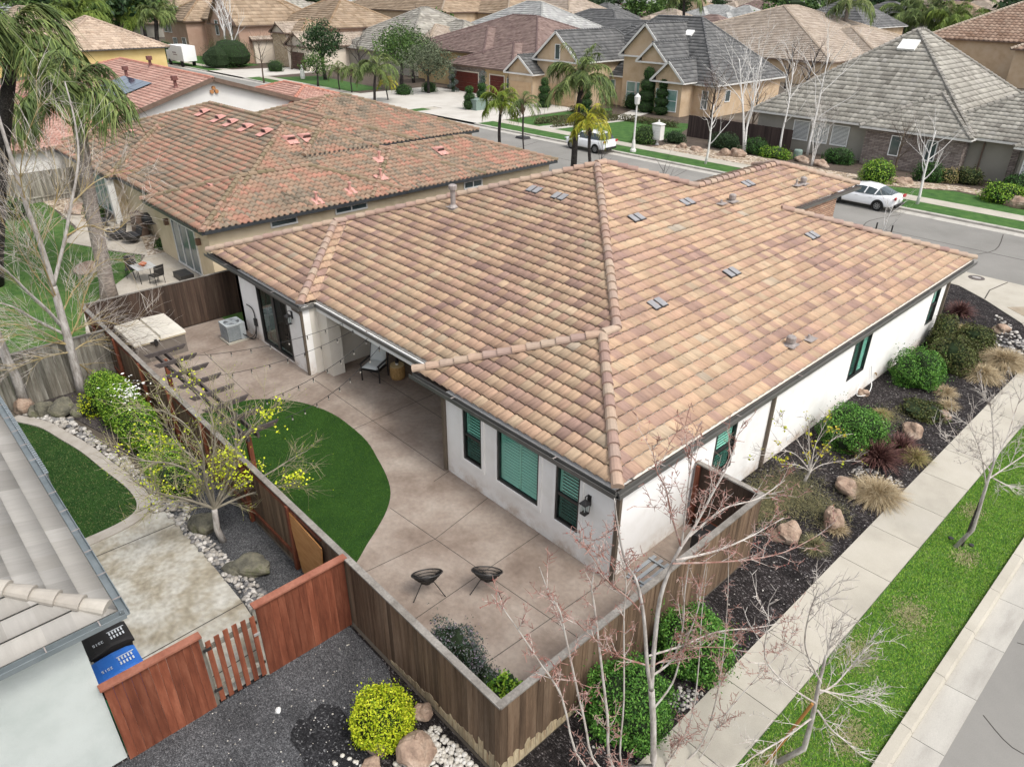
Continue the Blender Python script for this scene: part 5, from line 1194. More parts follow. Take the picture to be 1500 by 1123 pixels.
# ------------------------------------------------------------------ bare trees
def wander(p, d, L, n, rr, wig, up):
    pts = [p.copy()]; d = d.copy()
    for i in range(n):
        d = (d+Vector((rr.gauss(0, wig), rr.gauss(0, wig), rr.gauss(0, wig)+up))).normalized(); pts.append(pts[-1]+d*(L/n))
    return pts, d
def grow(mbs, p, d, L, r, lev, rr, wig=.12, up=.05, kids=4, ratio=.62, ang=.7, minr=.004, spur=0):
    n = max(3, int(L/.35)+2) if lev > 0 else 3
    pts, d2 = wander(p, d, L, n, rr, wig, up); k = len(pts); rad = [r*(1-.72*i/(k-1)) for i in range(k)]
    mbs[min(lev, len(mbs)-1)].tube(pts, rad, 5 if r > .02 else (4 if r > .008 else 3), cap=False)
    if spur and lev <= 1:
        for q in range(int(L*spur)):
            i = rr.randrange(1, k); a = Vector((rr.gauss(0, 1), rr.gauss(0, 1), rr.gauss(.3, .6))).normalized(); o = pts[i-1].lerp(pts[i], rr.random()); mbs[0].tube([o, o+a*rr.uniform(.04, .13)], [.006, .004], 3, cap=False)
    if lev <= 0: return
    for q in range(kids):
        f = rr.uniform(.3, 1.0); i = min(k-2, int(f*(k-1))); o = pts[i].lerp(pts[i+1], f*(k-1)-i if f < 1 else 1); dd = (pts[i+1]-pts[i]).normalized()
        s = dd.orthogonal().normalized(); s.rotate(Matrix.Rotation(rr.uniform(0, 2*PI), 3, dd)); a = rr.uniform(.6, 1.2)*ang
        nd = (dd*math.cos(a)+s*math.sin(a)).normalized()
        grow(mbs, o, nd, L*ratio*rr.uniform(.7, 1.15), max(minr, rad[i]*.55), lev-1, rr, wig, up, kids, ratio, ang, minr, spur)
def bare_tree(name, label, cat, base, h, r, m_trunk, m_twig, seed=1, limbs=6, fork=.4, lev=3, kids=4, ang=.6, wig=.10, up=.05, lean=(0, 0), group=None, spread=.8, stems=1, m_mid=None):
    base = Vector(base); t = thing(name, label, cat, tuple(base), group); rr = random.Random(seed)
    tr = MB(); mbs = [MB() for _ in range(4)]
    for s_ in range(stems):
        b = base+Vector((rr.uniform(-.1, .1), rr.uniform(-.1, .1), 0))*(stems > 1)
        ld = Vector((lean[0]+(rr.uniform(-.2, .2) if stems > 1 else 0), lean[1]+(rr.uniform(-.2, .2) if stems > 1 else 0), 1)).normalized()
        pts, d = wander(b, ld, h*.75, 7, rr, .05, .02); rad = [r*(1.25 if i == 0 else 1-.75*i/7) for i in range(8)]
        tr.tube(pts, rad, 8)
        for q in range(limbs):
            f = fork+(1-fork)*(q+.5)/limbs; i = min(6, int(f*7)); o = pts[i].lerp(pts[i+1], f*7-i); a = q*2.4+rr.uniform(-.4, .4)
            nd = Vector((math.cos(a)*spread, math.sin(a)*spread, rr.uniform(.7, 1.3))).normalized()
            grow(mbs, o, nd, h*.42*rr.uniform(.7, 1.1)*(1.25-.5*f), rad[i]*.55, lev-1, rr, wig, up, kids, .6, ang)
    tr.build('trunk', m_trunk, t, smooth=True)
    for k, mm in ((0, m_twig), (1, m_mid or m_trunk), (2, m_trunk)):
        if mbs[k].v: mbs[k].build('twigs' if k == 0 else 'branch', mm, t)
    return t
class PxTree:
    """a tree whose main limbs follow the photograph on an upright plane through its foot, each limb with its own depth"""
    def __init__(s, base): s.b = Vector(base); s.n = Vector((FW.x, FW.y, 0)).normalized()
    def pt(s, px, py, dd=0.0):
        d = ray(px, py); t = ((s.b-CAM).dot(s.n)+dd)/d.dot(s.n); return CAM+d*t
    def limb(s, L, dz=0.0): return spline([s.pt(x, y, d_+dz) for x, y, d_ in L], 4)
def dress(mbs, P, r0, r1, rr, kids, L, lev, wig=.1, up=.06, ang=.7, spur=0, start=.15, ratio=.6, kk=3):
    k = len(P); rad = [r0+(r1-r0)*i/(k-1) for i in range(k)]
    for q in range(kids):
        f = start+(1-start)*rr.random(); i = min(k-2, int(f*(k-1))); o = P[i]; dd = (P[i+1]-P[i]).normalized(); s_ = dd.orthogonal().normalized(); s_.rotate(Matrix.Rotation(rr.uniform(0, 2*PI), 3, dd)); a = rr.uniform(.5, 1.2)*ang
        grow(mbs, o, (dd*math.cos(a)+s_*math.sin(a)+Vector((0, 0, .15))).normalized(), L*rr.uniform(.5, 1.2), max(.0075, rad[i]*.45), lev, rr, wig, up, kk, ratio, ang, .006, spur)
# the budding maple in front of the corner fence
T1 = PxTree((3.0, -3.75, 0)); rr = random.Random(11)
t1 = thing('budding_maple', 'tall bare maple with pale trunk and red budding twigs in front of the corner fence', 'tree', (3.0, -3.75, 0), 'bare trees')
tr = MB(); mid = MB(); tw = MB(); red = MB()
mbs = [red, mid, mid]
main = [T1.b]+T1.limb([(957, 1123, 0), (957, 1060, 0), (954, 1010, 0)]); tr.tube(main, [.062]*3+[.054]*(len(main)-3), 10)
L1 = T1.limb([(954, 1010, 0), (948, 973, -.05), (943, 903, -.1), (932, 850, -.15), (916, 823, -.2), (905, 770, -.3), (900, 730, -.35)])
L2 = T1.limb([(954, 1010, 0), (958, 951, .05), (967, 876, .1), (986, 823, .15), (998, 800, .2)])
tr.tube(L1, [.036-.028*i/(len(L1)-1) for i in range(len(L1))], 8); tr.tube(L2, [.042-.018*i/(len(L2)-1) for i in range(len(L2))], 8)
for lst, r0 in (([(998, 800, .2), (1018, 770, .3), (1045, 720, .4), (1062, 690, .5), (1078, 652, .6)], .026), ([(998, 800, .2), (1003, 760, .1), (1008, 710, 0), (1015, 660, -.1)], .018), ([(1010, 785, .25), (1060, 745, .5), (1110, 730, .8), (1150, 703, 1.1)], .018),
                ([(990, 820, .1), (1050, 806, .3), (1100, 785, .6), (1148, 758, .9)], .02), ([(985, 825, .1), (1080, 821, .4), (1150, 808, .8), (1208, 778, 1.2)], .016), ([(998, 800, .2), (985, 760, .1), (975, 715, 0), (962, 690, 0), (955, 650, -.1)], .016),
                ([(943, 903, 0), (925, 880, -.3), (890, 850, -.6), (868, 815, -.9), (845, 790, -1.1)], .016), ([(950, 960, 0), (1000, 945, .3), (1050, 925, .6), (1120, 917, .9), (1190, 900, 1.2)], .018), ([(955, 975, 0), (1010, 950, .3), (1060, 948, .5), (1100, 957, .7)], .012),
                ([(952, 975, 0), (905, 960, -.4), (870, 935, -.7), (835, 900, -1.0)], .016), ([(954, 990, 0), (985, 965, .2), (1000, 920, .3), (1003, 870, .35), (1010, 820, .4)], .02),
                ([(955, 1040, 0), (985, 1000, .2), (1000, 950, .3), (1020, 900, .4), (1028, 860, .5), (1035, 820, .5)], .018)):
    P_ = T1.limb(lst); n = len(P_); (red if r0 < .0175 else mid).tube(P_, [r0*(1-.7*i/(n-1)) for i in range(n)], 6); dress(mbs, P_, r0*.7, .007, rr, 11, .5, 1, spur=16, ang=.65, kk=2)
for lst, r0 in (([(898, 1123, -.5), (890, 1050, -.5), (882, 983, -.55), (871, 890, -.6), (867, 855, -.65), (880, 800, -.6)], .03), ([(911, 1123, -.3), (914, 1023, -.3), (914, 903, -.3), (917, 850, -.3), (905, 800, -.3)], .02),
                ([(878, 1123, -.8), (855, 1050, -.9), (831, 943, -1), (820, 895, -1.1), (805, 870, -1.1), (790, 830, -1.2)], .022), ([(858, 1123, -1), (823, 1021, -1.2), (793, 973, -1.3), (748, 906, -1.5), (720, 870, -1.6)], .02),
                ([(1020, 1100, .3), (1045, 1040, .4), (1058, 970, .5), (1066, 876, .6), (1067, 800, .7)], .02), ([(975, 1123, .1), (1010, 1060, .3), (1022, 990, .4), (1028, 900, .5), (1036, 830, .5)], .02),
                ([(1015, 1123, .2), (1060, 1050, .5), (1110, 990, .8), (1155, 940, 1.1), (1165, 900, 1.2)], .014)):
    P_ = T1.limb([(957, 1150, 0)]+lst if lst[0][1] >= 1100 else lst); n = len(P_); mid.tube(P_, [r0*(1-.75*i/(n-1)) for i in range(n)], 6); dress(mbs, P_, r0*.7, .007, rr, 15, .45, 1, spur=20, ang=.65, kk=2)
tr.build('trunk', bark_w, t1, smooth=True); mid.build('branch', twig_pale, t1); red.build('twigs', twig_red, t1)
cc = Cloud(12); V_ = np.array(red.v); ids = cc.R.choice(len(V_), 1700, False); cc.leaves(V_[ids], cc.R.normal(size=(1700, 3)), .02, asp=.8); cc.build('bud', mat('red_bud', [(.25, .04, .04), (.36, .08, .07)], rough=.6), t1)
# young verge trees with stakes
T2 = PxTree((5.19, 7.3, 0)); rr = random.Random(5)
def verge_tree(label, base, top_px, limbs, seed):
    T_ = PxTree(base); rr = random.Random(seed); t = thing('verge_tree', label, 'tree', base, 'young bare trees on the verges'); tr = MB(); b = [MB(), MB(), MB()]
    P_ = [T_.b]+T_.limb(top_px); n = len(P_); tr.tube(P_, [.055*(1-.6*i/(n-1)) for i in range(n)], 7)
    for lst in limbs:
        Q = T_.limb(lst); k = len(Q); b[1].tube(Q, [.02*(1-.8*i/(k-1)) for i in range(k)], 5); dress(b, Q, .014, .006, rr, 14, .6, 1, ang=.65, spur=5, kk=4)
    tr.build('trunk', bark_w, t, smooth=True); b[1].build('branch', twig_pale, t); b[0].build('twigs', twig_pale, t)
    return t
v1 = verge_tree('young bare street tree on the grass verge at the right edge beside the blond grass', (5.19, 7.35, 0), [(1425, 775, 0), (1442, 720, 0), (1458, 670, 0)],
   [[(1445, 715, 0), (1440, 680, -.2), (1432, 650, -.4), (1415, 615, -.6)], [(1456, 680, 0), (1455, 640, .1), (1452, 600, .2), (1448, 585, .2)], [(1458, 672, 0), (1475, 640, .3), (1488, 600, .6), (1497, 575, .8)], [(1450, 700, 0), (1480, 680, .3), (1510, 660, .6), (1530, 650, .8)], [(1452, 692, 0), (1435, 672, -.3), (1405, 660, -.7), (1385, 640, -.9)], [(1455, 700, 0), (1480, 712, .2), (1515, 720, .4)]], 5)
v2 = verge_tree('young bare street tree with an orange stake at the bottom edge of the verge', (5.05, -1.3, 0), [(1178, 1095, 0), (1190, 1050, 0), (1200, 1000, 0), (1210, 960, 0)],
   [[(1190, 1050, 0), (1150, 1080, -.3), (1100, 1110, -.7), (1075, 1135, -.9)], [(1200, 1015, 0), (1225, 1000, .3), (1255, 965, .6), (1282, 938, .9)], [(1205, 985, 0), (1215, 940, .2), (1222, 900, .3)], [(1200, 1010, 0), (1240, 1018, .3), (1290, 1025, .6)], [(1198, 1040, 0), (1220, 1070, .2), (1250, 1090, .4), (1275, 1095, .6)], [(1203, 1000, 0), (1180, 950, -.3), (1185, 900, -.5), (1200, 860, -.6)], [(1196, 1030, 0), (1150, 1000, -.5), (1120, 960, -.9), (1130, 900, -1.1)]], 6)
mb = MB(); p = PxTree((5.05, -1.3, 0)); mb.tube([Vector((4.93, -1.45, 0)), p.pt(1190, 1030, -.1)], .028, 7); mb.build('stake', mat('orange_stake', [(.32, .15, .04), (.42, .22, .08)], scale=3, rough=.8), v2)
mb = MB(); mb.tube([Vector((5.3, 7.5, 0)), Vector((5.3, 7.5, 1.6))], .025, 7); mb.build('stake', bark_g, v1)
for x, y in ((5.45, 7.7), (5.0, 7.6)):
    mb = MB(); mb.lathe([(.06, .0), (.06, .04), (.05, .045)], (x, y, .02), 12); tag(mb.build('irrigation_lid', BLACKM), 'small round grey irrigation lid in the grass %s the verge tree stake' % ('right of' if x > 5.2 else 'left of'), 'irrigation lid')
# the large birch like tree at the left
T3 = PxTree((-18.0, -6.45, 0)); rr = random.Random(21)
t3 = thing('bare_poplar', 'tall bare pale barked tree with golden twigs at the left edge, beside the flowering hedge', 'tree', (-18.0, -6.45, 0), 'bare trees')
tr = MB(); b = [MB(), MB(), MB()]
M1 = [T3.b]+T3.limb([(115, 555, 0), (106, 521, 0), (98, 490, 0), (90, 462, 0), (84, 439, 0), (78, 419, 0)]); tr.tube(M1, [.19, .14]+[.14-.04*i/(len(M1)-2) for i in range(len(M1)-2)], 10)
for lst, r0, r1 in (([(78, 419, 0), (68, 385, -.1), (55, 345, -.2), (38, 300, -.3), (22, 250, -.4), (8, 205, -.5), (-8, 150, -.6), (-20, 90, -.7)], .095, .03), ([(78, 419, 0), (84, 395, .2), (95, 350, .4), (104, 300, .6), (112, 260, .8), (115, 220, 1.0), (108, 170, 1.1), (95, 120, 1.2)], .065, .018),
                    ([(92, 480, 0), (70, 455, -.5), (43, 430, -1), (18, 405, -1.5), (-5, 385, -2)], .06, .025), ([(96, 490, 0), (55, 470, -.4), (20, 450, -.8), (-15, 440, -1.2)], .05, .02)):
    P_ = T3.limb(lst); n = len(P_); tr.tube(P_, [r0+(r1-r0)*i/(n-1) for i in range(n)], 8); dress(b, P_, r0*.45, r1*.5, rr, 11, 1.8, 1, wig=.08, up=.04, ang=.55, kk=5, ratio=.6)
for lst in ([(100, 500, 0), (118, 460, .4), (125, 430, .6), (140, 395, .9), (150, 350, 1.2)], [(98, 492, 0), (120, 478, .5), (150, 470, 1), (185, 478, 1.4), (205, 470, 1.7)], [(90, 462, 0), (105, 430, .4), (130, 400, .8), (160, 380, 1.1), (185, 385, 1.4)], [(106, 515, 0), (130, 500, .4), (160, 498, .8), (190, 505, 1.2)],
            [(104, 505, 0), (70, 500, -.5), (35, 490, -1), (0, 495, -1.5)], [(106, 515, 0), (80, 520, -.4), (45, 530, -.9), (10, 545, -1.3)], [(104, 508, 0), (60, 485, -.6), (25, 475, -1.2), (-10, 478, -1.7)], [(84, 440, 0), (50, 400, -.6), (20, 350, -1.1), (-5, 310, -1.6)], [(110, 530, 0), (125, 540, .3), (140, 560, .6), (147, 585, .8)], [(84, 440, 0), (60, 380, -.6), (30, 320, -1.1), (10, 280, -1.6)],
            [(60, 360, -.1), (75, 320, .3), (85, 270, .6), (75, 220, .8)], [(45, 315, -.2), (30, 260, -.5), (40, 200, -.8), (60, 150, -.9)], [(104, 300, .6), (135, 270, .9), (165, 255, 1.2), (195, 250, 1.4)], [(98, 345, .4), (130, 330, .8), (165, 340, 1.1), (190, 320, 1.4)]):
    P_ = T3.limb(lst); n = len(P_); b[1].tube(P_, [.026*(1-.75*i/(n-1)) for i in range(n)], 6); dress(b, P_, .024, .010, rr, 19, 1.35, 1, wig=.10, up=.0, ang=.65, kk=7)
tr.build('trunk', bark_w, t3, smooth=True); b[1].build('branch', twig_gold, t3); b[0].build('twigs', twig_pale, t3)
T4 = PxTree((-19.1, -8.1, 0)); t4 = thing('bare_poplar', 'thick pale trunk rising at the left edge in front of the old fence', 'tree', (-18.0, -8.1, 0), 'bare trees')
T4 = PxTree((-18.05, -8.1, 0)); tr = MB(); P_ = [T4.b]+T4.limb([(22, 550, 0), (12, 530, 0), (-5, 490, 0), (-22, 450, 0)]); tr.tube(P_, [.17]+[.14]*(len(P_)-1), 8); tr.build('trunk', bark_w, t4, smooth=True)
# twiggy yellow leaved maple astride the long fence
T5 = PxTree((-7.5, -6.1, 0)); rr = random.Random(31)
t5 = thing('yellow_leaf_maple', 'twiggy maple breaking into yellow leaf beside the long fence and gravel', 'tree', (-7.5, -6.1, 0), 'maples breaking into leaf')
tr = MB(); b = [MB(), MB(), MB()]; M1 = [T5.b]+T5.limb([(318, 775, 0), (314, 745, 0)]); tr.tube(M1, [.09, .08, .08, .075, .075, .07, .07, .065, .06][:len(M1)], 8)
tips = []
for lst in ([(314, 745, 0), (300, 700, -.3), (296, 660, -.5), (270, 620, -.8), (235, 600, -1)], [(314, 745, 0), (290, 700, -.2), (255, 680, -.8), (215, 675, -1.3), (185, 668, -1.6)], [(314, 745, 0), (330, 700, .3), (350, 650, .6), (385, 610, .9), (405, 590, 1.1)], [(314, 745, 0), (345, 715, .4), (390, 695, .8), (430, 670, 1.2), (450, 660, 1.4)],
            [(314, 745, 0), (310, 690, 0), (315, 640, 0), (300, 590, 0), (270, 560, -.2)], [(314, 745, 0), (270, 730, -.5), (225, 720, -1), (190, 700, -1.3)], [(314, 745, 0), (340, 690, .2), (345, 620, .2), (330, 570, .2)], [(314, 745, 0), (360, 725, .4), (400, 715, .7), (440, 705, 1)], [(314, 745, 0), (285, 735, -.3), (240, 735, -.5), (200, 750, -.8)], [(314, 745, 0), (300, 690, .3), (260, 650, .5), (240, 620, .7)]):
    P_ = T5.limb(lst); n = len(P_); b[1].tube(P_, [.035*(1-.75*i/(n-1)) for i in range(n)], 6); k0 = len(b[0].v); dress(b, P_, .02, .007, rr, 19, .85, 1, wig=.12, up=.06, ang=.75, kk=7)
tr.build('trunk', bark_w, t5, smooth=True); b[1].build('branch', mat('buff_branch', [(.17, .15, .11), (.30, .27, .21)], scale=4, rough=.9), t5); b[0].build('twigs', mat('buff_twig', [(.20, .17, .10), (.34, .30, .2)], scale=4, rough=.9), t5)
cc = Cloud(41); V_ = np.array(b[0].v)
for (cx, cy, rad_, n_) in ((205, 660, 34, 22), (350, 690, 30, 60), (225, 715, 26, 22), (430, 655, 30, 34), (255, 690, 36, 26), (270, 560, 20, 12), (380, 700, 30, 34), (180, 700, 16, 10), (395, 620, 26, 18), (300, 655, 50, 24), (440, 690, 18, 18)):
    q = T5.pt(cx, cy, 0); dd = np.linalg.norm(V_-np.array(q), axis=1); near = V_[dd < rad_*.022]
    if len(near) > 5:
        ids = cc.R.integers(0, len(near), n_); C0 = near[ids]
        for c_ in C0: P_ = c_+cc.R.normal(size=(6, 3))*.09; cc.leaves(P_, cc.R.normal(size=(6, 3))+np.array([0, 0, 1.]), .058, (.45, 1), asp=.8)
ids = cc.R.choice(len(V_), 3600); cc.leaves(V_[ids], cc.R.normal(size=(3600, 3)), .03, (.1, .55)); cc.build('leaf', L_lime, t5)
# small yellow maple in the side bed
T6 = PxTree((1.3, 6.95, 0)); rr = random.Random(32)
t6 = thing('young_maple', 'small sparse maple with yellow green leaves in the side bed by the downpipe', 'tree', (1.3, 6.95, 0), 'maples breaking into leaf')
tr = MB(); b = [MB(), MB(), MB()]; M1 = [T6.b]+T6.limb([(1181, 700, 0), (1187, 690, 0)]); tr.tube(M1, [.045]*3+[.035]*(len(M1)-3), 7)
for lst in ([(1187, 690, 0), (1180, 665, 0), (1160, 635, -.2), (1135, 615, -.4)], [(1187, 690, 0), (1185, 650, 0), (1185, 620, 0), (1180, 605, 0)], [(1187, 690, 0), (1165, 665, -.3), (1140, 660, -.5), (1122, 668, -.7)], [(1187, 690, 0), (1205, 660, .3), (1225, 640, .5), (1250, 635, .7)], [(1187, 690, 0), (1205, 680, .2), (1235, 675, .4), (1262, 675, .5)], [(1187, 690, 0), (1195, 650, .2), (1212, 615, .3)], [(1187, 690, 0), (1165, 680, -.2), (1140, 680, -.4)]):
    P_ = T6.limb(lst); n = len(P_); b[1].tube(P_, [.016*(1-.7*i/(n-1)) for i in range(n)], 5); dress(b, P_, .01, .006, rr, 9, .45, 1, ang=.75, kk=4)
tr.build('trunk', bark_w, t6, smooth=True); b[1].build('branch', twig_pale, t6); b[0].build('twigs', twig_br, t6)
cc = Cloud(42); V_ = np.array(b[0].v); ids = cc.R.choice(len(V_), 75)
for c_ in V_[ids]: P_ = c_+cc.R.normal(size=(4, 3))*.045; cc.leaves(P_, cc.R.normal(size=(4, 3))+np.array([0, 0, 1.]), .07, (.35, 1), asp=.8)
cc.build('leaf', leafm('olive_yellow_leaf', [(.16, .22, .02), (.30, .36, .03), (.40, .40, .03), (.42, .30, .03)]), t6)
# ------------------------------------------------------------------ neighbouring houses
tan_st = mat('tan_stucco', [(.44, .32, .20), (.52, .39, .26), (.56, .44, .31)], scale=.8, detail=7, rough=.95, bump=.2, bscale=60)
buff_st = mat('buff_stucco', [(.46, .37, .24), (.58, .48, .33), (.62, .52, .37)], scale=.7, detail=8, rough=.95, bump=.2, bscale=60)
yel_st = mat('yellow_stucco', [(.55, .40, .16), (.62, .48, .22)], scale=.7, rough=.95)
taupe_st = mat('taupe_stucco', [(.27, .255, .215), (.33, .31, .265)], scale=.7, detail=7, rough=.95, bump=.2, bscale=60)
pale_st = mat('pale_green_stucco', [(.44, .48, .455), (.51, .545, .52), (.54, .58, .555)], scale=.9, detail=8, rough=.95, bump=.35, bscale=70, spec=.15)
pink_st = mat('rose_stucco', [(.34, .22, .16), (.42, .29, .22)], scale=.7, rough=.95)
cream_st = mat('cream_stucco', [(.60, .52, .42), (.70, .63, .53)], scale=.7, rough=.95)
far_wh = mat('far_white_wall', [(.62, .61, .58), (.70, .69, .66)], scale=.7, rough=.95)
stone_g = brickmat('grey_ledge_stone', (.19, .15, .13), (.33, .28, .25), (.08, .065, .06), .45, .11)
stone_c = brickmat('tan_field_stone', (.40, .30, .19), (.52, .43, .30), (.25, .19, .13), .4, .2)
t_span = tilemat('mossy_spanish_tile', [(.115, .095, .07), (.20, .165, .125), (.265, .19, .135), (.29, .185, .13), (.37, .185, .135), (.22, .185, .145)], [.1, .3, .45, .6, .78, .95], cluster=.16, cw=.45, streak=.12, dirt=.22, dirtcol=(.13, .11, .07))
c_span = capmat('mossy_spanish_cap', [(.17, .14, .085), (.26, .19, .13), (.30, .19, .14)])
t_red = tilemat('rose_red_tile', [(.31, .17, .135), (.38, .225, .18), (.43, .275, .225), (.34, .195, .155)], [.15, .45, .7, .95], cluster=.3, cw=.5, streak=.1)
c_red = capmat('rose_red_cap', [(.40, .17, .12), (.46, .23, .17)])
t_tan = tilemat('pale_tan_tile', [(.33, .25, .185), (.40, .31, .235), (.44, .35, .27)], [.2, .5, .9], cluster=.3, cw=.6)
c_tan = capmat('pale_tan_cap', [(.33, .25, .19), (.41, .32, .25)])
t_sage = tilemat('sage_grey_tile', [(.19, .175, .15), (.27, .255, .22), (.35, .33, .285), (.30, .285, .26)], [.15, .4, .7, .95], cluster=.25, cw=.6, streak=.08)
c_sage = capmat('sage_grey_cap', [(.20, .19, .165), (.30, .28, .25)])
t_slate = tilemat('dark_slate_tile', [(.085, .085, .085), (.12, .12, .118), (.15, .148, .145)], [.2, .5, .9], cluster=.3, cw=.6)
c_slate = capmat('dark_slate_cap', [(.10, .10, .10), (.13, .13, .13)])
t_mar = tilemat('maroon_brown_tile', [(.15, .10, .09), (.21, .15, .13), (.26, .19, .165)], [.2, .5, .9], cluster=.3, cw=.55)
c_mar = capmat('maroon_brown_cap', [(.13, .085, .08), (.17, .12, .11)])
t_beige = tilemat('beige_tile', [(.27, .22, .175), (.33, .275, .22), (.37, .31, .26)], [.2, .5, .9], cluster=.3, cw=.6)
c_beige = capmat('beige_cap', [(.33, .27, .21), (.40, .33, .26)])
t_brn = tilemat('brown_wood_tile', [(.22, .16, .105), (.28, .21, .145), (.33, .255, .18)], [.2, .5, .9], cluster=.3, cw=.55)
t_grey = tilemat('pale_grey_tile', [(.26, .26, .25), (.33, .33, .32), (.39, .39, .37)], [.2, .5, .9], cluster=.3, cw=.55)
c_grey = capmat('pale_grey_cap', [(.28, .28, .27), (.36, .36, .34)])
t_slab = tilemat('pale_slab_tile', [(.26, .245, .22), (.285, .27, .245), (.31, .295, .27)], [.2, .5, .9], cluster=.4, cw=.9, streak=.06, dirt=.25, dirtcol=(.2, .185, .16))
c_slab = capmat('pale_slab_cap', [(.33, .30, .26), (.40, .37, .32)])
maroon = mat('maroon_door', [(.09, .018, .012), (.13, .03, .02)], rough=.6); tandoor = mat('tan_door', [(.50, .34, .2), (.55, .39, .24)], rough=.6); brdoor = mat('brown_door', [(.08, .045, .035), (.11, .065, .05)], rough=.6)
trimg = mat('dark_trim', [(.06, .055, .05), (.09, .085, .08)], rough=.6); trimb = mat('brown_trim', [(.12, .08, .06), (.17, .12, .09)], rough=.6); trimw = mat('pale_trim', [(.60, .59, .56), (.68, .67, .64)], rough=.6)
steel = mat('steel_gutter', [(.16, .19, .20), (.25, .28, .29)], scale=2, rough=.35, metal=.3, spec=.5)
# --- pale house at the bottom left
N1 = thing('pale_house', 'pale green walled house with grey slab tile roof cut by the lower left corner', 'house', (-8, -13, 0))
R = Roof(dict(tw=.42, ex=.36, amp=0, seg=1, butt=.035, prof='f')); R.hip(-16, -2.72, -17, -9.28, 3.5, .34); r1 = R.build('roof', t_slab, N1)
m_ = MB(); cap_line(m_, (-2.86, -9.42, 3.545), (-6.58, -13.14, 3.5+3.86*.34), .15, .40, .02, .75, 9); m_.build('ridge_cap', c_slab, r1)
m_ = MB(); cap_line(m_, (-6.58, -13.14, 4.81), (-12.1, -13.14, 4.81), .15, .42); m_.build('ridge_cap', c_slab, r1); m_ = MB(); cap_line(m_, (-2.72, -17, 3.5), (-6.58, -13.14, 4.81), .15, .42); m_.build('ridge_cap', c_slab, r1)
m_ = MB(); m_.box(-15.5, -3.06, -16.5, -9.86, -.1, 3.40, .5); m_.build('wall', pale_st, N1)
m_ = MB(); m_.box(-15.6, -2.76, -16.6, -9.32, 3.40, 3.46, .5); m_.build('soffit', pale_st, N1)
def open_gutter(pts, par, m):
    for a, b in zip(pts[:-1], pts[1:]):
        a = Vector(a); b = Vector(b); d = (b-a).normalized(); s_ = d.cross(Vector((0, 0, 1))); g = MB(); 
        g.bar(a+s_*.06, b+s_*.06, .012, .11); g.bar(a-s_*.06, b-s_*.06, .012, .09); g.bar(a-Vector((0, 0, .05)), b-Vector((0, 0, .05)), .11, .012); gg = g.build('gutter', m, par)
        L = (b-a).length; k = int(L/.75); 
        for i in range(k):
            p = a+d*((i+.5)*L/k); q = MB(); q.bar(p-s_*.07+Vector((0, 0, .055)), p+s_*.07+Vector((0, 0, .055)), .02, .008); q.build('gutter_strap', galv, gg)
open_gutter([(-15.6, -9.20, 3.46), (-2.66, -9.20, 3.46)], N1, steel); open_gutter([(-2.66, -9.20, 3.46), (-2.66, -16.8, 3.46)], N1, steel)
gr = MB(); 
for k in range(52): gr.box(-15.8+k*.11, -15.75+k*.11, -9.18, -8.62, 3.30, 3.32)
for yy in (-9.18, -8.9, -8.64): gr.box(-15.8, -10.1, yy, yy+.03, 3.27, 3.295)
# shed lattice by the eave: a white slatted bench on the lawn
m_ = MB(); c0 = G(30, 615, .45); c1 = G(60, 690, .45)
d_ = Vector((1, 0, 0)); 
lt = thing('slatted_ramp', 'blue grey ribbed cover at the roof edge beside the dark green lawn', 'panel', (-14.2, -9.0, 0)); P0 = G(-20, 575, 2.4); P1 = G(60, 692, 2.4); y9 = P1.y+.14
mm_ = MB()
L_ = P0.x; 
for k in range(46):
    x = P0.x+(P1.x-P0.x)*k/45; mm_.box(x-.022, x+.022, y9-1.1, y9, 2.34, 2.37)
mm_.build('slat', mat('blue_grey_slat', [(.20, .235, .26), (.28, .32, .345)], rough=.6), lt)
mm_ = MB()
for yy in (y9-1.05, y9-.08): mm_.box(P0.x, P1.x, yy, yy+.06, 2.25, 2.335)
for xx in (P0.x+.1, (P0.x+P1.x)/2, P1.x-.1):
    for yy in (y9-.1,): mm_.box(xx-.04, xx+.04, yy, yy+.08, .0, 2.25)
mm_.build('frame', mat('slat_frame', [(.16, .17, .18)], rough=.6), lt)
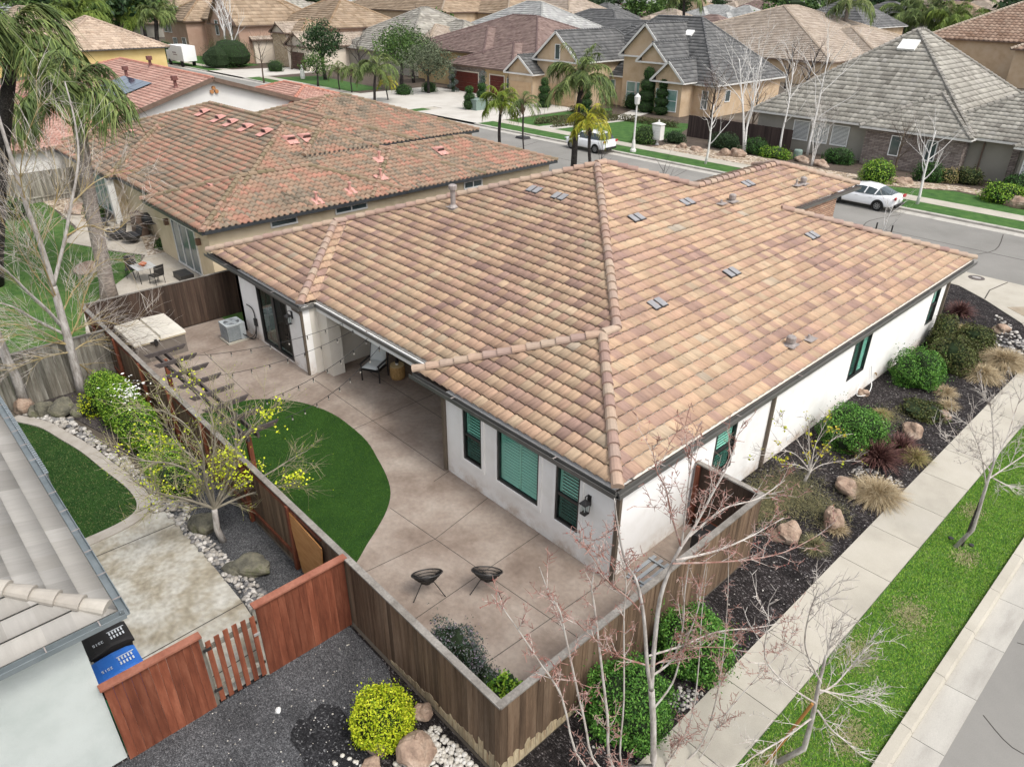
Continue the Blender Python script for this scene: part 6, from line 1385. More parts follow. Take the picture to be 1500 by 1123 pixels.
# bins between the wall and the red fence
def bin_(label, x, y, m, text_m):
    t = thing('wheelie_bin', label, 'bin', (x, y, 0), 'wheeled bins beside the pale house'); mb = MB()
    mb.add([(x-.25, y-.3, .08), (x+.25, y-.3, .08), (x+.25, y+.3, .08), (x-.25, y+.3, .08), (x-.30, y-.36, 1.0), (x+.30, y-.36, 1.0), (x+.30, y+.36, 1.0), (x-.30, y+.36, 1.0)], [(0, 3, 2, 1), (4, 5, 6, 7), (0, 1, 5, 4), (1, 2, 6, 5), (2, 3, 7, 6), (3, 0, 4, 7)], .5); mb.build('body', m, t)
    mb = MB(); vs = []
    prof = [(-.40, 1.0, .31), (-.40, 1.05, .32), (-.28, 1.09, .30), (0, 1.12, .30), (.28, 1.10, .30), (.40, 1.04, .31), (.40, 1.0, .31)]
    for yy, z, hw in prof: vs += [(x-hw, y+yy, z), (x-hw*.8, y+yy, z+.02), (x+hw*.8, y+yy, z+.02), (x+hw, y+yy, z)]
    fs = []
    for i in range(len(prof)-1):
        for j in range(3): fs.append((i*4+j, i*4+j+1, i*4+j+5, i*4+j+4))
    fs += [(0, 4, 8, 12, 16, 20, 24), (27, 23, 19, 15, 11, 7, 3)]
    mb.add(vs, fs, .5); mb.box(x-.28, x-.22, y-.40, y+.40, 1.12, 1.135, .5) if False else None; lid = mb.build('lid', m, t, smooth=False)
    for s_ in (-1, 1): mb = MB(); mb.tube([(x+s_*.2-.05, y-.33, .1), (x+s_*.2+.05, y-.33, .1)], .1, 10); mb.build('wheel', BLACKM, t)
    mb = MB(); mb.tube([(x-.24, y-.40, 1.0), (x-.24, y-.46, 1.02), (x+.24, y-.46, 1.02), (x+.24, y-.40, 1.0)], .016, 5); mb.build('handle', BLACKM, t)
    # lettering on the lid
    cu = bpy.data.curves.new('lid_text', 'FONT'); cu.body = '2515'; cu.size = .10; cu.extrude = .002; cu.align_x = 'CENTER'
    o = bpy.data.objects.new('tmp', cu); COL.objects.link(o); dg = bpy.context.evaluated_depsgraph_get(); me = bpy.data.meshes.new_from_object(o.evaluated_get(dg)); bpy.data.objects.remove(o)
    me.materials.clear(); me.materials.append(text_m); oo = bpy.data.objects.new('lid_text', me); COL.objects.link(oo); oo.parent = lid; oo.location = (.06, -.18, 1.145-lid.matrix_basis.translation.z-0); oo.rotation_euler = (0, 0, math.radians(90)+PI)
    mb = MB()
    for r_ in range(2):
        for k in range(5): mb.box(x+.10-r_*.12-.04, x+.10-r_*.12+.04, y+.05+k*.055, y+.065+k*.055+.012, 1.145, 1.149)
    mb.box(x-.09, x-.075, y+.03, y+.34, 1.145, 1.149); mb.build('lid_print', text_m, lid)
    return t
prt = mat('lid_print', [(.55, .58, .6)], rough=.7)
bin_('blue wheeled bin with a printed lid next to the red fence', -4.22, -9.42, mat('blue_plastic', [(.015, .10, .42), (.025, .16, .52)], scale=2, rough=.45, spec=.5), prt)
bin_('black wheeled bin with a printed lid behind the blue one', -4.98, -9.36, mat('black_plastic', [(.013, .012, .012), (.025, .023, .022)], scale=2, rough=.5), prt)
gbn = thing('wheelie_bin', 'green bin mostly hidden between the pale wall and the blue one', 'bin', (-3.35, -9.72, 0), 'wheeled bins beside the pale house'); mb = MB(); mb.box(-3.6, -3.1, -9.84, -9.80, .05, 1.0); mb.build('body', mat('green_plastic', [(.01, .16, .07), (.02, .22, .1)], rough=.5), gbn)
wl_ = thing('timber_pile', 'pile of brown cut boards beside the black bin', 'boards', (-5.4, -9.3, 0)); 
for k in range(6):
    m_ = MB(); a = Vector((-5.9+k*.06, -9.55+k*.05, .03+.03*(k % 3))); m_.bar(a, a+Vector((.85+.1*(k % 2), .28-.05*k, .02)), .10, .025); m_.build('board', mat('cut_board', [(.16, .075, .03), (.28, .14, .06)], scale=3, rough=.8, rnd=.3), wl_)
rd = thing('hose_reel', 'small black and white reel by the corner of the slab roof', 'reel', (-6.3, -9.0, 0)); m_ = MB(); m_.lathe([(.12, .02), (.12, .3), (.1, .34)], (-6.25, -9.05, 0), 12); m_.build('drum', BLACKM, rd); m_ = MB(); m_.lathe([(.07, .345), (.07, .36)], (-6.25, -9.05, 0), 10); m_.build('label_plate', WHITE, rd); m_ = MB(); m_.tube([(-6.35, -9.0, .1), (-6.95, -8.95, .75)], .02, 5); m_.tube([(-6.32, -8.9, .1), (-6.92, -8.85, .75)], .02, 5); m_.build('handle', BLACKM, rd)
# --- mossy tile house to the left
black_g = mat('black_gutter', [(.03, .032, .035), (.05, .055, .06)], rough=.35, spec=.6)
N2 = house('spanish_tile_house', 'buff stucco house with mossy orange and green barrel tile roof, next door', 'house',
   [(-50.7, -24.45, 1.5, 17.6, 2.72, ''), (-31.7, -24.3, .84, 12, 2.72, ''), (-32.7, -24.4, 9.8, 23.6, 2.70, ''), (-40.5, -28.9, 8.6, 15.8, 4.25, ''), (-48.6, -37.8, 1.05, 11, 2.72, ''), (-47, -33.6, 10, 25, 3.2, '')],
   buff_st, t_span, c_span, BARREL, black_g, t=1/3, over=.35, cap_r=.15)
window(N2, 'S', 1.19, -29.1, -26.2, .05, 2.3, frame=trimw, glass=mat('slate_glass', [(.07, .10, .105), (.14, .18, .185)], scale=.8, rough=.12, spec=.7), mull=(3, 1), name='sliding_door')
window(N2, 'E', -24.65, 4.2, 5.6, 2.15, 2.5, frame=trimw, mull=(1, 1)); window(N2, 'E', -24.65, 7.7, 9.6, 2.15, 2.5, frame=trimw, mull=(2, 1)); window(N2, 'E', -24.75, 16.2, 17.6, 2.0, 2.45, frame=trimw, mull=(2, 1))
window(N2, 'S', 1.40, -43.2, -38.7, .2, 2.4, frame=trimw, glass=GLASS_TEAL, mull=(5, 1), w_=.1)
m_ = MB(); m_.box(-38.3, -37.95, 1.0, 1.35, .0, 2.6); m_.build('column', trimw, N2)
pinkm = mat('salmon_paint', [(.48, .24, .20), (.58, .31, .27)], scale=4, rough=.75)
pinkf = mat('salmon_flashing', [(.5, .21, .17), (.6, .28, .23)], scale=4, rough=.75)
def on_plane(px, py, n_, k): d = ray(px, py); return CAM+d*((k-Vector(n_).dot(CAM))/Vector(n_).dot(d))
def pink_vent(px, py, face, par, big=True):
    if face == 'E': n_ = Vector((1/3, 0, 1)); k = 2.72+(-24.4)/3; up = Vector((-1, 0, 1/3)).normalized(); al = Vector((0, 1, 0))
    else: n_ = Vector((0, -1/3, 1)); k = 2.72-(1.3)/3; up = Vector((0, 1, 1/3)).normalized(); al = Vector((1, 0, 0))
    p = on_plane(px, py, n_, k); nn = n_.normalized(); m_ = MB()
    if big:
        m_.obox(p+nn*.06-up*.26, al*.30, up*.22, nn*.012, .4, 0); 
        m_.add([tuple(p+nn*.08+up*.45+al*.38), tuple(p+nn*.08+up*.45-al*.38), tuple(p+nn*.26-up*.02-al*.22), tuple(p+nn*.26-up*.02+al*.22), tuple(p+nn*.05-up*.04-al*.3), tuple(p+nn*.05-up*.04+al*.3)], [(0, 1, 2, 3), (3, 2, 4, 5), (0, 3, 5), (1, 4, 2)], .7, 0)
        for q in range(3): m_.obox(p+nn*(.09+.055*q)-up*.045, al*(.25-.02*q), up*.02, nn*.008, 0, 1)
    else:
        m_.obox(p+nn*.06, al*.32, up*.3, nn*.012, .4, 0); m_.lathe([(.11, 0), (.07, .1), (.06, .42), (.1, .44), (.1, .5)], p, 8)
    m_.build('roof_vent', [pinkm, BLACKM], par)
r2 = [o for o in N2.children if o.name.startswith('roof')][0]
for a in ((297, 166), (320, 175), (338, 181), (360, 188), (388, 195)): pink_vent(*a, 'S', r2)
pink_vent(309, 276, 'S', r2); pink_vent(193, 196, 'S', r2); pink_vent(426, 206, 'E', r2); pink_vent(449, 203, 'E', r2); pink_vent(645, 222, 'E', r2)
for a in ((556, 235), (558, 261), (513, 281), (464, 296)): pink_vent(*a, 'E', r2, False)
m_ = MB(); pD = G(225, 322, 0); 
for (cx, z) in ((-38.0, 2.2),): m_.box(-36.3, -36.0, 2.2, 2.35, 2.0, 2.3)
m_.build('flood_light', WHITE, N2)
for q in ((-29.55, 2.0), (-25.7, 1.9)):
    m_ = MB(); m_.box(q[0]-.09, q[0]+.09, .98, 1.18, q[1]-.15, q[1]+.15); m_.build('wall_lamp', mat('bronze', [(.15, .09, .06)], rough=.5), N2)
# its back garden
sheet('yard_slab', [(-46, -.6), (-38.5, -.9), (-36.5, -2.2), (-33, -.6), (-31.4, .3), (-29.5, -.8), (-27.3, -3.3), (-24, -5.0), (-21.15, -5.0), (-21.15, 1), (-24.6, 1.2), (-31, 1.2), (-31.3, 2.6), (-37.8, 2.6), (-38, 1.4), (-46, 1.4)], .012, mat('garden_slab', [(.36, .32, .26), (.46, .42, .36)], scale=.9, detail=9, rough=.9, fine=.08, fscale=12))
HL = [(-46, -.75), (-38.6, -1.05), (-36.7, -2.3), (-33, -.75), (-31.5, .1), (-29.9, -.5), (-27.6, -2.6), (-25.5, -4.3), (-21.4, -5.3), (-18.7, -5.6), (-18.7, -20), (-60, -20), (-60, -1)]
sheet('lawn', HL, .014, lawn_s); grass('grass', HL, .014, 90000, .06, .03, blade_n, 12, .6)
sheet('bark_bed', [(-34.6, 1.2), (-31.2, .35), (-31.2, 2.7), (-33.5, 2.8)], .02, gravel_t); sheet('bark_bed', [(-46, 1.4), (-40, -.4), (-38.6, 1.1), (-38.2, 1.5)], .018, gravel_t); sheet('bark_bed', [(-60, -1.5), (-42.5, -.7), (-42.5, .9), (-60, .9)], .02, gravel_t)
bbq = thing('barbecue', 'black covered kettle barbecue against the buff wall next door', 'barbecue', tuple(G(222, 345))); p = G(224, 343)
m_ = MB(); m_.lathe([(.22, .62), (.40, .72), (.44, .88), (.40, 1.05), (.22, 1.18), (.05, 1.22)], p, 14, sx=1.3); m_.build('kettle', BLACKM, bbq)
for k in range(3): m_ = MB(); a = k*2.1; m_.tube([(p.x+.2*math.cos(a), p.y+.2*math.sin(a), .66), (p.x+.42*math.cos(a), p.y+.4*math.sin(a), .02)], .03, 5); m_.build('leg', BLACKM, bbq)
m_ = MB(); m_.box(p.x+.5, p.x+1.0, p.y-.25, p.y+.25, .80, .84); m_.build('side_shelf', BLACKM, bbq)
p = G(207, 343); b2 = thing('covered_grill', 'brown grill under a dull cover beside the black barbecue', 'grill', tuple(p)); m_ = MB(); m_.add([(p.x-.5, p.y-.3, .02), (p.x+.5, p.y-.3, .02), (p.x+.5, p.y+.3, .02), (p.x-.5, p.y+.3, .02), (p.x-.42, p.y-.22, 1.15), (p.x+.42, p.y-.22, 1.15), (p.x+.42, p.y+.2, 1.25), (p.x-.42, p.y+.2, 1.25)], [(0, 1, 5, 4), (1, 2, 6, 5), (2, 3, 7, 6), (3, 0, 4, 7), (4, 5, 6, 7)]); m_.build('cover', trimb, b2)
p = G(215, 411); tb = thing('garden_table', 'small pale topped metal table behind the dark brown fence', 'table', tuple(p))
m_ = MB(); m_.box(p.x-.5, p.x+.5, p.y-.45, p.y+.45, .70, .73); m_.build('table_top', mat('pale_glass_top', [(.42, .42, .40)], rough=.3), tb)
for sx in (-1, 1):
    for sy in (-1, 1): m_ = MB(); m_.tube([(p.x+sx*.4, p.y+sy*.36, 0.01), (p.x+sx*.45, p.y+sy*.4, .70)], .02, 5); m_.build('leg', BLACKM, tb)
bw_ = thing('bowl', 'red fruit bowl on the pale topped garden table', 'bowl', (p.x, p.y, .73)); m_ = MB(); m_.lathe([(.06, .73), (.16, .80), (.19, .86), (.1, .92)], p, 12); m_.build('dish', mat('terracotta', [(.38, .09, .03), (.45, .14, .06)], rough=.6), bw_)
def metal_chair(label, x, y, rz):
    t = thing('garden_chair', label, 'chair', (0, 0, 0), 'black garden chairs next door'); m_ = MB(); m_.box(-.25, .25, -.25, .25, .40, .44); m_.build('seat', BLACKM, t); m_ = MB(); m_.add([(-.25, .24, .44), (.25, .24, .44), (.25, .34, .95), (-.25, .34, .95), (-.25, .27, .44), (.25, .27, .44), (.25, .37, .95), (-.25, .37, .95)], [(3, 2, 1, 0), (4, 5, 6, 7), (0, 1, 5, 4), (2, 3, 7, 6), (1, 2, 6, 5), (3, 0, 4, 7)]); m_.build('backrest', BLACKM, t)
    for sx in (-1, 1):
        for sy in (-1, 1): m_ = MB(); m_.tube([(sx*.23, sy*.24, 0.01), (sx*.23, sy*.22, .41)], .016, 5); m_.build('leg', BLACKM, t)
    t.location = (x, y, .012); t.rotation_euler = (0, 0, rz)
metal_chair('black garden chair to the left of the pale topped table', p.x-.95, p.y-.3, 1.2); metal_chair('black garden chair to the right of the pale topped table', p.x+.75, p.y+.25, -1.3)
q = G(270, 408); m_ = MB(); m_.box(q.x-.5, q.x+.5, q.y-.3, q.y+.3, .012, .3); tag(m_.build('storage_chest', BLACKM), 'flat black chest by the sliding door next door', 'chest')
for i, (px, py, s_) in enumerate(((150, 333, 1), (172, 350, 1.2), (195, 355, 1.1))):
    q = G(px, py); t = thing('lounge_chair', ['dark lounge chair nearest the palm trunk next door', 'dark lounge chair in the middle of the slab next door', 'dark round lounge chair nearest the barbecue'][i], 'chair', tuple(q), 'dark lounge chairs next door'); m_ = MB(); m_.lathe([(.15, .02), (.45*s_, .25), (.55*s_, .45), (.5*s_, .42), (.2, .28)], q, 12, sy=.8); m_.build('seat', BLACKM, t); m_ = MB(); m_.add([(q.x-.5, q.y+.3, .4), (q.x+.5, q.y+.3, .4), (q.x+.45, q.y+.55, .85), (q.x-.45, q.y+.55, .85)], [(0, 1, 2, 3), (3, 2, 1, 0)]) if False else m_.obox(q+Vector((0, .45, .62)), (.42, 0, 0), (0, .08, .22), (0, .02, -.01)); m_.build('backrest', BLACKM, t)
rock('tan rock ring beside the lawn behind the poplar', 128, 395, .8, .6, .14, rock_t, 40); rock('rust coloured stone pile at the palm foot next door', 120, 312, .9, .7, .35, rock_t, 41)
bush('low_shrub', 'pale green shrub in the bed beside the buff wall next door', 'shrub', G(243, 363), (.6, .5, .35), 900, .1, L_mid, seed=61, lump=.2)
bush('low_shrub', 'green shrub beside the palm trunk next door', 'shrub', G(141, 318), (.8, .6, .5), 1200, .1, L_mid, seed=62, lump=.2)
bush('spiky_shrub', 'yellow green spiky shrub at the foot of the grey picket fence', 'shrub', G(28, 318), (.9, .8, .7), 1500, .12, L_mid, seed=63, lump=.25)
fence('wooden_fence', 'grey picket topped fence in front of the white wall of the red roofed house', (-46.3, 1.5), (-46.3, -12), 1.9, wood_old, None, seed=21, rails=1, posts=(1.5, 4, 6.5, 9))
# --- red tiled white house beyond
N3 = house('red_tile_house', 'white walled house with rose red tiles, a wide gable and solar panels', 'house',
   [(-86, -54.3, 5.2, 24.4, 2.75, 'E', .3), (-70, -49.4, -9, 7.6, 2.7, '', .3), (-66, -53.2, 20.0, 29, 2.72, '', .3)], far_wh, t_red, c_red, BARREL, trimb, t=.3, over=.4, cap_r=.16, gtrim=.2)
sp_m = mat('solar_panel', [(.012, .03, .055), (.03, .06, .10)], scale=.5, rough=.12, spec=.9)
for k in range(4):
    m_ = MB(); x = -62.2-k*1.75; y0 = 7.6; t_ = .3
    for j in range(3):
        ya = y0+j*1.5; za = 2.75+(ya-5.2)*.3+.16; m_.add([(x, ya, za), (x+1.68, ya, za), (x+1.68, ya+1.45, za+.435), (x, ya+1.45, za+.435)], [(0, 1, 2, 3)]); m_.add([(x, ya, za-.04), (x+1.68, ya, za-.04), (x+1.68, ya+1.45, za+.395), (x, ya+1.45, za+.395)], [(3, 2, 1, 0)])
    r3 = [o for o in N3.children if o.name.startswith('roof')][0]; m_.build('solar_panel', sp_m, r3)
m_ = MB()
for a, b in ((0, .22), (-.22, -.1), (.22, -.1)): m_.lathe([(.17, 0), (.17, .02)], (0, 0, 0), 12) if False else None
for dy, dz in ((0, .2), (-.2, -.08), (.2, -.08)): m_.tube([(-54.7+.02, 14.8+dy, 4.7+dz), (-54.55, 14.8+dy, 4.7+dz)], .15, 12)
m_.build('gable_vent', mat('terracotta_pipe', [(.42, .2, .08)], rough=.7), N3)
window(N3, 'E', -49.8, -7, -5, .8, 2.1); 
for px, py in ((186, 113), (221, 98), (258, 129)):
    p = on_plane(px, py, (0, -.3, 1), 2.75-5.2*.3); m_ = MB(); m_.lathe([(.25, 0), (.14, .15), (.13, .55), (.28, .58), (.28, .9)], p, 8); m_.build('roof_vent', mat('dark_red_pipe', [(.16, .07, .06)], rough=.6), r3)
N4 = house('yellow_house', 'yellow walled house with pale tan tile roof behind the palms, upper left', 'house',
   [(-150, -125, 11, 30, 4.2, ''), (-140, -121.5, 19, 36, 3.4, '')], yel_st, t_tan, c_tan, dict(BARREL, tw=.6, ex=.6, amp=.07, seg=4, butt=.08), trimg, t=.48, over=.6, cap_r=.25)
# --- houses across the street
G7 = house('grey_stone_house', 'taupe house with sage grey tile roof and ledge stone front across the street', 'house',
   [(-26.9, -9.0, 50.9, 70, 2.95, '', .72), (-16.9, -8.9, 50.1, 60, 2.93, '', .62), (-13, 12, 51.2, 68, 2.95, '', .55), (-6, 14, 49.5, 62, 2.95, '', .55)], taupe_st, t_sage, c_sage, WAVY, trimw, over=.5, cap_r=.16,
   stone=(('S', 50.6, -16.5, -9.35, 0, 2.75), ('E', -9.4, 50.6, 51.6, 0, 2.75), ('S', 51.7, -6.5, -6.05, 0, 2.7)), stonem=stone_g)
for a0, a1 in ((-23.0, -21.55), (-21.3, -19.85), (-19.6, -18.15)): window(G7, 'S', 51.4, a0, a1, .95, 2.55, blinds=WHITE, mull=(1, 1), name='window')
for a0, a1 in ((-14.5, -13.7), (-11.9, -11.1)): window(G7, 'S', 50.52, a0, a1, 1.0, 2.5)
window(G7, 'S', 49.95, -5.3, -3.9, .7, 2.5, blinds=WHITE, mull=(1, 2))
m_ = MB(); m_.box(-8.4, -8.32, 51.5, 51.62, 0, 2.7); m_.build('downspout', trimb, G7)
B7 = house('tan_gabled_house', 'tan house with dark slate roof and white edged gables across the street', 'house',
   [(-58, -36.9, 60.4, 75.4, 3.3, '', .80), (-62.5, -46, 60.2, 76, 3.3, '', .60), (-57.9, -50.6, 54.2, 68, 4.9, 'S', .82), (-61.2, -56.2, 52.7, 66, 3.35, 'S', .75), (-49.4, -42.6, 59.6, 72, 5.6, 'S', .95), (-46.2, -42.0, 58.7, 68, 5.2, 'S', .9), (-43.6, -39.2, 58.1, 68, 3.5, 'S', .9)],
   tan_st, t_slate, c_slate, FLAT, trimw, over=.45, cap_r=.14, gtrim=.14)
for a in ((-48.2, -46.9), (-46.8, -45.5)): window(B7, 'S', 60.0, *a, .7, 2.9, glass=GLASS_TEAL, mull=(1, 2))
for a in ((-42.9, -41.55), (-41.45, -40.1)): window(B7, 'S', 58.52, *a, .5, 2.7, glass=GLASS_TEAL, mull=(1, 2))
window(B7, 'S', 60.84, -38.6, -37.8, .8, 2.7, mull=(1, 2)); window(B7, 'S', 60.62, -51.6, -50.4, .9, 2.8, glass=GLASS_TEAL, mull=(1, 2)); window(B7, 'S', 54.62, -54.6, -53.8, 5.0, 6.6); window(B7, 'E', -37.36, 63.4, 64.4, 1.4, 2.6)
garage_door(B7, 'S', 53.13, -60.6, -56.9, 2.4, tandoor, None); garage_door(B7, 'S', 54.62, -56.2, -51.4, 2.4, tandoor, None)
M7 = house('maroon_roof_house', 'tan house with maroon brown tile roof and dark red garage doors', 'house',
   [(-88, -62, 59, 80, 4.6, '', .38), (-74.2, -61.2, 54.0, 70, 3.3, '', .38), (-84, -70, 57.2, 72, 4.5, '', .38), (-92, -80, 62, 76, 3.2, '', .38)], mat('ochre_stucco', [(.44, .31, .16), (.54, .40, .22)], scale=.7, rough=.95), t_mar, c_mar, FLAT, trimb, over=.5, cap_r=.15,
   stone=(('S', 54.5, -73.8, -66.6, 0, 3.1),), stonem=stone_g)
garage_door(M7, 'S', 54.42, -72.8, -67.8, 2.5, maroon, cream_st); garage_door(M7, 'S', 54.48, -65.6, -63.0, 2.5, maroon, cream_st)
window(M7, 'S', 57.6, -75.7, -75.0, 3.1, 3.9); window(M7, 'S', 54.48, -62.5, -61.9, 1, 2.4)
S7 = house('sage_roof_house', 'house under a big mottled sage grey tile roof behind the street palms', 'house',
   [(-113, -90, 59.5, 84, 3.2, '', .5), (-120, -104, 58.5, 72, 3.2, '', .42), (-104, -86, 66, 82, 3.2, '', .5), (-108, -96, 58.3, 70, 3.2, '', .5)], taupe_st, t_sage, c_sage, dict(FLAT, tw=.5, ex=.5, butt=.07), trimb, over=.5, cap_r=.18)
house('pale_grey_roof_house', 'pale grey tile roof right of the mottled sage roof', 'house', [(-112, -86, 84, 106, 4.2, '', .5), (-100, -82, 78, 96, 3.6, '', .45)], cream_st, t_grey, c_grey, dict(FLAT, tw=.6, ex=.6, butt=.08), trimw, over=.5, cap_r=.2)
C7 = house('cream_gabled_house', 'cream house with small tan tiled gables and a brown garage door', 'house',
   [(-112.5, -105, 50.9, 68.4, 3.6, 'S', .5), (-129, -122.5, 50.4, 64.4, 3.8, 'S', .5), (-125, -108, 54.4, 70.4, 4.4, '', .4), (-119, -113.5, 51.9, 64.4, 5.2, 'S', .5), (-108, -87, 60.4, 80.4, 3.6, '', .3)], cream_st, t_beige, c_beige, dict(BARREL, tw=.7, ex=.6, amp=.06, seg=4, butt=.08), trimb, over=.45, cap_r=.22,
   stone=(('S', 52.35, -118.6, -113.9, 0, 5.0), ('S', 54.85, -122.2, -113.9, 0, 3.6)), stonem=stone_c)
garage_door(C7, 'S', 51.3, -111, -106.4, 2.7, brdoor, cream_st); window(C7, 'S', 50.82, -127.4, -125.9, .8, 2.5); window(C7, 'S', 50.82, -125.4, -124.2, .8, 2.5)
D7 = house('two_storey_house', 'rose stucco two storey house with brown wood tone roofs and tall gable', 'house',
   [(-152, -130, 50.7, 68.7, 6.4, '', .6), (-135, -123, 48.2, 62.7, 6.0, 'S', .85), (-156, -143, 47.2, 60.7, 6.0, '', .6), (-128, -108, 56.7, 72.7, 6.0, '', .5), (-120, -110, 52.7, 60.7, 5.0, '', .5)], pink_st, t_brn, capmat('brown_cap', [(.24, .16, .09), (.34, .25, .17)]), dict(FLAT, tw=.7, ex=.6, butt=.08), trimb, over=.5, cap_r=.22,
   stone=(('S', 51.15, -142.5, -135.5, 0, 5.6),), stonem=brick_main)
for a0, a1, z0, z1 in ((-132.5, -131.2, 4.2, 6.6), (-126.8, -125.6, 4.6, 6.4)): window(D7, 'S', 48.6, a0, a1, z0, z1)
for a0, a1, z0, z1 in ((-154.6, -152.8, 3.8, 6), (-152.4, -150.8, 3.8, 6), (-151, -149, .6, 3), (-146.5, -144.5, .5, 3.2)): window(D7, 'S', 47.6, a0, a1, z0, z1)
TB = house('wide_tan_house', 'tall tan house with wide copper tile roof and arched window behind the sage roof', 'house', [(-170, -128, 96, 120, 7.2, '', .42), (-150, -118, 106, 126, 7.0, '', .42)], tan_st, t_brn, c_beige, dict(FLAT, tw=.8, ex=.7, butt=.1), trimb, over=.6, cap_r=.25)
for a0, a1 in ((-157, -155.4), (-155.2, -153.2), (-153, -151.4)): window(TB, 'S', 96.6, a0, a1, 3, 6.2)
for a0 in (-139.6, -134): window(TB, 'S', 96.6, a0, a0+1.2, 5.4, 6.3)
BG = house('beige_roof_house', 'low house under a broad plain beige tile roof, upper right', 'house',
   [(-80, -42, 97.5, 140, 3.2, '', .34), (-60, -40.5, 110, 134, 3.3, '', .36)], tan_st, t_beige, c_beige, dict(FLAT, tw=.6, ex=.6, butt=.08), trimb, over=.5, cap_r=.2)
house('slate_roof_house', 'mid grey slate roofed house between the maroon roof and the gabled slate roof', 'house', [(-112, -84, 102, 124, 3.4, '', .44), (-104, -70, 96, 116, 3.3, '', .36)], cream_st, t_slate, c_slate, dict(FLAT, tw=.6, ex=.6, butt=.08), trimg, over=.5, cap_r=.2)
DM = house('dormer_house', 'cream house with a white dormer window and greyish roof, top centre', 'house', [(-160, -128, 136, 156, 5.6, '', .5), (-152, -144, 133, 150, 6.4, 'S', .9)], cream_st, t_beige, c_beige, dict(FLAT, tw=.8, ex=.7, butt=.1), trimw, over=.5, cap_r=.25)
window(DM, 'S', 133.4, -149.6, -146.4, 5, 8, mull=(2, 1))
house('brown_tile_house', 'brown barrel tiled roof with a skylight at the upper right edge', 'house', [(-42, -12, 128, 150, 5.4, '', .5), (-26, 0, 118, 140, 5.0, '', .5)], tan_st, tilemat('mid_brown_tile', [(.20, .125, .085), (.28, .19, .14), (.33, .24, .18)], [.2, .5, .9]), c_beige, dict(BARREL, tw=.7, ex=.7, amp=.07, seg=4, butt=.08), trimb, over=.5, cap_r=.25)
# outer streets: houses that only show their roofs
far_cols = [(t_grey, c_grey), (t_beige, c_beige), (t_slate, c_slate), (t_brn, c_beige), (t_sage, c_sage), (t_mar, c_mar)]
walls = [cream_st, tan_st, taupe_st, pink_st, far_wh]
nm_c = ['pale grey', 'beige', 'slate grey', 'brown', 'sage grey', 'maroon brown']
rr = random.Random(99); cnt = 0
def far_block(cx, cy, w_, d_, z, ci, wi, t_=.5):
    rl = ['one of the plain distant houses with a %s roof near the top edge' % nm_c[ci]][0]
    return house('distant_house', rl, 'house', [(cx-w_/2, cx+w_/2, cy-d_/2, cy+d_/2, z, '', t_), (cx-w_/2+2, cx-w_/2+2+w_*.5, cy-d_/2-3, cy+d_*.2, z-.1, '', t_)], walls[wi], far_cols[ci][0], far_cols[ci][1], FARFLAT, trimw if wi % 2 else trimb, over=.6, caps=False,
        group='distant %s roofed houses' % nm_c[ci], wins=(('S', cy-d_/2+.6, cx+w_*.15, cx+w_*.15+1.6, 1, 2.4), ('S', cy-d_/2-2.4, cx-w_*.3, cx-w_*.3+2, 1, 2.4)))
used = [(-60, 118, 28), (-98, 110, 26), (-150, 110, 34), (-144, 146, 24), (-27, 135, 26), (-98, 95, 20), (-110, 22, 26)]
for row, Y in enumerate((92, 122, 152, 184, 218, 256, 300, 350, 410, 480, 560)):
    step = 27+row*.8
    for k in range(26):
        X = 20-k*step+rr.uniform(-3, 3); Yk = Y+rr.uniform(-4, 4)
        v = Vector((X, Yk, 2))-CAM; dpt = v.dot(FW)
        if dpt < 60: continue
        u_ = v.dot(RI)/dpt*F; 
        if abs(u_) > 830: continue
        if any(math.hypot(X-a, Yk-b) < c for a, b, c in used): continue
        if X > -95 and Yk < 96 and X > -40: pass
        if Y == 92 and -125 < X < -20: continue
        two = rr.random() < .3
        far_block(X, Yk, rr.uniform(18, 25), rr.uniform(15, 20), 5.6 if two else 3.1, rr.choice([0, 1, 1, 2, 3, 4, 5, 0]), rr.randrange(5), rr.uniform(.42, .6)); cnt += 1
for X, Y in ((-215, 60), (-240, 66), (-265, 60), (-290, 64), (-145, 20), (-170, 16), (-196, 22), (-222, 15), (-250, 22), (-280, 18), (-160, -12), (-190, -14), (-220, -10), (-250, -12), (-120, -12), (-92, -16), (-320, 62), (-320, 20), (-350, 64), (-200, 92), (-232, 96), (-262, 92), (-295, 98)):
    far_block(X, Y, rr.uniform(19, 25), rr.uniform(15, 19), rr.choice([3.1, 3.1, 5.6]), rr.choice([0, 1, 2, 3, 4, 0]), rr.randrange(5), rr.uniform(.4, .55))

def skylight(par, px, py, n_, k, s_=.6):
    p = on_plane(px, py, n_, k); nn = Vector(n_).normalized(); al = Vector((1, 0, 0)) if abs(n_[0]) < 1e-6 else Vector((0, 1, 0)); up = nn.cross(al).normalized(); m_ = MB(); m_.obox(p+nn*.12, al*s_, up*s_*.8, nn*.09); m_.build('skylight', WHITE, [o for o in par.children if o.name.startswith('roof')][0])
skylight(G7, 1331, 68, (0, -.72, 1), 2.95-.72*50.9, .7); skylight(B7, 872, 77, (0, -.60, 1), 3.3-.6*60.2, .5); skylight(B7, 1010, 50, (0, -.80, 1), 3.3-.8*60.4, .5)
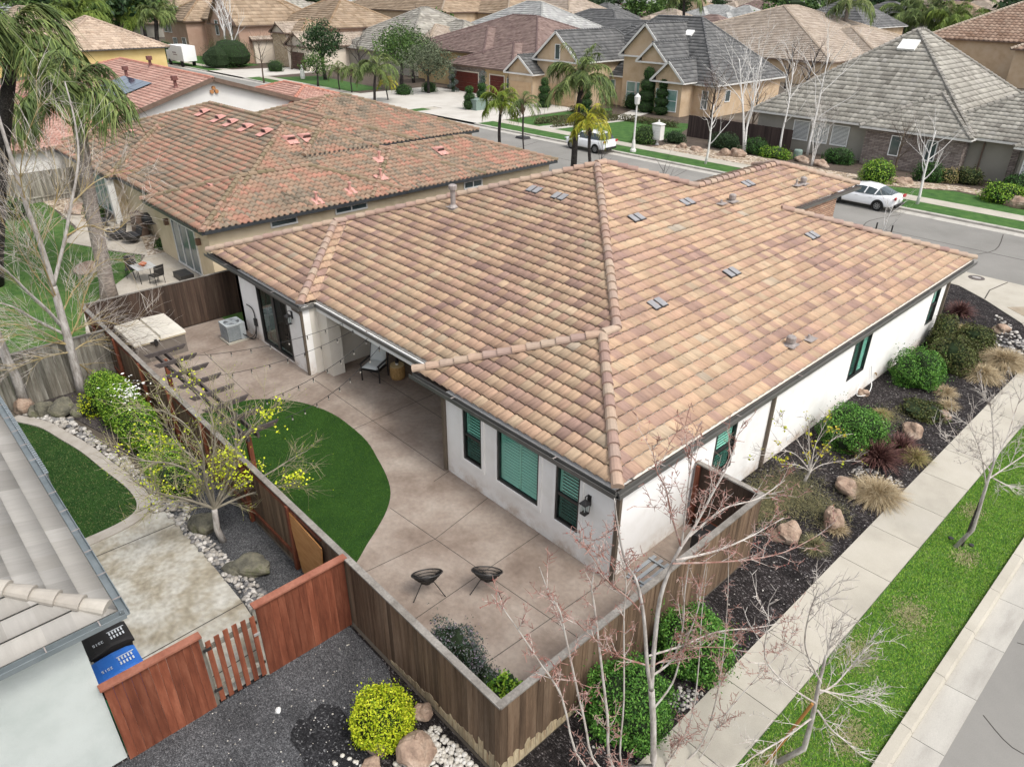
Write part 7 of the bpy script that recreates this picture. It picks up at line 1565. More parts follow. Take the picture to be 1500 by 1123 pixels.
# ------------------------------------------------------------------ the far street and its gardens
lawn_far = mat('far_lawn', [(.025, .07, .014), (.045, .11, .022), (.07, .14, .03)], scale=1.5, detail=8, rough=1, fine=.2, fscale=14)
drive_c = mat('driveway_concrete', [(.40, .375, .335), (.47, .445, .40), (.50, .48, .44)], scale=.35, detail=8, rough=.9, fine=.06, fscale=9)
brownbed = mat('brown_bed', [(.06, .045, .035), (.11, .085, .065)], scale=2, detail=8, rough=1, fine=.3, fscale=18)
sheet('gutter_pan', [(-400, 38.2), (60, 38.2), (60, 39.0), (-400, 39.0)], .012, conc_g)
m_ = MB(); m_.box(-400, 60, 39.0, 39.35, -.05, .13); struct('kerb', m_, conc_g)
sheet('lawn', [(-400, 39.35), (60, 39.35), (60, 41.5), (-400, 41.5)], .10, lawn_far, .1)
sheet('pavement', [(-400, 41.5), (60, 41.5), (60, 42.9), (-400, 42.9)], .115, conc, .1)
sheet('lawn', [(-400, 42.9), (60, 42.9), (60, 62), (-400, 62)], .06, brownbed, .1)
sheet('lawn', [(-21, 42.9), (-15.5, 42.9), (-11, 44.6), (-8, 46.4), (-2.5, 45.7), (3, 46.4), (14, 45.5), (14, 42.9)], .085, lawn_far, .02)
sheet('lawn', [(-43.5, 43.0), (-32.9, 43.0), (-33.2, 49), (-36, 56), (-41.5, 54)], .085, lawn_far, .02)
sheet('lawn', [(-50.2, 43.0), (-45, 43.0), (-43.5, 52), (-48.5, 58), (-50.2, 55)], .085, lawn_far, .02)
sheet('lawn', [(-101, 43), (-80, 43), (-80, 48), (-99, 49)], .085, lawn_far, .02); sheet('lawn', [(-175, 43), (-118, 43), (-120, 50), (-175, 48)], .085, lawn_far, .02)
sheet('driveway', [(-60.8, 39.0), (-50.6, 39.0), (-50.6, 54.5), (-60.8, 54.5)], .13, drive_c, .1)
sheet('driveway', [(-77.5, 39.0), (-62.5, 39.0), (-62.5, 54.3), (-77.5, 54.3)], .13, drive_c, .1); sheet('driveway', [(-62.5, 43), (-60.8, 43), (-60.8, 53), (-62.5, 53)], .128, drive_c, .1)
sheet('driveway', [(-116, 39.0), (-103, 39.0), (-104, 52), (-113, 52)], .13, drive_c, .1)
sheet('path', [(-45.2, 42.9), (-43.2, 42.9), (-41.8, 52), (-43.5, 58.5), (-46, 58.5), (-43.6, 52)], .12, drive_c, .05)
sheet('gravel_bed', [(-31.5, 43.05), (-15.6, 43.05), (-11, 44.8), (-8, 46.7), (-2, 46.1), (4, 47), (14, 46.2), (14, 47.6), (3, 48.4), (-3, 47.6), (-8, 48.3), (-13, 46.5), (-17, 46), (-22, 46.6), (-31.2, 45.4)], .095, gravel_t, .03)
sheet('lawn', [(-33, 26.6), (-21, 26.6), (-21, 29.1), (-33, 29.1)], .05, lawn_far); sheet('lawn', [(-52, 26.4), (-37, 26.4), (-37, 29.1), (-52, 29.1)], .05, lawn_far)
sheet('driveway', [(-20, 23.6), (-10.9, 23.6), (-10.9, 29.2), (-20, 29.2)], .04, drive_c)
# leafy kinds
def leafy_tree(name, label, base, h, rad, m, seed=1, group='trees along the streets', n=2600, size=.2, trunk_m=None, lobes=7, trunk_h=.35, cat='tree'):
    base = Vector(base); t = thing(name, label, cat, tuple(base), group); rr = random.Random(seed); tr = MB(); cc = Cloud(seed)
    fork = base+Vector((rr.uniform(-.2, .2), rr.uniform(-.2, .2), h*trunk_h)); tr.tube([base, base.lerp(fork, .5), fork], [.035*h, .028*h, .022*h], 7)
    for q in range(lobes):
        a = q*2.4+rr.uniform(-.3, .3); f = (q+.5)/lobes; z = h*(trunk_h+.15+(1-trunk_h-.32)*f); r_ = rad*(.62 if q < lobes-1 else .15)*(1-.45*abs(f-.35))
        c = Vector((base.x+math.cos(a)*r_, base.y+math.sin(a)*r_, z)); lr = rad*rr.uniform(.45, .62)
        tr.tube([fork, fork.lerp(c, .55)+Vector((0, 0, .1*h*.3)), c], [.015*h, .009*h, .004*h], 5)
        cc.shell(tuple(c), (lr, lr, lr*.8), n//lobes, size, .35, .3, .35, -1)
    tr.build('trunk', trunk_m or bark_g, t, smooth=True); cc.build('crown', m, t); return t
def top_z(base, px, py): return PxTree(base).pt(px, py).z
# palms
def palm(name, label, base, crown, fl=2.3, n=16, m=None, seed=1, trunk_r=.16, group='queen palms', droop=.9, lfl=.55, boots=True, bark=None):
    base = Vector(base); crown = Vector(crown); t = thing(name, label, 'palm', tuple(base), group); rr = random.Random(seed); tr = MB(); L_ = (crown-base).length
    P_ = [base.lerp(crown, i/9)+Vector((math.sin(i*.8)*.04, math.cos(i*.7)*.04, 0)) for i in range(10)]; tr.tube(P_, [trunk_r*(1.35 if i == 0 else 1.05-.25*i/9) for i in range(10)], 9); tr.build('trunk', bark or bark_g, t, smooth=True)
    if boots:
        bm2 = MB()
        for k in range(14):
            a = k*2.4; z = rr.uniform(-.9, .1)*min(1.2, L_*.2)/1.0; c = crown+Vector((0, 0, z)); o = Vector((math.cos(a), math.sin(a), 0)); bm2.bar(c+o*trunk_r*.6, c+o*(trunk_r*1.5+.1)+Vector((0, 0, .35)), .1, .03)
        bm2.build('leaf_boots', mat('tan_boot', [(.22, .15, .1), (.42, .32, .25)], scale=5, rough=.9), t)
    rb = MB(); cc = Cloud(seed)
    for q in range(n):
        a = q*2.399+rr.uniform(-.2, .2); el = .25+1.15*((q % 7)/6.)*(1 if q % 3 else .8); hz = Vector((math.cos(a), math.sin(a), 0)); L = fl*rr.uniform(.85, 1.1)
        pts = []; p = crown.copy(); d = (hz*math.cos(el)+Vector((0, 0, math.sin(el)))).normalized(); K = 9
        for i in range(K+1):
            pts.append(p.copy()); p = p+d*(L/K); d = (d+Vector((0, 0, -droop*.30*(.5+i/K)))).normalized()
        rb.tube(pts, [.03*(1-.85*i/K) for i in range(K+1)], 4, cap=False)
        M_ = 44; C_ = []; D_ = []
        for j in range(M_):
            f = .12+.88*j/M_; i = min(K-1, int(f*K)); o = pts[i].lerp(pts[i+1], f*K-i); dd = (pts[i+1]-pts[i]).normalized(); sd_ = dd.cross(Vector((0, 0, 1)))
            if sd_.length < 1e-3: sd_ = Vector((1, 0, 0))
            sd_.normalize()
            for s_ in (-1, 1):
                v = (sd_*s_*.75+dd*.55+Vector((rr.gauss(0, .15), rr.gauss(0, .15), rr.gauss(-.05, .25)))).normalized(); C_.append(o); D_.append(v)
        C_ = np.array(C_); D_ = np.array(D_); k0 = len(cc.r)
        cc.blades(C_, D_, lfl*fl*.40, .026*fl, .7, (rr.uniform(0, .4), rr.uniform(.6, 1)), seg=2)
    rb.build('frond_rib', mat('frond_rib', [(.12, .14, .04), (.2, .2, .08)], rough=.7), t); cc.build('fronds', m or L_palm, t); return t
def palm_px(label, bpx, cpx, y=None, fl=2.3, **k):
    if y is None: b = G(*bpx)
    else:
        d = ray(*bpx); b = CAM+d*((y-CAM.y)/d.y); b.z = 0
    c = PxTree(b).pt(*cpx); return palm('palm', label, b, c, fl, **k)
gP = 'queen palms'
palm_px('tall queen palm behind the corner house ridge, big crown before the slate roof', (838, 245), (851, 120), 28.2, 2.7, n=40, seed=1, trunk_r=.22)
palm_px('small yellowing palm beside the tall one, hiding the white utility car', (868, 240), (863, 182), 28.0, 1.8, n=22, m=L_palmy, seed=2, trunk_r=.12, droop=1.1)
palm_px('bright green palm with drooping fronds before the wide driveway', (731, 205), (733, 152), 28.3, 2.0, n=28, m=leafm('bright_palm', [(.05, .09, .01), (.14, .2, .02), (.28, .34, .03)]), seed=3, trunk_r=.13, droop=1.1)
palm_px('dull green palm right behind the bright drooping one', (768, 196), (766, 152), 29, 1.6, n=12, seed=4, trunk_r=.06)
palm_px('large palm in front of the olive trees across the street', (548, 152), (550, 102), None, 3.0, n=24, seed=5, trunk_r=.16, droop=1.0)
palm_px('small bright palm on the far verge beside the large one', (568, 148), (566, 122), None, 1.5, n=12, m=L_palmy, seed=6, trunk_r=.08)
palm_px('slim palm on the far verge, second from the left', (515, 137), (514, 106), None, 1.9, n=14, seed=7, trunk_r=.08, droop=1.2)
palm_px('slim palm on the far verge, leftmost of the row', (497, 133), (495, 103), None, 1.9, n=14, seed=8, trunk_r=.08, droop=1.2)
palm_px('giant palm at the upper left, its ragged trunk rising through the neighbour\'s lawn', (160, 442), (108, 148), None, 2.35, n=40, seed=9, trunk_r=.30, droop=1.05, lfl=.8, bark=mat('ragged_palm_bark', [(.13, .11, .095), (.26, .22, .19), (.36, .31, .27)], scale=3, detail=9, rough=.95, stretch=(2, 2, 5), bump=.5))
palm_px('giant dark palm filling the top left corner', (-10, 420), (15, 72), None, 2.9, n=42, seed=10, trunk_r=.3, droop=1.0, lfl=.8)
palm_px('palm crown at the very left edge below the dark corner palm', (-60, 380), (-25, 180), None, 2.4, n=26, seed=11, trunk_r=.25, droop=1.0, lfl=.8)
palm_px('dense yellow green palm behind the yellow house, left of the pair', (110, 90), (112, 28), None, 6.5, n=44, m=leafm('sun_palm', [(.04, .08, .012), (.12, .18, .03), (.25, .30, .05)]), seed=12, trunk_r=.5)
palm_px('dense palm behind the yellow house, right of the pair', (172, 70), (172, 22), None, 6.5, n=44, m=leafm('sun_palm', []) if False else MATS['sun_palm'], seed=13, trunk_r=.5)
palm_px('dark green palm standing between the yellow house and the street', (232, 84), (228, 22), None, 3.8, n=40, seed=14, trunk_r=.4)
palm_px('dark green palm beside the two storey house', (265, 78), (258, 24), None, 3.6, n=40, seed=15, trunk_r=.4)
palm_px('very tall palm with a shaggy pale trunk, upper right', (1226, 100), (1243, 8), None, 5.0, n=24, seed=16, trunk_r=.42, bark=MATS['ragged_palm_bark'])
palm_px('palm over the long slate ridge, top centre right', (1002, 60), (1002, -4), None, 6.2, n=24, seed=17, trunk_r=.4)
for i, (b, c, f_) in enumerate((((1330, 78), (1330, 28), 7.0), ((1362, 78), (1362, 24), 7.0), ((1393, 82), (1395, 34), 6.0), ((1412, 80), (1415, 42), 5.0), ((1455, 66), (1462, 32), 6.5), ((1488, 64), (1490, 30), 7), ((1300, 70), (1305, 30), 5))):
    p_ = palm_px(['palm in the clump behind the big grey stone house roof, far left one', 'tall palm in the clump behind the grey stone house roof, second', 'yellowish palm in the clump behind the grey stone house roof', 'short palm right of the clump behind the stone house', 'palm near the right edge above the brown skylight roof', 'palm cut by the right edge above the brown roof', 'thin palm left of the clump behind the stone house'][i], b, c, None, f_, n=34, m=MATS['sun_palm'] if i in (2, 4) else L_palm, seed=20+i, trunk_r=.4)
# broadleaf trees across the street
leafy_tree('olive_tree', 'round olive tree in front of the maroon roofed house', G(628, 138), 6.2, 3.6, leafm('grey_olive_leaf', [(.05, .06, .035), (.10, .125, .07), (.17, .2, .12)]), 1, n=5000, size=.22)
leafy_tree('olive_tree', 'taller light green tree left of the round olive', G(588, 132), 8.2, 3.8, L_mid, 2, n=4500, size=.25)
leafy_tree('olive_tree', 'green tree behind the round olive against the ochre wall', G(606, 122), 7.6, 3.4, MATS['grey_olive_leaf'], 3, n=3500, size=.25)
leafy_tree('evergreen_tree', 'dark round evergreen beside the cream garage', G(477, 118), 8.2, 3.3, L_dark, 4, n=4200, size=.28)
leafy_tree('evergreen_tree', 'small dark evergreen on the verge below the larger one', G(466, 128), 4.6, 2.0, L_mid, 5, n=1800, size=.22)
bare_tree('bare_tree', 'grey leafless thicket tree in front of the sage grey roof', 'tree', G(530, 118), 7.0, .16, bark_g, twig_br, 6, limbs=9, fork=.2, lev=3, kids=4, ang=.7, group='bare street trees')
bare_tree('bare_tree', 'dark leafless street tree at the edge of the far road', 'tree', G(387, 122), 7.0, .13, bark_br, twig_br, 7, limbs=8, fork=.35, lev=3, kids=4, group='bare street trees')
bare_tree('bare_tree', 'small leafless tree in front of the cream garage', 'tree', G(428, 103), 6.5, .16, bark_br, twig_br, 8, limbs=8, fork=.3, lev=3, kids=4, group='bare street trees')
bare_tree('white_birch', 'leafless white birch in front of the two storey house, left one', 'tree', G(333, 96), 13, .22, bark_wh, bark_wh, 9, limbs=9, fork=.35, lev=2, kids=4, ang=.5, spread=.5, group='white birches')
bare_tree('white_birch', 'leafless white birch in front of the two storey house, right one', 'tree', G(349, 98), 12, .2, bark_wh, bark_wh, 10, limbs=9, fork=.35, lev=2, kids=4, ang=.5, spread=.5, group='white birches')
for i, (p, l_) in enumerate((((1091, 226), 'leafless white birch in front of the dark fence, the tallest'), ((1141, 226), 'leafless white birch at the left end of the grey stone house'), ((1182, 228), 'leafless white birch before the shuttered windows'), ((1187, 244), 'slim multi stemmed birch in front of the shuttered windows'))):
    b_ = G(*p); h = (10.0, 9.5, 10.5, 5.0)[i]
    bare_tree('white_birch', l_, 'tree', b_, h, (.11, .10, .11, .04)[i], bark_wh, bark_wh if i < 3 else twig_pale, 30+i, limbs=8, fork=.3, lev=3, kids=4, ang=.55, wig=.12, up=.0 if i == 0 else .04, spread=.6, group='white birches', stems=(2, 1, 1, 3)[i])
bare_tree('bare_tree', 'young white barked street tree on the far verge beside the mailbox', 'tree', G(1033, 242), 6.0, .10, bark_wh, twig_pale, 41, limbs=7, fork=.3, lev=3, kids=3, ang=.5, group='bare street trees')
bare_tree('bare_tree', 'young white barked street tree on the far verge behind the white sedan', 'tree', G(1343, 301), 6.2, .10, bark_wh, twig_pale, 42, limbs=8, fork=.3, lev=3, kids=4, ang=.5, group='bare street trees')
bare_tree('bare_tree', 'small brown leafless tree against the ledge stone wall', 'tree', G(1308, 258), 4.6, .10, bark_br, twig_br, 43, limbs=8, fork=.3, lev=3, kids=4, ang=.6, group='bare street trees')
bare_tree('bare_tree', 'reddish leafless tree behind the dark fence by the tan gabled house', 'tree', (-33.5, 55, 0), 6.0, .14, bark_br, mat('plum_twig', [(.10, .05, .05), (.17, .10, .09)], rough=.9), 44, limbs=12, fork=.2, lev=3, kids=5, ang=.75, group='bare street trees')
bare_tree('bare_tree', 'plum coloured leafless tree behind the fence between the two houses', 'tree', (-29.5, 56, 0), 5.0, .12, bark_br, MATS['plum_twig'], 45, limbs=12, fork=.2, lev=3, kids=5, ang=.75, group='bare street trees')
for i, (x_, y_) in enumerate(((-24.5, 55), (-27, 60))):
    bush('dark_hedge', ['plum dark hedge behind the dark fence, nearer the stone house', 'plum dark hedge behind the dark fence, farther back'][i], 'hedge', (x_, y_, 0), (2.8, 1.6, 1.6), 1800, .22, leafm('plum_leaf', [(.04, .02, .02), (.09, .05, .045), (.12, .08, .06)]), seed=50+i, lump=.25)
bare_tree('bare_tree', 'spindly leafless tree between the white utility car and the palms', 'tree', (-24.2, 27.9, 0), 4.2, .05, bark_g, twig_br, 46, limbs=6, fork=.35, lev=2, kids=3, ang=.7, group='bare street trees')
bare_tree('bare_tree', 'thin leafless sapling just behind the roof ridge by the lamp post', 'tree', (-19.4, 27.9, 0), 3.6, .05, bark_g, twig_br, 47, limbs=6, fork=.35, lev=2, kids=3, ang=.7, group='bare street trees')
sg = bare_tree('staked_sapling', 'pale sapling tied between two black stakes behind the entry roof', 'tree', (-5.6, 28.0, 0), 4.2, .05, bark_wh, twig_pale, 48, limbs=6, fork=.4, lev=2, kids=3, ang=.6, group='bare street trees')
m_ = MB(); m_.tube([(-5.95, 28.0, 0), (-5.95, 28, 1.9)], .04, 6); m_.tube([(-5.2, 28.05, 0), (-5.2, 28.05, 1.9)], .04, 6); m_.bar((-5.95, 28, 1.15), (-5.2, 28.05, 1.15), .05, .07); m_.build('stake', BLACKM, sg)
bush('conifer', 'dark green bushy conifer above the beige roof', 'tree', G(1147, 66), (7.5, 7.5, 7), 5000, .8, L_mid, seed=70, lump=.3, outward=.4)
leafy_tree('background_tree', 'dark broad tree behind the slate roofed house, top centre', G(866, 42), 11, 8, L_dark, 71, n=3500, size=.7)
leafy_tree('background_tree', 'dark green tree left of the tall tan house', G(517, 38), 13, 7, L_dark, 72, n=3500, size=.7)
leafy_tree('background_tree', 'dark tree above the pale grey roof', G(668, 20), 15, 9, L_dark, 73, n=3000, size=.9)
leafy_tree('background_tree', 'palm like dark tree left of the dormer house', G(755, 30), 14, 8, L_mid, 74, n=3000, size=.9)
leafy_tree('background_tree', 'small bright green tree beside the shaggy palm', G(1258, 34), 8, 6, L_hedge, 75, n=2500, size=.7)
leafy_tree('background_tree', 'green tree mass at the left behind the corner palm', G(55, 48), 12, 9, L_mid, 76, n=3500, size=.8)
leafy_tree('background_tree', 'purple leaved tree among the roofs, upper right', G(1378, 26), 10, 8, leafm('lilac_leaf', [(.12, .07, .11), (.22, .14, .2), (.3, .2, .28)]), 77, n=2500, size=.9)
protos = [leafy_tree('distant_tree', 'x', (-150, 330, 0), 9, 4.5, L_dark, 81, n=900, size=.9), leafy_tree('distant_tree', 'x', (-160, 330, 0), 8, 4, L_mid, 82, n=900, size=.8), leafy_tree('distant_tree', 'x', (-170, 330, 0), 7, 4, MATS['grey_olive_leaf'], 83, n=900, size=.8), bare_tree('distant_tree', 'x', 'tree', (-180, 330, 0), 8, .2, bark_g, twig_br, 84, limbs=10, fork=.2, lev=2, kids=5, ang=.7)]
names_ = ['one of the plain dark green trees among the distant roofs', 'one of the plain mid green trees among the distant roofs', 'one of the plain grey green trees among the distant roofs', 'one of the plain leafless trees among the distant roofs']
for k, o in enumerate(protos): o['group'] = ['distant dark trees', 'distant green trees', 'distant olive trees', 'distant leafless trees'][k]; o['label'] = names_[k]
rr = random.Random(5); firsts = [True]*4; cnt = 0
while cnt < 120:
    Y = rr.uniform(85, 520); X = rr.uniform(-560, 10); v = Vector((X, Y, 3))-CAM; dp = v.dot(FW)
    if dp < 90 or abs(v.dot(RI)/dp*F) > 800: continue
    if -82 < X < -38 and 94 < Y < 145: continue
    if -45 < X and Y < 75: continue
    k = rr.choice([0, 0, 1, 1, 2, 3, 3]); place(protos[k], (X, Y, 0), rr.uniform(0, 6.28), rr.uniform(.7, 1.25), names_[k], firsts[k]); firsts[k] = False; cnt += 1
for k, f_ in enumerate(firsts):
    if f_: place(protos[k], (-150-20*k, 200, 0), 0, 1, None, True)
gl_ = [(88, 40, 0, 1.6), (140, 52, 1, 1.5), (196, 62, 0, 1.4), (214, 50, 1, 1.6), (60, 30, 1, 1.8), (30, 22, 0, 1.8), (300, 26, 2, 1.6), (465, 24, 0, 1.5), (505, 58, 2, 1.2), (560, 12, 0, 1.8), (735, 38, 1, 1.3), (770, 22, 0, 1.5), (845, 20, 1, 1.6), (905, 18, 0, 1.6), (930, 34, 1, 1.3), (985, 22, 0, 1.7), (1135, 62, 1, 1.0),
       (1205, 30, 1, 1.6), (1290, 58, 0, 1.4), (1480, 60, 0, 1.4), (1275, 20, 2, 1.6), (1420, 22, 2, 1.6), (1180, 128, 3, .9), (1150, 122, 3, .9), (640, 66, 1, 1.0), (300, 40, 3, 1.5), (420, 28, 0, 1.3)]
for i, (px, py, k, s_) in enumerate(gl_):
    p = G(px, py+8); place(protos[k], (p.x, p.y, 0), i*1.3, s_, names_[k], firsts[k]); firsts[k] = False
# topiary and garden shrubs across the street
def topiary(label, px, py, kind, h=2.2, r=.75, m=None, y=None):
    b = G(px, py); t = thing('topiary', label, 'topiary', tuple(b), 'clipped topiary across the street'); cc = Cloud(int(px)); core_ = MB()
    if kind == 'beehive':
        for i in range(4): z = h*(.16+.24*i); rr_ = r*(1, .98, .85, .55)[i]; cc.shell((b.x, b.y, z), (rr_, rr_, h*.17), 900, .09, .8, .03, .6, -1); core_.blob((b.x, b.y, z), (rr_*.85, rr_*.85, h*.15), i, 10, 6, .03)
    elif kind == 'balls':
        for i, z in enumerate((.25, .55, .85)): rr_ = r*(1, .8, .6)[i]; cc.shell((b.x, b.y, h*z), (rr_, rr_, rr_*.8), 700, .09, .85, .03, .6, -1); core_.blob((b.x, b.y, h*z), (rr_*.86, rr_*.86, rr_*.7), i, 10, 6, .03)
        core_.tube([b, b+Vector((0, 0, h*.85))], .06, 6)
    elif kind == 'spiral':
        for i in range(16): a = i*.8; z = .2+h*.72*i/16; rr_ = r*(.65-.25*i/16); cc.shell((b.x+math.cos(a)*r*.38, b.y+math.sin(a)*r*.38, z), (rr_, rr_, .2), 160, .09, .8, .03, .6, -1)
        cc.shell((b.x, b.y, h*.92), (r*.62, r*.62, r*.6), 600, .09, .85, .02, .6, -1); core_.tube([b, b+Vector((0, 0, h*.9))], .22, 6)
    cc.build('foliage', m or L_dark, t); core_.build('stems', core, t); return t  # dark filler bodies behind the leaves, with the upright where there is one
grn = leafm('cypress_leaf', [(.012, .045, .008), (.03, .09, .014), (.06, .15, .025)]); blu = leafm('blue_juniper_leaf', [(.04, .06, .055), (.08, .11, .10), (.14, .17, .15)])
topiary('beehive topiary at the left side of the tan garage', 797, 159, 'beehive', 3.2, .85, grn)
topiary('beehive topiary beside the tall queen palm crown', 856, 170, 'beehive', 3.4, .9, grn)
topiary('tall beehive topiary left of the tan entry path', 946, 166, 'beehive', 4.6, 1.2, grn)
topiary('beehive topiary right of the tan entry path', 969, 169, 'beehive', 3.6, 1.15, grn)
topiary('stacked topiary before the white framed twin window', 1005, 166, 'balls', 3.6, 1.05, grn)
topiary('ball topiary at the green utility box', 688, 162, 'balls', 2.6, .85, grn)
topiary('ball topiary just right of the green utility box', 706, 160, 'balls', 2.8, .85, grn)
topiary('blue grey spiral topiary left of the red double door', 664, 136, 'spiral', 2.8, .85, blu)
topiary('blue grey spiral topiary between the two red doors', 708, 146, 'spiral', 3.0, .85, blu)
topiary('blue grey spiral topiary right of the single red door', 749, 148, 'spiral', 2.8, .85, blu)
for lab, px, py, rx, ry, rz, m_2, n_ in (('round clipped bush at the far driveway edge', 592, 140, 1.2, 1.1, .9, MATS['cypress_leaf'], 1600), ('yellowish round bush beside the far verge', 500, 0, 0, 0, 0, None, 0), ('square clipped bush before the olive tree', 629, 136, 1.1, 1.0, .9, grn, 1500), ('lime green shrub in front of the ledge stone corner', 1282, 268, 1.2, 1.1, 1.1, L_hedge, 3200),
        ('dark green shrub under the shuttered windows', 1227, 240, 1.3, .9, .8, grn, 2400), ('dark green shrub at the foot of the verge tree near the sedan', 1358, 266, 1.1, .8, .9, grn, 2000), ('yellow green mound shrub at the right edge nearest the kerb', 1465, 297, 1.3, 1.2, .85, L_hedge, 3200), ('green shrub behind the yellow green mound at the right edge', 1492, 285, 1.3, 1.1, .9, grn, 2400),
        ('bright green shrub at the end of the dark fence', 1134, 232, 1.5, .9, .6, L_hedge, 2200), ('green shrub at the foot of the tall birch', 1105, 226, 1.1, .9, .9, grn, 1800), ('dark shrub left of the birch before the fence', 1060, 218, 1.6, .9, .9, L_dark, 2000), ('flowering shrub left of the white mailbox', 944, 211, 1.2, 1.0, 1.1, L_mid, 2200), ('dark shrub right of the white mailbox', 988, 210, 1.1, .8, .7, L_dark, 1500),
        ('green shrub under the tan window row', 926, 160, 1.3, 1, 1.2, grn, 1500), ('olive shrub near the stone house downpipe', 1415, 270, 1.1, .8, .8, L_olive, 1600), ('big round clipped bush in front of the white gabled house', 342, 88, 4.5, 3.5, 3.2, grn, 4000), ('dark bush beside the big round clipped one', 320, 90, 3.5, 2.5, 2.4, L_dark, 3000), ('rounded bush left of the two storey house', 297, 72, 3.5, 2.5, 2.6, grn, 2500), ('small round bush on the cream driveway garden', 405, 106, 1.6, 1.4, 1.2, grn, 1200),
        ('grey green tuft shrub behind the white moving van', 246, 88, 2, 2, 2.2, L_mid, 1500), ('low rust red shrub beside the stone pier', 1386, 268, .8, .6, .7, L_tan, 900)):
    if n_: bush('garden_shrub', lab, 'shrub', G(px, py+(10 if px in (342, 320) else 0)), (rx, ry, rz), n_, .11, m_2, seed=int(px), lump=.1, group='shrubs across the street')
hd = [(-44.0, 43.6, -42.6, 52.0), (-46.4, 43.6, -45.0, 51.5), (-49.8, 52.4, -44.4, 53.0), (-42.4, 52.2, -35.8, 52.8)]
for i, (a, b, c_, d_) in enumerate(hd):
    t = thing('low_hedge', ['low brown hedge along the right of the tan entry path', 'low brown hedge along the left of the tan entry path', 'low brown hedge parallel to the street before the tan windows', 'low brown hedge closing the back of the mailbox lawn'][i], 'hedge', ((a+c_)/2, (b+d_)/2, 0), 'low hedges across the street')
    cc = Cloud(90+i); L = math.hypot(c_-a, d_-b); n_ = int(L*420); f = cc.R.random(n_); P_ = np.c_[a+(c_-a)*f+cc.R.normal(size=n_)*.22, b+(d_-b)*f+cc.R.normal(size=n_)*.22, .1+cc.R.random(n_)*.62]; cc.leaves(P_, cc.R.normal(size=(n_, 3)), .13); cc.build('foliage', leafm('russet_hedge_leaf', [(.05, .045, .02), (.10, .085, .04), (.10, .12, .04)]), t)
for lab, px, py, s_ in (('brown boulder right of the white mailbox', 998, 218, .8), ('brown boulder in the tan gravel before the dark fence', 1020, 222, .9), ('brown boulder left of the tall birch', 1060, 229, 1.0), ('long brown boulder at the foot of the tall birch', 1078, 230, 1.2), ('brown boulder below the left end of the grey stone house', 1175, 238, 1.0), ('brown boulder in front of the shuttered windows', 1203, 244, 1.0), ('boulder left of the lime green shrub', 1268, 262, .8), ('boulder right of the lime green shrub', 1300, 268, .9), ('pinkish boulder below the ledge stone wall', 1322, 270, 1.0), ('big flat boulder at the right edge in the far garden', 1492, 305, 1.3)):
    rock(lab, px, py, s_*.62, s_*.45, s_*.36, rock_t, int(px), 'boulders across the street')
fence('wooden_fence', 'dark brown fence between the tan gabled house and the grey stone house', (-32.6, 49.9), (-22.2, 49.9), 1.95, mat('plum_brown_board', [(.04, .028, .025), (.065, .045, .04)], scale=1.3, stretch=(5, 5, .4), rough=.9, rnd=.25), None, seed=31)
# street furniture
p = G(927, 224); lp = thing('street_lamp', 'white street lamp with a lantern head on the far verge', 'street lamp', (p.x, p.y, .1)); hz = top_z(p, 934, 137)
m_ = MB(); m_.lathe([(.26, .1), (.26, .25), (.16, .4), (.14, .9), (.09, 1.1)], (p.x, p.y, 0), 10); m_.build('base', trimw, lp); m_ = MB(); m_.lathe([(.085, 1.0), (.06, hz-.9)], (p.x, p.y, 0), 8); m_.build('pole', trimw, lp)
m_ = MB(); m_.lathe([(.08, hz-.92), (.2, hz-.8), (.26, hz-.25), (.12, hz-.1), (.05, hz)], (p.x, p.y, 0), 8); m_.build('lantern', trimw, lp)
p = G(962, 213); mb_ = thing('mailbox', 'white cluster mailbox on a pedestal beside the far pavement', 'mailbox', (p.x, p.y, 0)); m_ = MB(); m_.lathe([(.2, .08), (.12, .15), (.1, .5)], p, 8); m_.build('pedestal', trimw, mb_)
m_ = MB(); m_.box(p.x-.45, p.x+.45, p.y-.3, p.y+.3, .5, 1.75); m_.box(p.x-.5, p.x+.5, p.y-.35, p.y+.35, 1.75, 1.82); m_.add([(p.x-.5, p.y-.35, 1.82), (p.x+.5, p.y-.35, 1.82), (p.x+.5, p.y+.35, 1.82), (p.x-.5, p.y+.35, 1.82), (p.x, p.y, 2.0)], [(0, 1, 4), (1, 2, 4), (2, 3, 4), (3, 0, 4)]); m_.lathe([(.05, 1.98), (.08, 2.08), (.02, 2.16)], p, 8); m_.build('cabinet', trimw, mb_)
for k in range(5):
    for j in range(3):
        m_ = MB(); m_.box(p.x-.38+j*.26, p.x-.38+j*.26+.23, p.y-.315, p.y-.302, .62+k*.21, .62+k*.21+.18); m_.build('letter_door', WHITE, mb_)
p = G(697, 162); ub = thing('utility_box', 'pale green utility cabinet by the far driveway', 'utility box', tuple(p)); m_ = MB(); m_.box(p.x-.9, p.x+.9, p.y-.7, p.y+.7, .12, 1.15); m_.build('body', mat('utility_green', [(.16, .22, .19), (.22, .28, .25)], rough=.6), ub); m_ = MB(); m_.box(p.x-.95, p.x+.95, p.y-.75, p.y+.75, 1.15, 1.25); m_.build('lid', MATS['utility_green'], ub)
p = G(766, 203); hp = thing('basketball_hoop', 'portable basketball hoop on a black base at the far kerb', 'basketball hoop', tuple(p)); m_ = MB(); m_.add([(p.x-.6, p.y-.45, .02), (p.x+.6, p.y-.45, .02), (p.x+.6, p.y+.45, .02), (p.x-.6, p.y+.45, .02), (p.x-.5, p.y-.35, .2), (p.x+.5, p.y-.35, .2), (p.x+.5, p.y+.35, .2), (p.x-.5, p.y+.35, .2)], [(0, 1, 5, 4), (1, 2, 6, 5), (2, 3, 7, 6), (3, 0, 4, 7), (4, 5, 6, 7)]); m_.build('base', BLACKM, hp)
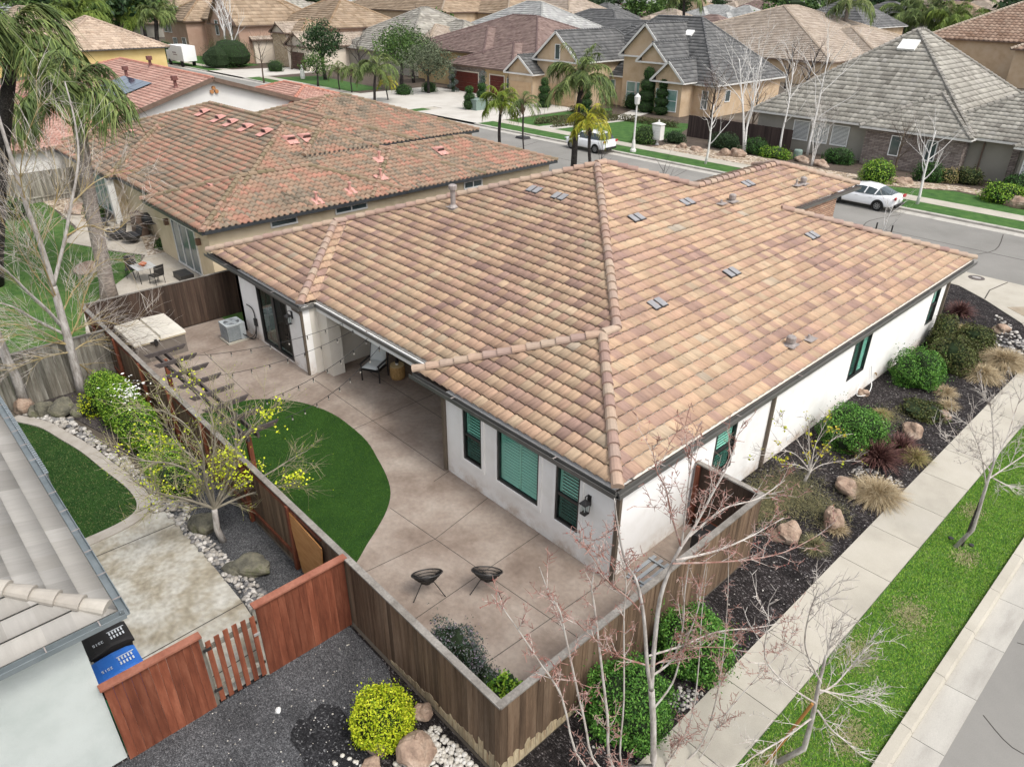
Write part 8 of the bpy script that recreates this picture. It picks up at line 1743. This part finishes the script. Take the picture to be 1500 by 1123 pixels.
m_ = MB(); m_.tube([(p.x, p.y, .2), (p.x, p.y, 2.6), (p.x, p.y-.6, 3.2)], .07, 6); m_.build('pole', BLACKM, hp); m_ = MB(); m_.box(p.x-.6, p.x+.6, p.y-.66, p.y-.62, 2.75, 3.5); m_.build('backboard', BLACKM, hp); m_ = MB(); m_.tube([(p.x+.22*math.cos(a*PI/6), p.y-.92+.22*math.sin(a*PI/6), 2.95) for a in range(13)], .02, 4); m_.build('rim', mat('orange_rim', [(.5, .15, .03)], rough=.5), hp)
p = G(460, 100); hy = thing('white_marker', 'small white pedestal on the far driveway edge', 'pedestal', tuple(G(444, 117))); p = G(444, 117); m_ = MB(); m_.lathe([(.3, .13), (.35, .5), (.3, 1.2), (.15, 1.6), (.1, 2.0)], p, 10); m_.build('body', trimw, hy)
p = G(1167, 234); m_ = MB(); m_.lathe([(.35, .1), (.35, .7), (.3, .8)], p, 12); tag(m_.build('green_bin', MATS['utility_green']), 'small green drum bin in the far gravel bed', 'bin')
for (px, py, lab) in ((712, 21, 'a'),): pass
# ------------------------------------------------------------------ cars
paint = mat('white_car_paint', [(.84, .85, .86), (.87, .88, .89)], scale=1, rough=.3, coat=1.0, spec=.5)
cglass = mat('car_glass', [(.02, .035, .04), (.04, .06, .065)], rough=.06, spec=.9); tyre_m = mat('tyre', [(.012, .012, .012), (.02, .02, .02)], rough=.9); rim_m = mat('alloy', [(.32, .33, .34), (.42, .43, .44)], rough=.3, metal=.7); redl = mat('tail_light', [(.35, .01, .02), (.5, .02, .03)], rough=.2, spec=.6); blkp = mat('black_trim', [(.015, .015, .015)], rough=.6)
def car(label, x, y, ln, wd, stations, green, wb, wr, group, suv):
    """nose towards -x; stations: (x, half width, sill z, belt z, belt half width); green: (x, z roof, half width roof, half width belt, belt z)"""
    t = thing('parked_car', label, 'car', (x, y, 0), group)
    def P_(a, b, c): return (x+a, y+b, c)
    m_ = MB(); rings = []
    for (sx, hw, z0, z1, hb) in stations:
        rings.append([P_(sx, -hw*.93, z0), P_(sx, -hw, z0+.14), P_(sx, -hw*1.0, z0+(z1-z0)*.62), P_(sx, -hb, z1-.03), P_(sx, -hb*.88, z1), P_(sx, 0, z1+.035), P_(sx, hb*.88, z1), P_(sx, hb, z1-.03), P_(sx, hw, z0+(z1-z0)*.62), P_(sx, hw, z0+.14), P_(sx, hw*.93, z0)])
    n = 11; vs = [v for r_ in rings for v in r_]; fs = []
    for i in range(len(rings)-1):
        for j in range(n): j2 = (j+1) % n; fs.append((i*n+j, (i+1)*n+j, (i+1)*n+j2, i*n+j2))
    fs.append(tuple(range(n))); fs.append(tuple(range(len(vs)-1, len(vs)-n-1, -1))); m_.add(vs, fs, .5)
    body = m_.build('body', paint, t, smooth=True)
    md = body.modifiers.new('sub', 'SUBSURF'); md.levels = 1; md.render_levels = 1
    m_ = MB(); vs = []; n = 7
    for (sx, zr, hr, hb, zb) in green: vs += [P_(sx, -hb, zb), P_(sx, -hr-.02, zr-.09), P_(sx, -hr*.9, zr-.01), P_(sx, 0, zr+.02), P_(sx, hr*.9, zr-.01), P_(sx, hr+.02, zr-.09), P_(sx, hb, zb)]
    fs = []; mi = []
    G_ = len(green)
    for i in range(G_-1):
        for j in range(n-1): fs.append((i*n+j, (i+1)*n+j, (i+1)*n+j+1, i*n+j+1)); glass_ = j in (0, 5) or i == 0 or i == G_-2; mi.append(1 if glass_ else 0)
    k0 = len(m_.v); m_.add(vs, fs, .5); m_.m = mi; m_.build('cabin', [paint, cglass], t, smooth=False)
    m_ = MB()
    for sx in ([green[1][0]+.02, (green[1][0]+green[-2][0])/2+.1, green[-2][0]-.05]):
        # pillars
        for s_ in (-1, 1):
            i = min(range(G_), key=lambda q: abs(green[q][0]-sx)); g_ = green[i]; m_.bar(P_(sx-.08, s_*(g_[3]+.005), g_[4]), P_(sx, s_*(g_[2]+.025), g_[1]-.09), .07, .03)
    m_.build('pillar', paint if not suv else blkp, t)
    for sx in (-wb/2, wb/2):
        for s_ in (-1, 1):
            c = P_(sx, s_*(wd/2-.11), wr); m_ = MB(); prof = [(wr*.62, -.1), (wr*.97, -.1), (wr, -.06), (wr, .06), (wr*.97, .1), (wr*.62, .1)]
            vs = []; K = 20
            for (r_, o_) in prof:
                for k in range(K): a = 2*PI*k/K; vs.append((c[0]+r_*math.cos(a), c[1]+o_, c[2]+r_*math.sin(a)))
            fs = [(i*K+k, i*K+(k+1) % K, (i+1)*K+(k+1) % K, (i+1)*K+k) for i in range(5) for k in range(K)]; m_.add(vs, fs, .5); w_ = m_.build('wheel', tyre_m, t)
            m_ = MB(); m_.tube([(c[0], c[1]+s_*.02, c[2]), (c[0], c[1]+s_*.075, c[2])], wr*.16, 8)
            for k in range(8): a = 2*PI*k/8; m_.bar((c[0]+wr*.1*math.cos(a), c[1]+s_*.07, c[2]+wr*.1*math.sin(a)), (c[0]+wr*.62*math.cos(a), c[1]+s_*.085, c[2]+wr*.62*math.sin(a)), .045, .03, up=(0, 1, 0))
            m_.tube([(c[0]+wr*.62*math.cos(2*PI*k/20), c[1]+s_*.085, c[2]+wr*.62*math.sin(2*PI*k/20)) for k in range(21)], .018, 4); m_.build('rim', rim_m, w_)
            m_ = MB(); vs = [(c[0]+(wr+.07)*math.cos(PI*k/10), y+s_*(wd/2+.004), c[2]+(wr+.07)*math.sin(PI*k/10)) for k in range(11)]+[(c[0]-(wr+.07), y+s_*(wd/2+.004), stations[3][2]), (c[0]+(wr+.07), y+s_*(wd/2+.004), stations[3][2])]
            vs2 = [(a_, y+s_*(wd/2-.05), c_) for a_, b_, c_ in vs]; m_.add(vs[:11]+[vs[11], vs[12]], [tuple(range(11))+(11, 12)]) ; m_.build('wheel_arch', blkp, t)
            w_.location.y += s_*.03
    e = ln/2
    for s_ in (-1, 1):
        m_ = MB(); zt = stations[-2][3]; m_.obox(P_(e-.10, s_*(wd/2-.20), zt-.13), (.07, s_*.03, 0), (-.03, .17, 0), (0, 0, .07)); m_.build('tail_light', redl, t)
        m_ = MB(); m_.obox(P_(-e+.18, s_*(wd/2-.24), stations[1][3]-.08), (.09, 0, 0), (0, .16, 0), (0, 0, .06)); m_.build('headlight', mat('headlight', [(.5, .52, .54)], rough=.1), t)
        m_ = MB(); m_.blob(P_(green[1][0]+.05, s_*(wd/2+.06), green[1][4]+.08), (.07, .10, .07), 1, 8, 6, .05); m_.build('wing_mirror', paint, t)
    m_ = MB(); m_.box(x+e-.12, x+e+.0, y-wd*.38, y+wd*.38, stations[-1][2]-.02, stations[-1][2]+.14, .5); m_.build('bumper_trim', blkp, t)
    m_ = MB(); m_.box(x+e-.03, x+e+.012, y-.22, y+.22, stations[-2][3]-.32, stations[-2][3]-.2, .5); m_.build('number_plate', WHITE, t)
    for s_ in (-1, 1):
        m_ = MB()
        for fx in (-.15, .75): m_.box(x+fx, x+fx+.2, y+s_*(wd/2-.015)-.006, y+s_*(wd/2-.015)+.012, stations[3][3]-.16, stations[3][3]-.13, .5)
        m_.build('door_handle', paint, t)
    return t
car('white four door sedan parked at the far kerb', -10.95, 38.35, 4.8, 1.80,
    [(-2.32, .60, .34, .60, .50), (-2.15, .80, .22, .72, .68), (-1.6, .88, .20, .84, .78), (-.9, .90, .20, .93, .83), (0, .90, .20, .95, .84), (1.0, .90, .20, .97, .84), (1.7, .88, .22, 1.02, .80), (2.15, .82, .26, 1.03, .72), (2.32, .66, .36, .92, .60)],
    [(-1.3, .97, .66, .74, .93), (-.45, 1.36, .58, .82, .94), (.1, 1.44, .59, .84, .95), (.65, 1.43, .58, .84, .96), (1.15, 1.34, .55, .81, .98), (1.95, 1.04, .60, .70, 1.0)], 2.70, .325, 'parked cars', False)
car('white utility car parked at the far kerb behind the yellowing palm', -34.5, 38.35, 4.6, 1.86,
    [(-2.30, .66, .40, .72, .56), (-2.1, .84, .28, .92, .72), (-1.5, .91, .26, 1.02, .80), (-.8, .93, .26, 1.08, .85), (0, .93, .26, 1.10, .86), (1.0, .93, .26, 1.12, .86), (1.8, .92, .28, 1.15, .84), (2.18, .86, .32, 1.15, .78), (2.30, .74, .42, 1.05, .68)],
    [(-1.2, 1.10, .64, .76, 1.08), (-.5, 1.58, .60, .82, 1.10), (.2, 1.68, .62, .84, 1.11), (1.1, 1.66, .62, .84, 1.12), (1.75, 1.60, .60, .82, 1.13), (2.15, 1.18, .64, .74, 1.15)], 2.68, .36, 'parked cars', True)
van = thing('moving_van', 'white box van on the far street beyond the red tiled roof', 'van', tuple(G(272, 96))); p = G(272, 97)
m_ = MB(); m_.box(p.x-3.2, p.x+2.6, p.y-1.1, p.y+1.1, .9, 3.2); m_.build('cargo_box', WHITE, van); m_ = MB(); m_.box(p.x-4.9, p.x-3.3, p.y-1.0, p.y+1.0, .6, 2.3); m_.build('cab', paint, van)
m_ = MB(); m_.box(p.x-1.8, p.x-.2, p.y-1.115, p.y-1.1, 2.0, 2.2); m_.box(p.x-1.6, p.x+.1, p.y-1.115, p.y-1.1, 1.7, 1.85); m_.build('side_lettering', mat('grey_print', [(.35, .3, .3)]), van)
for sx in (-3.9, 1.4):
    for s_ in (-1, 1): m_ = MB(); m_.tube([(p.x+sx, p.y+s_*.85, .48), (p.x+sx, p.y+s_*1.1, .48)], .48, 14); m_.build('wheel', tyre_m, van)
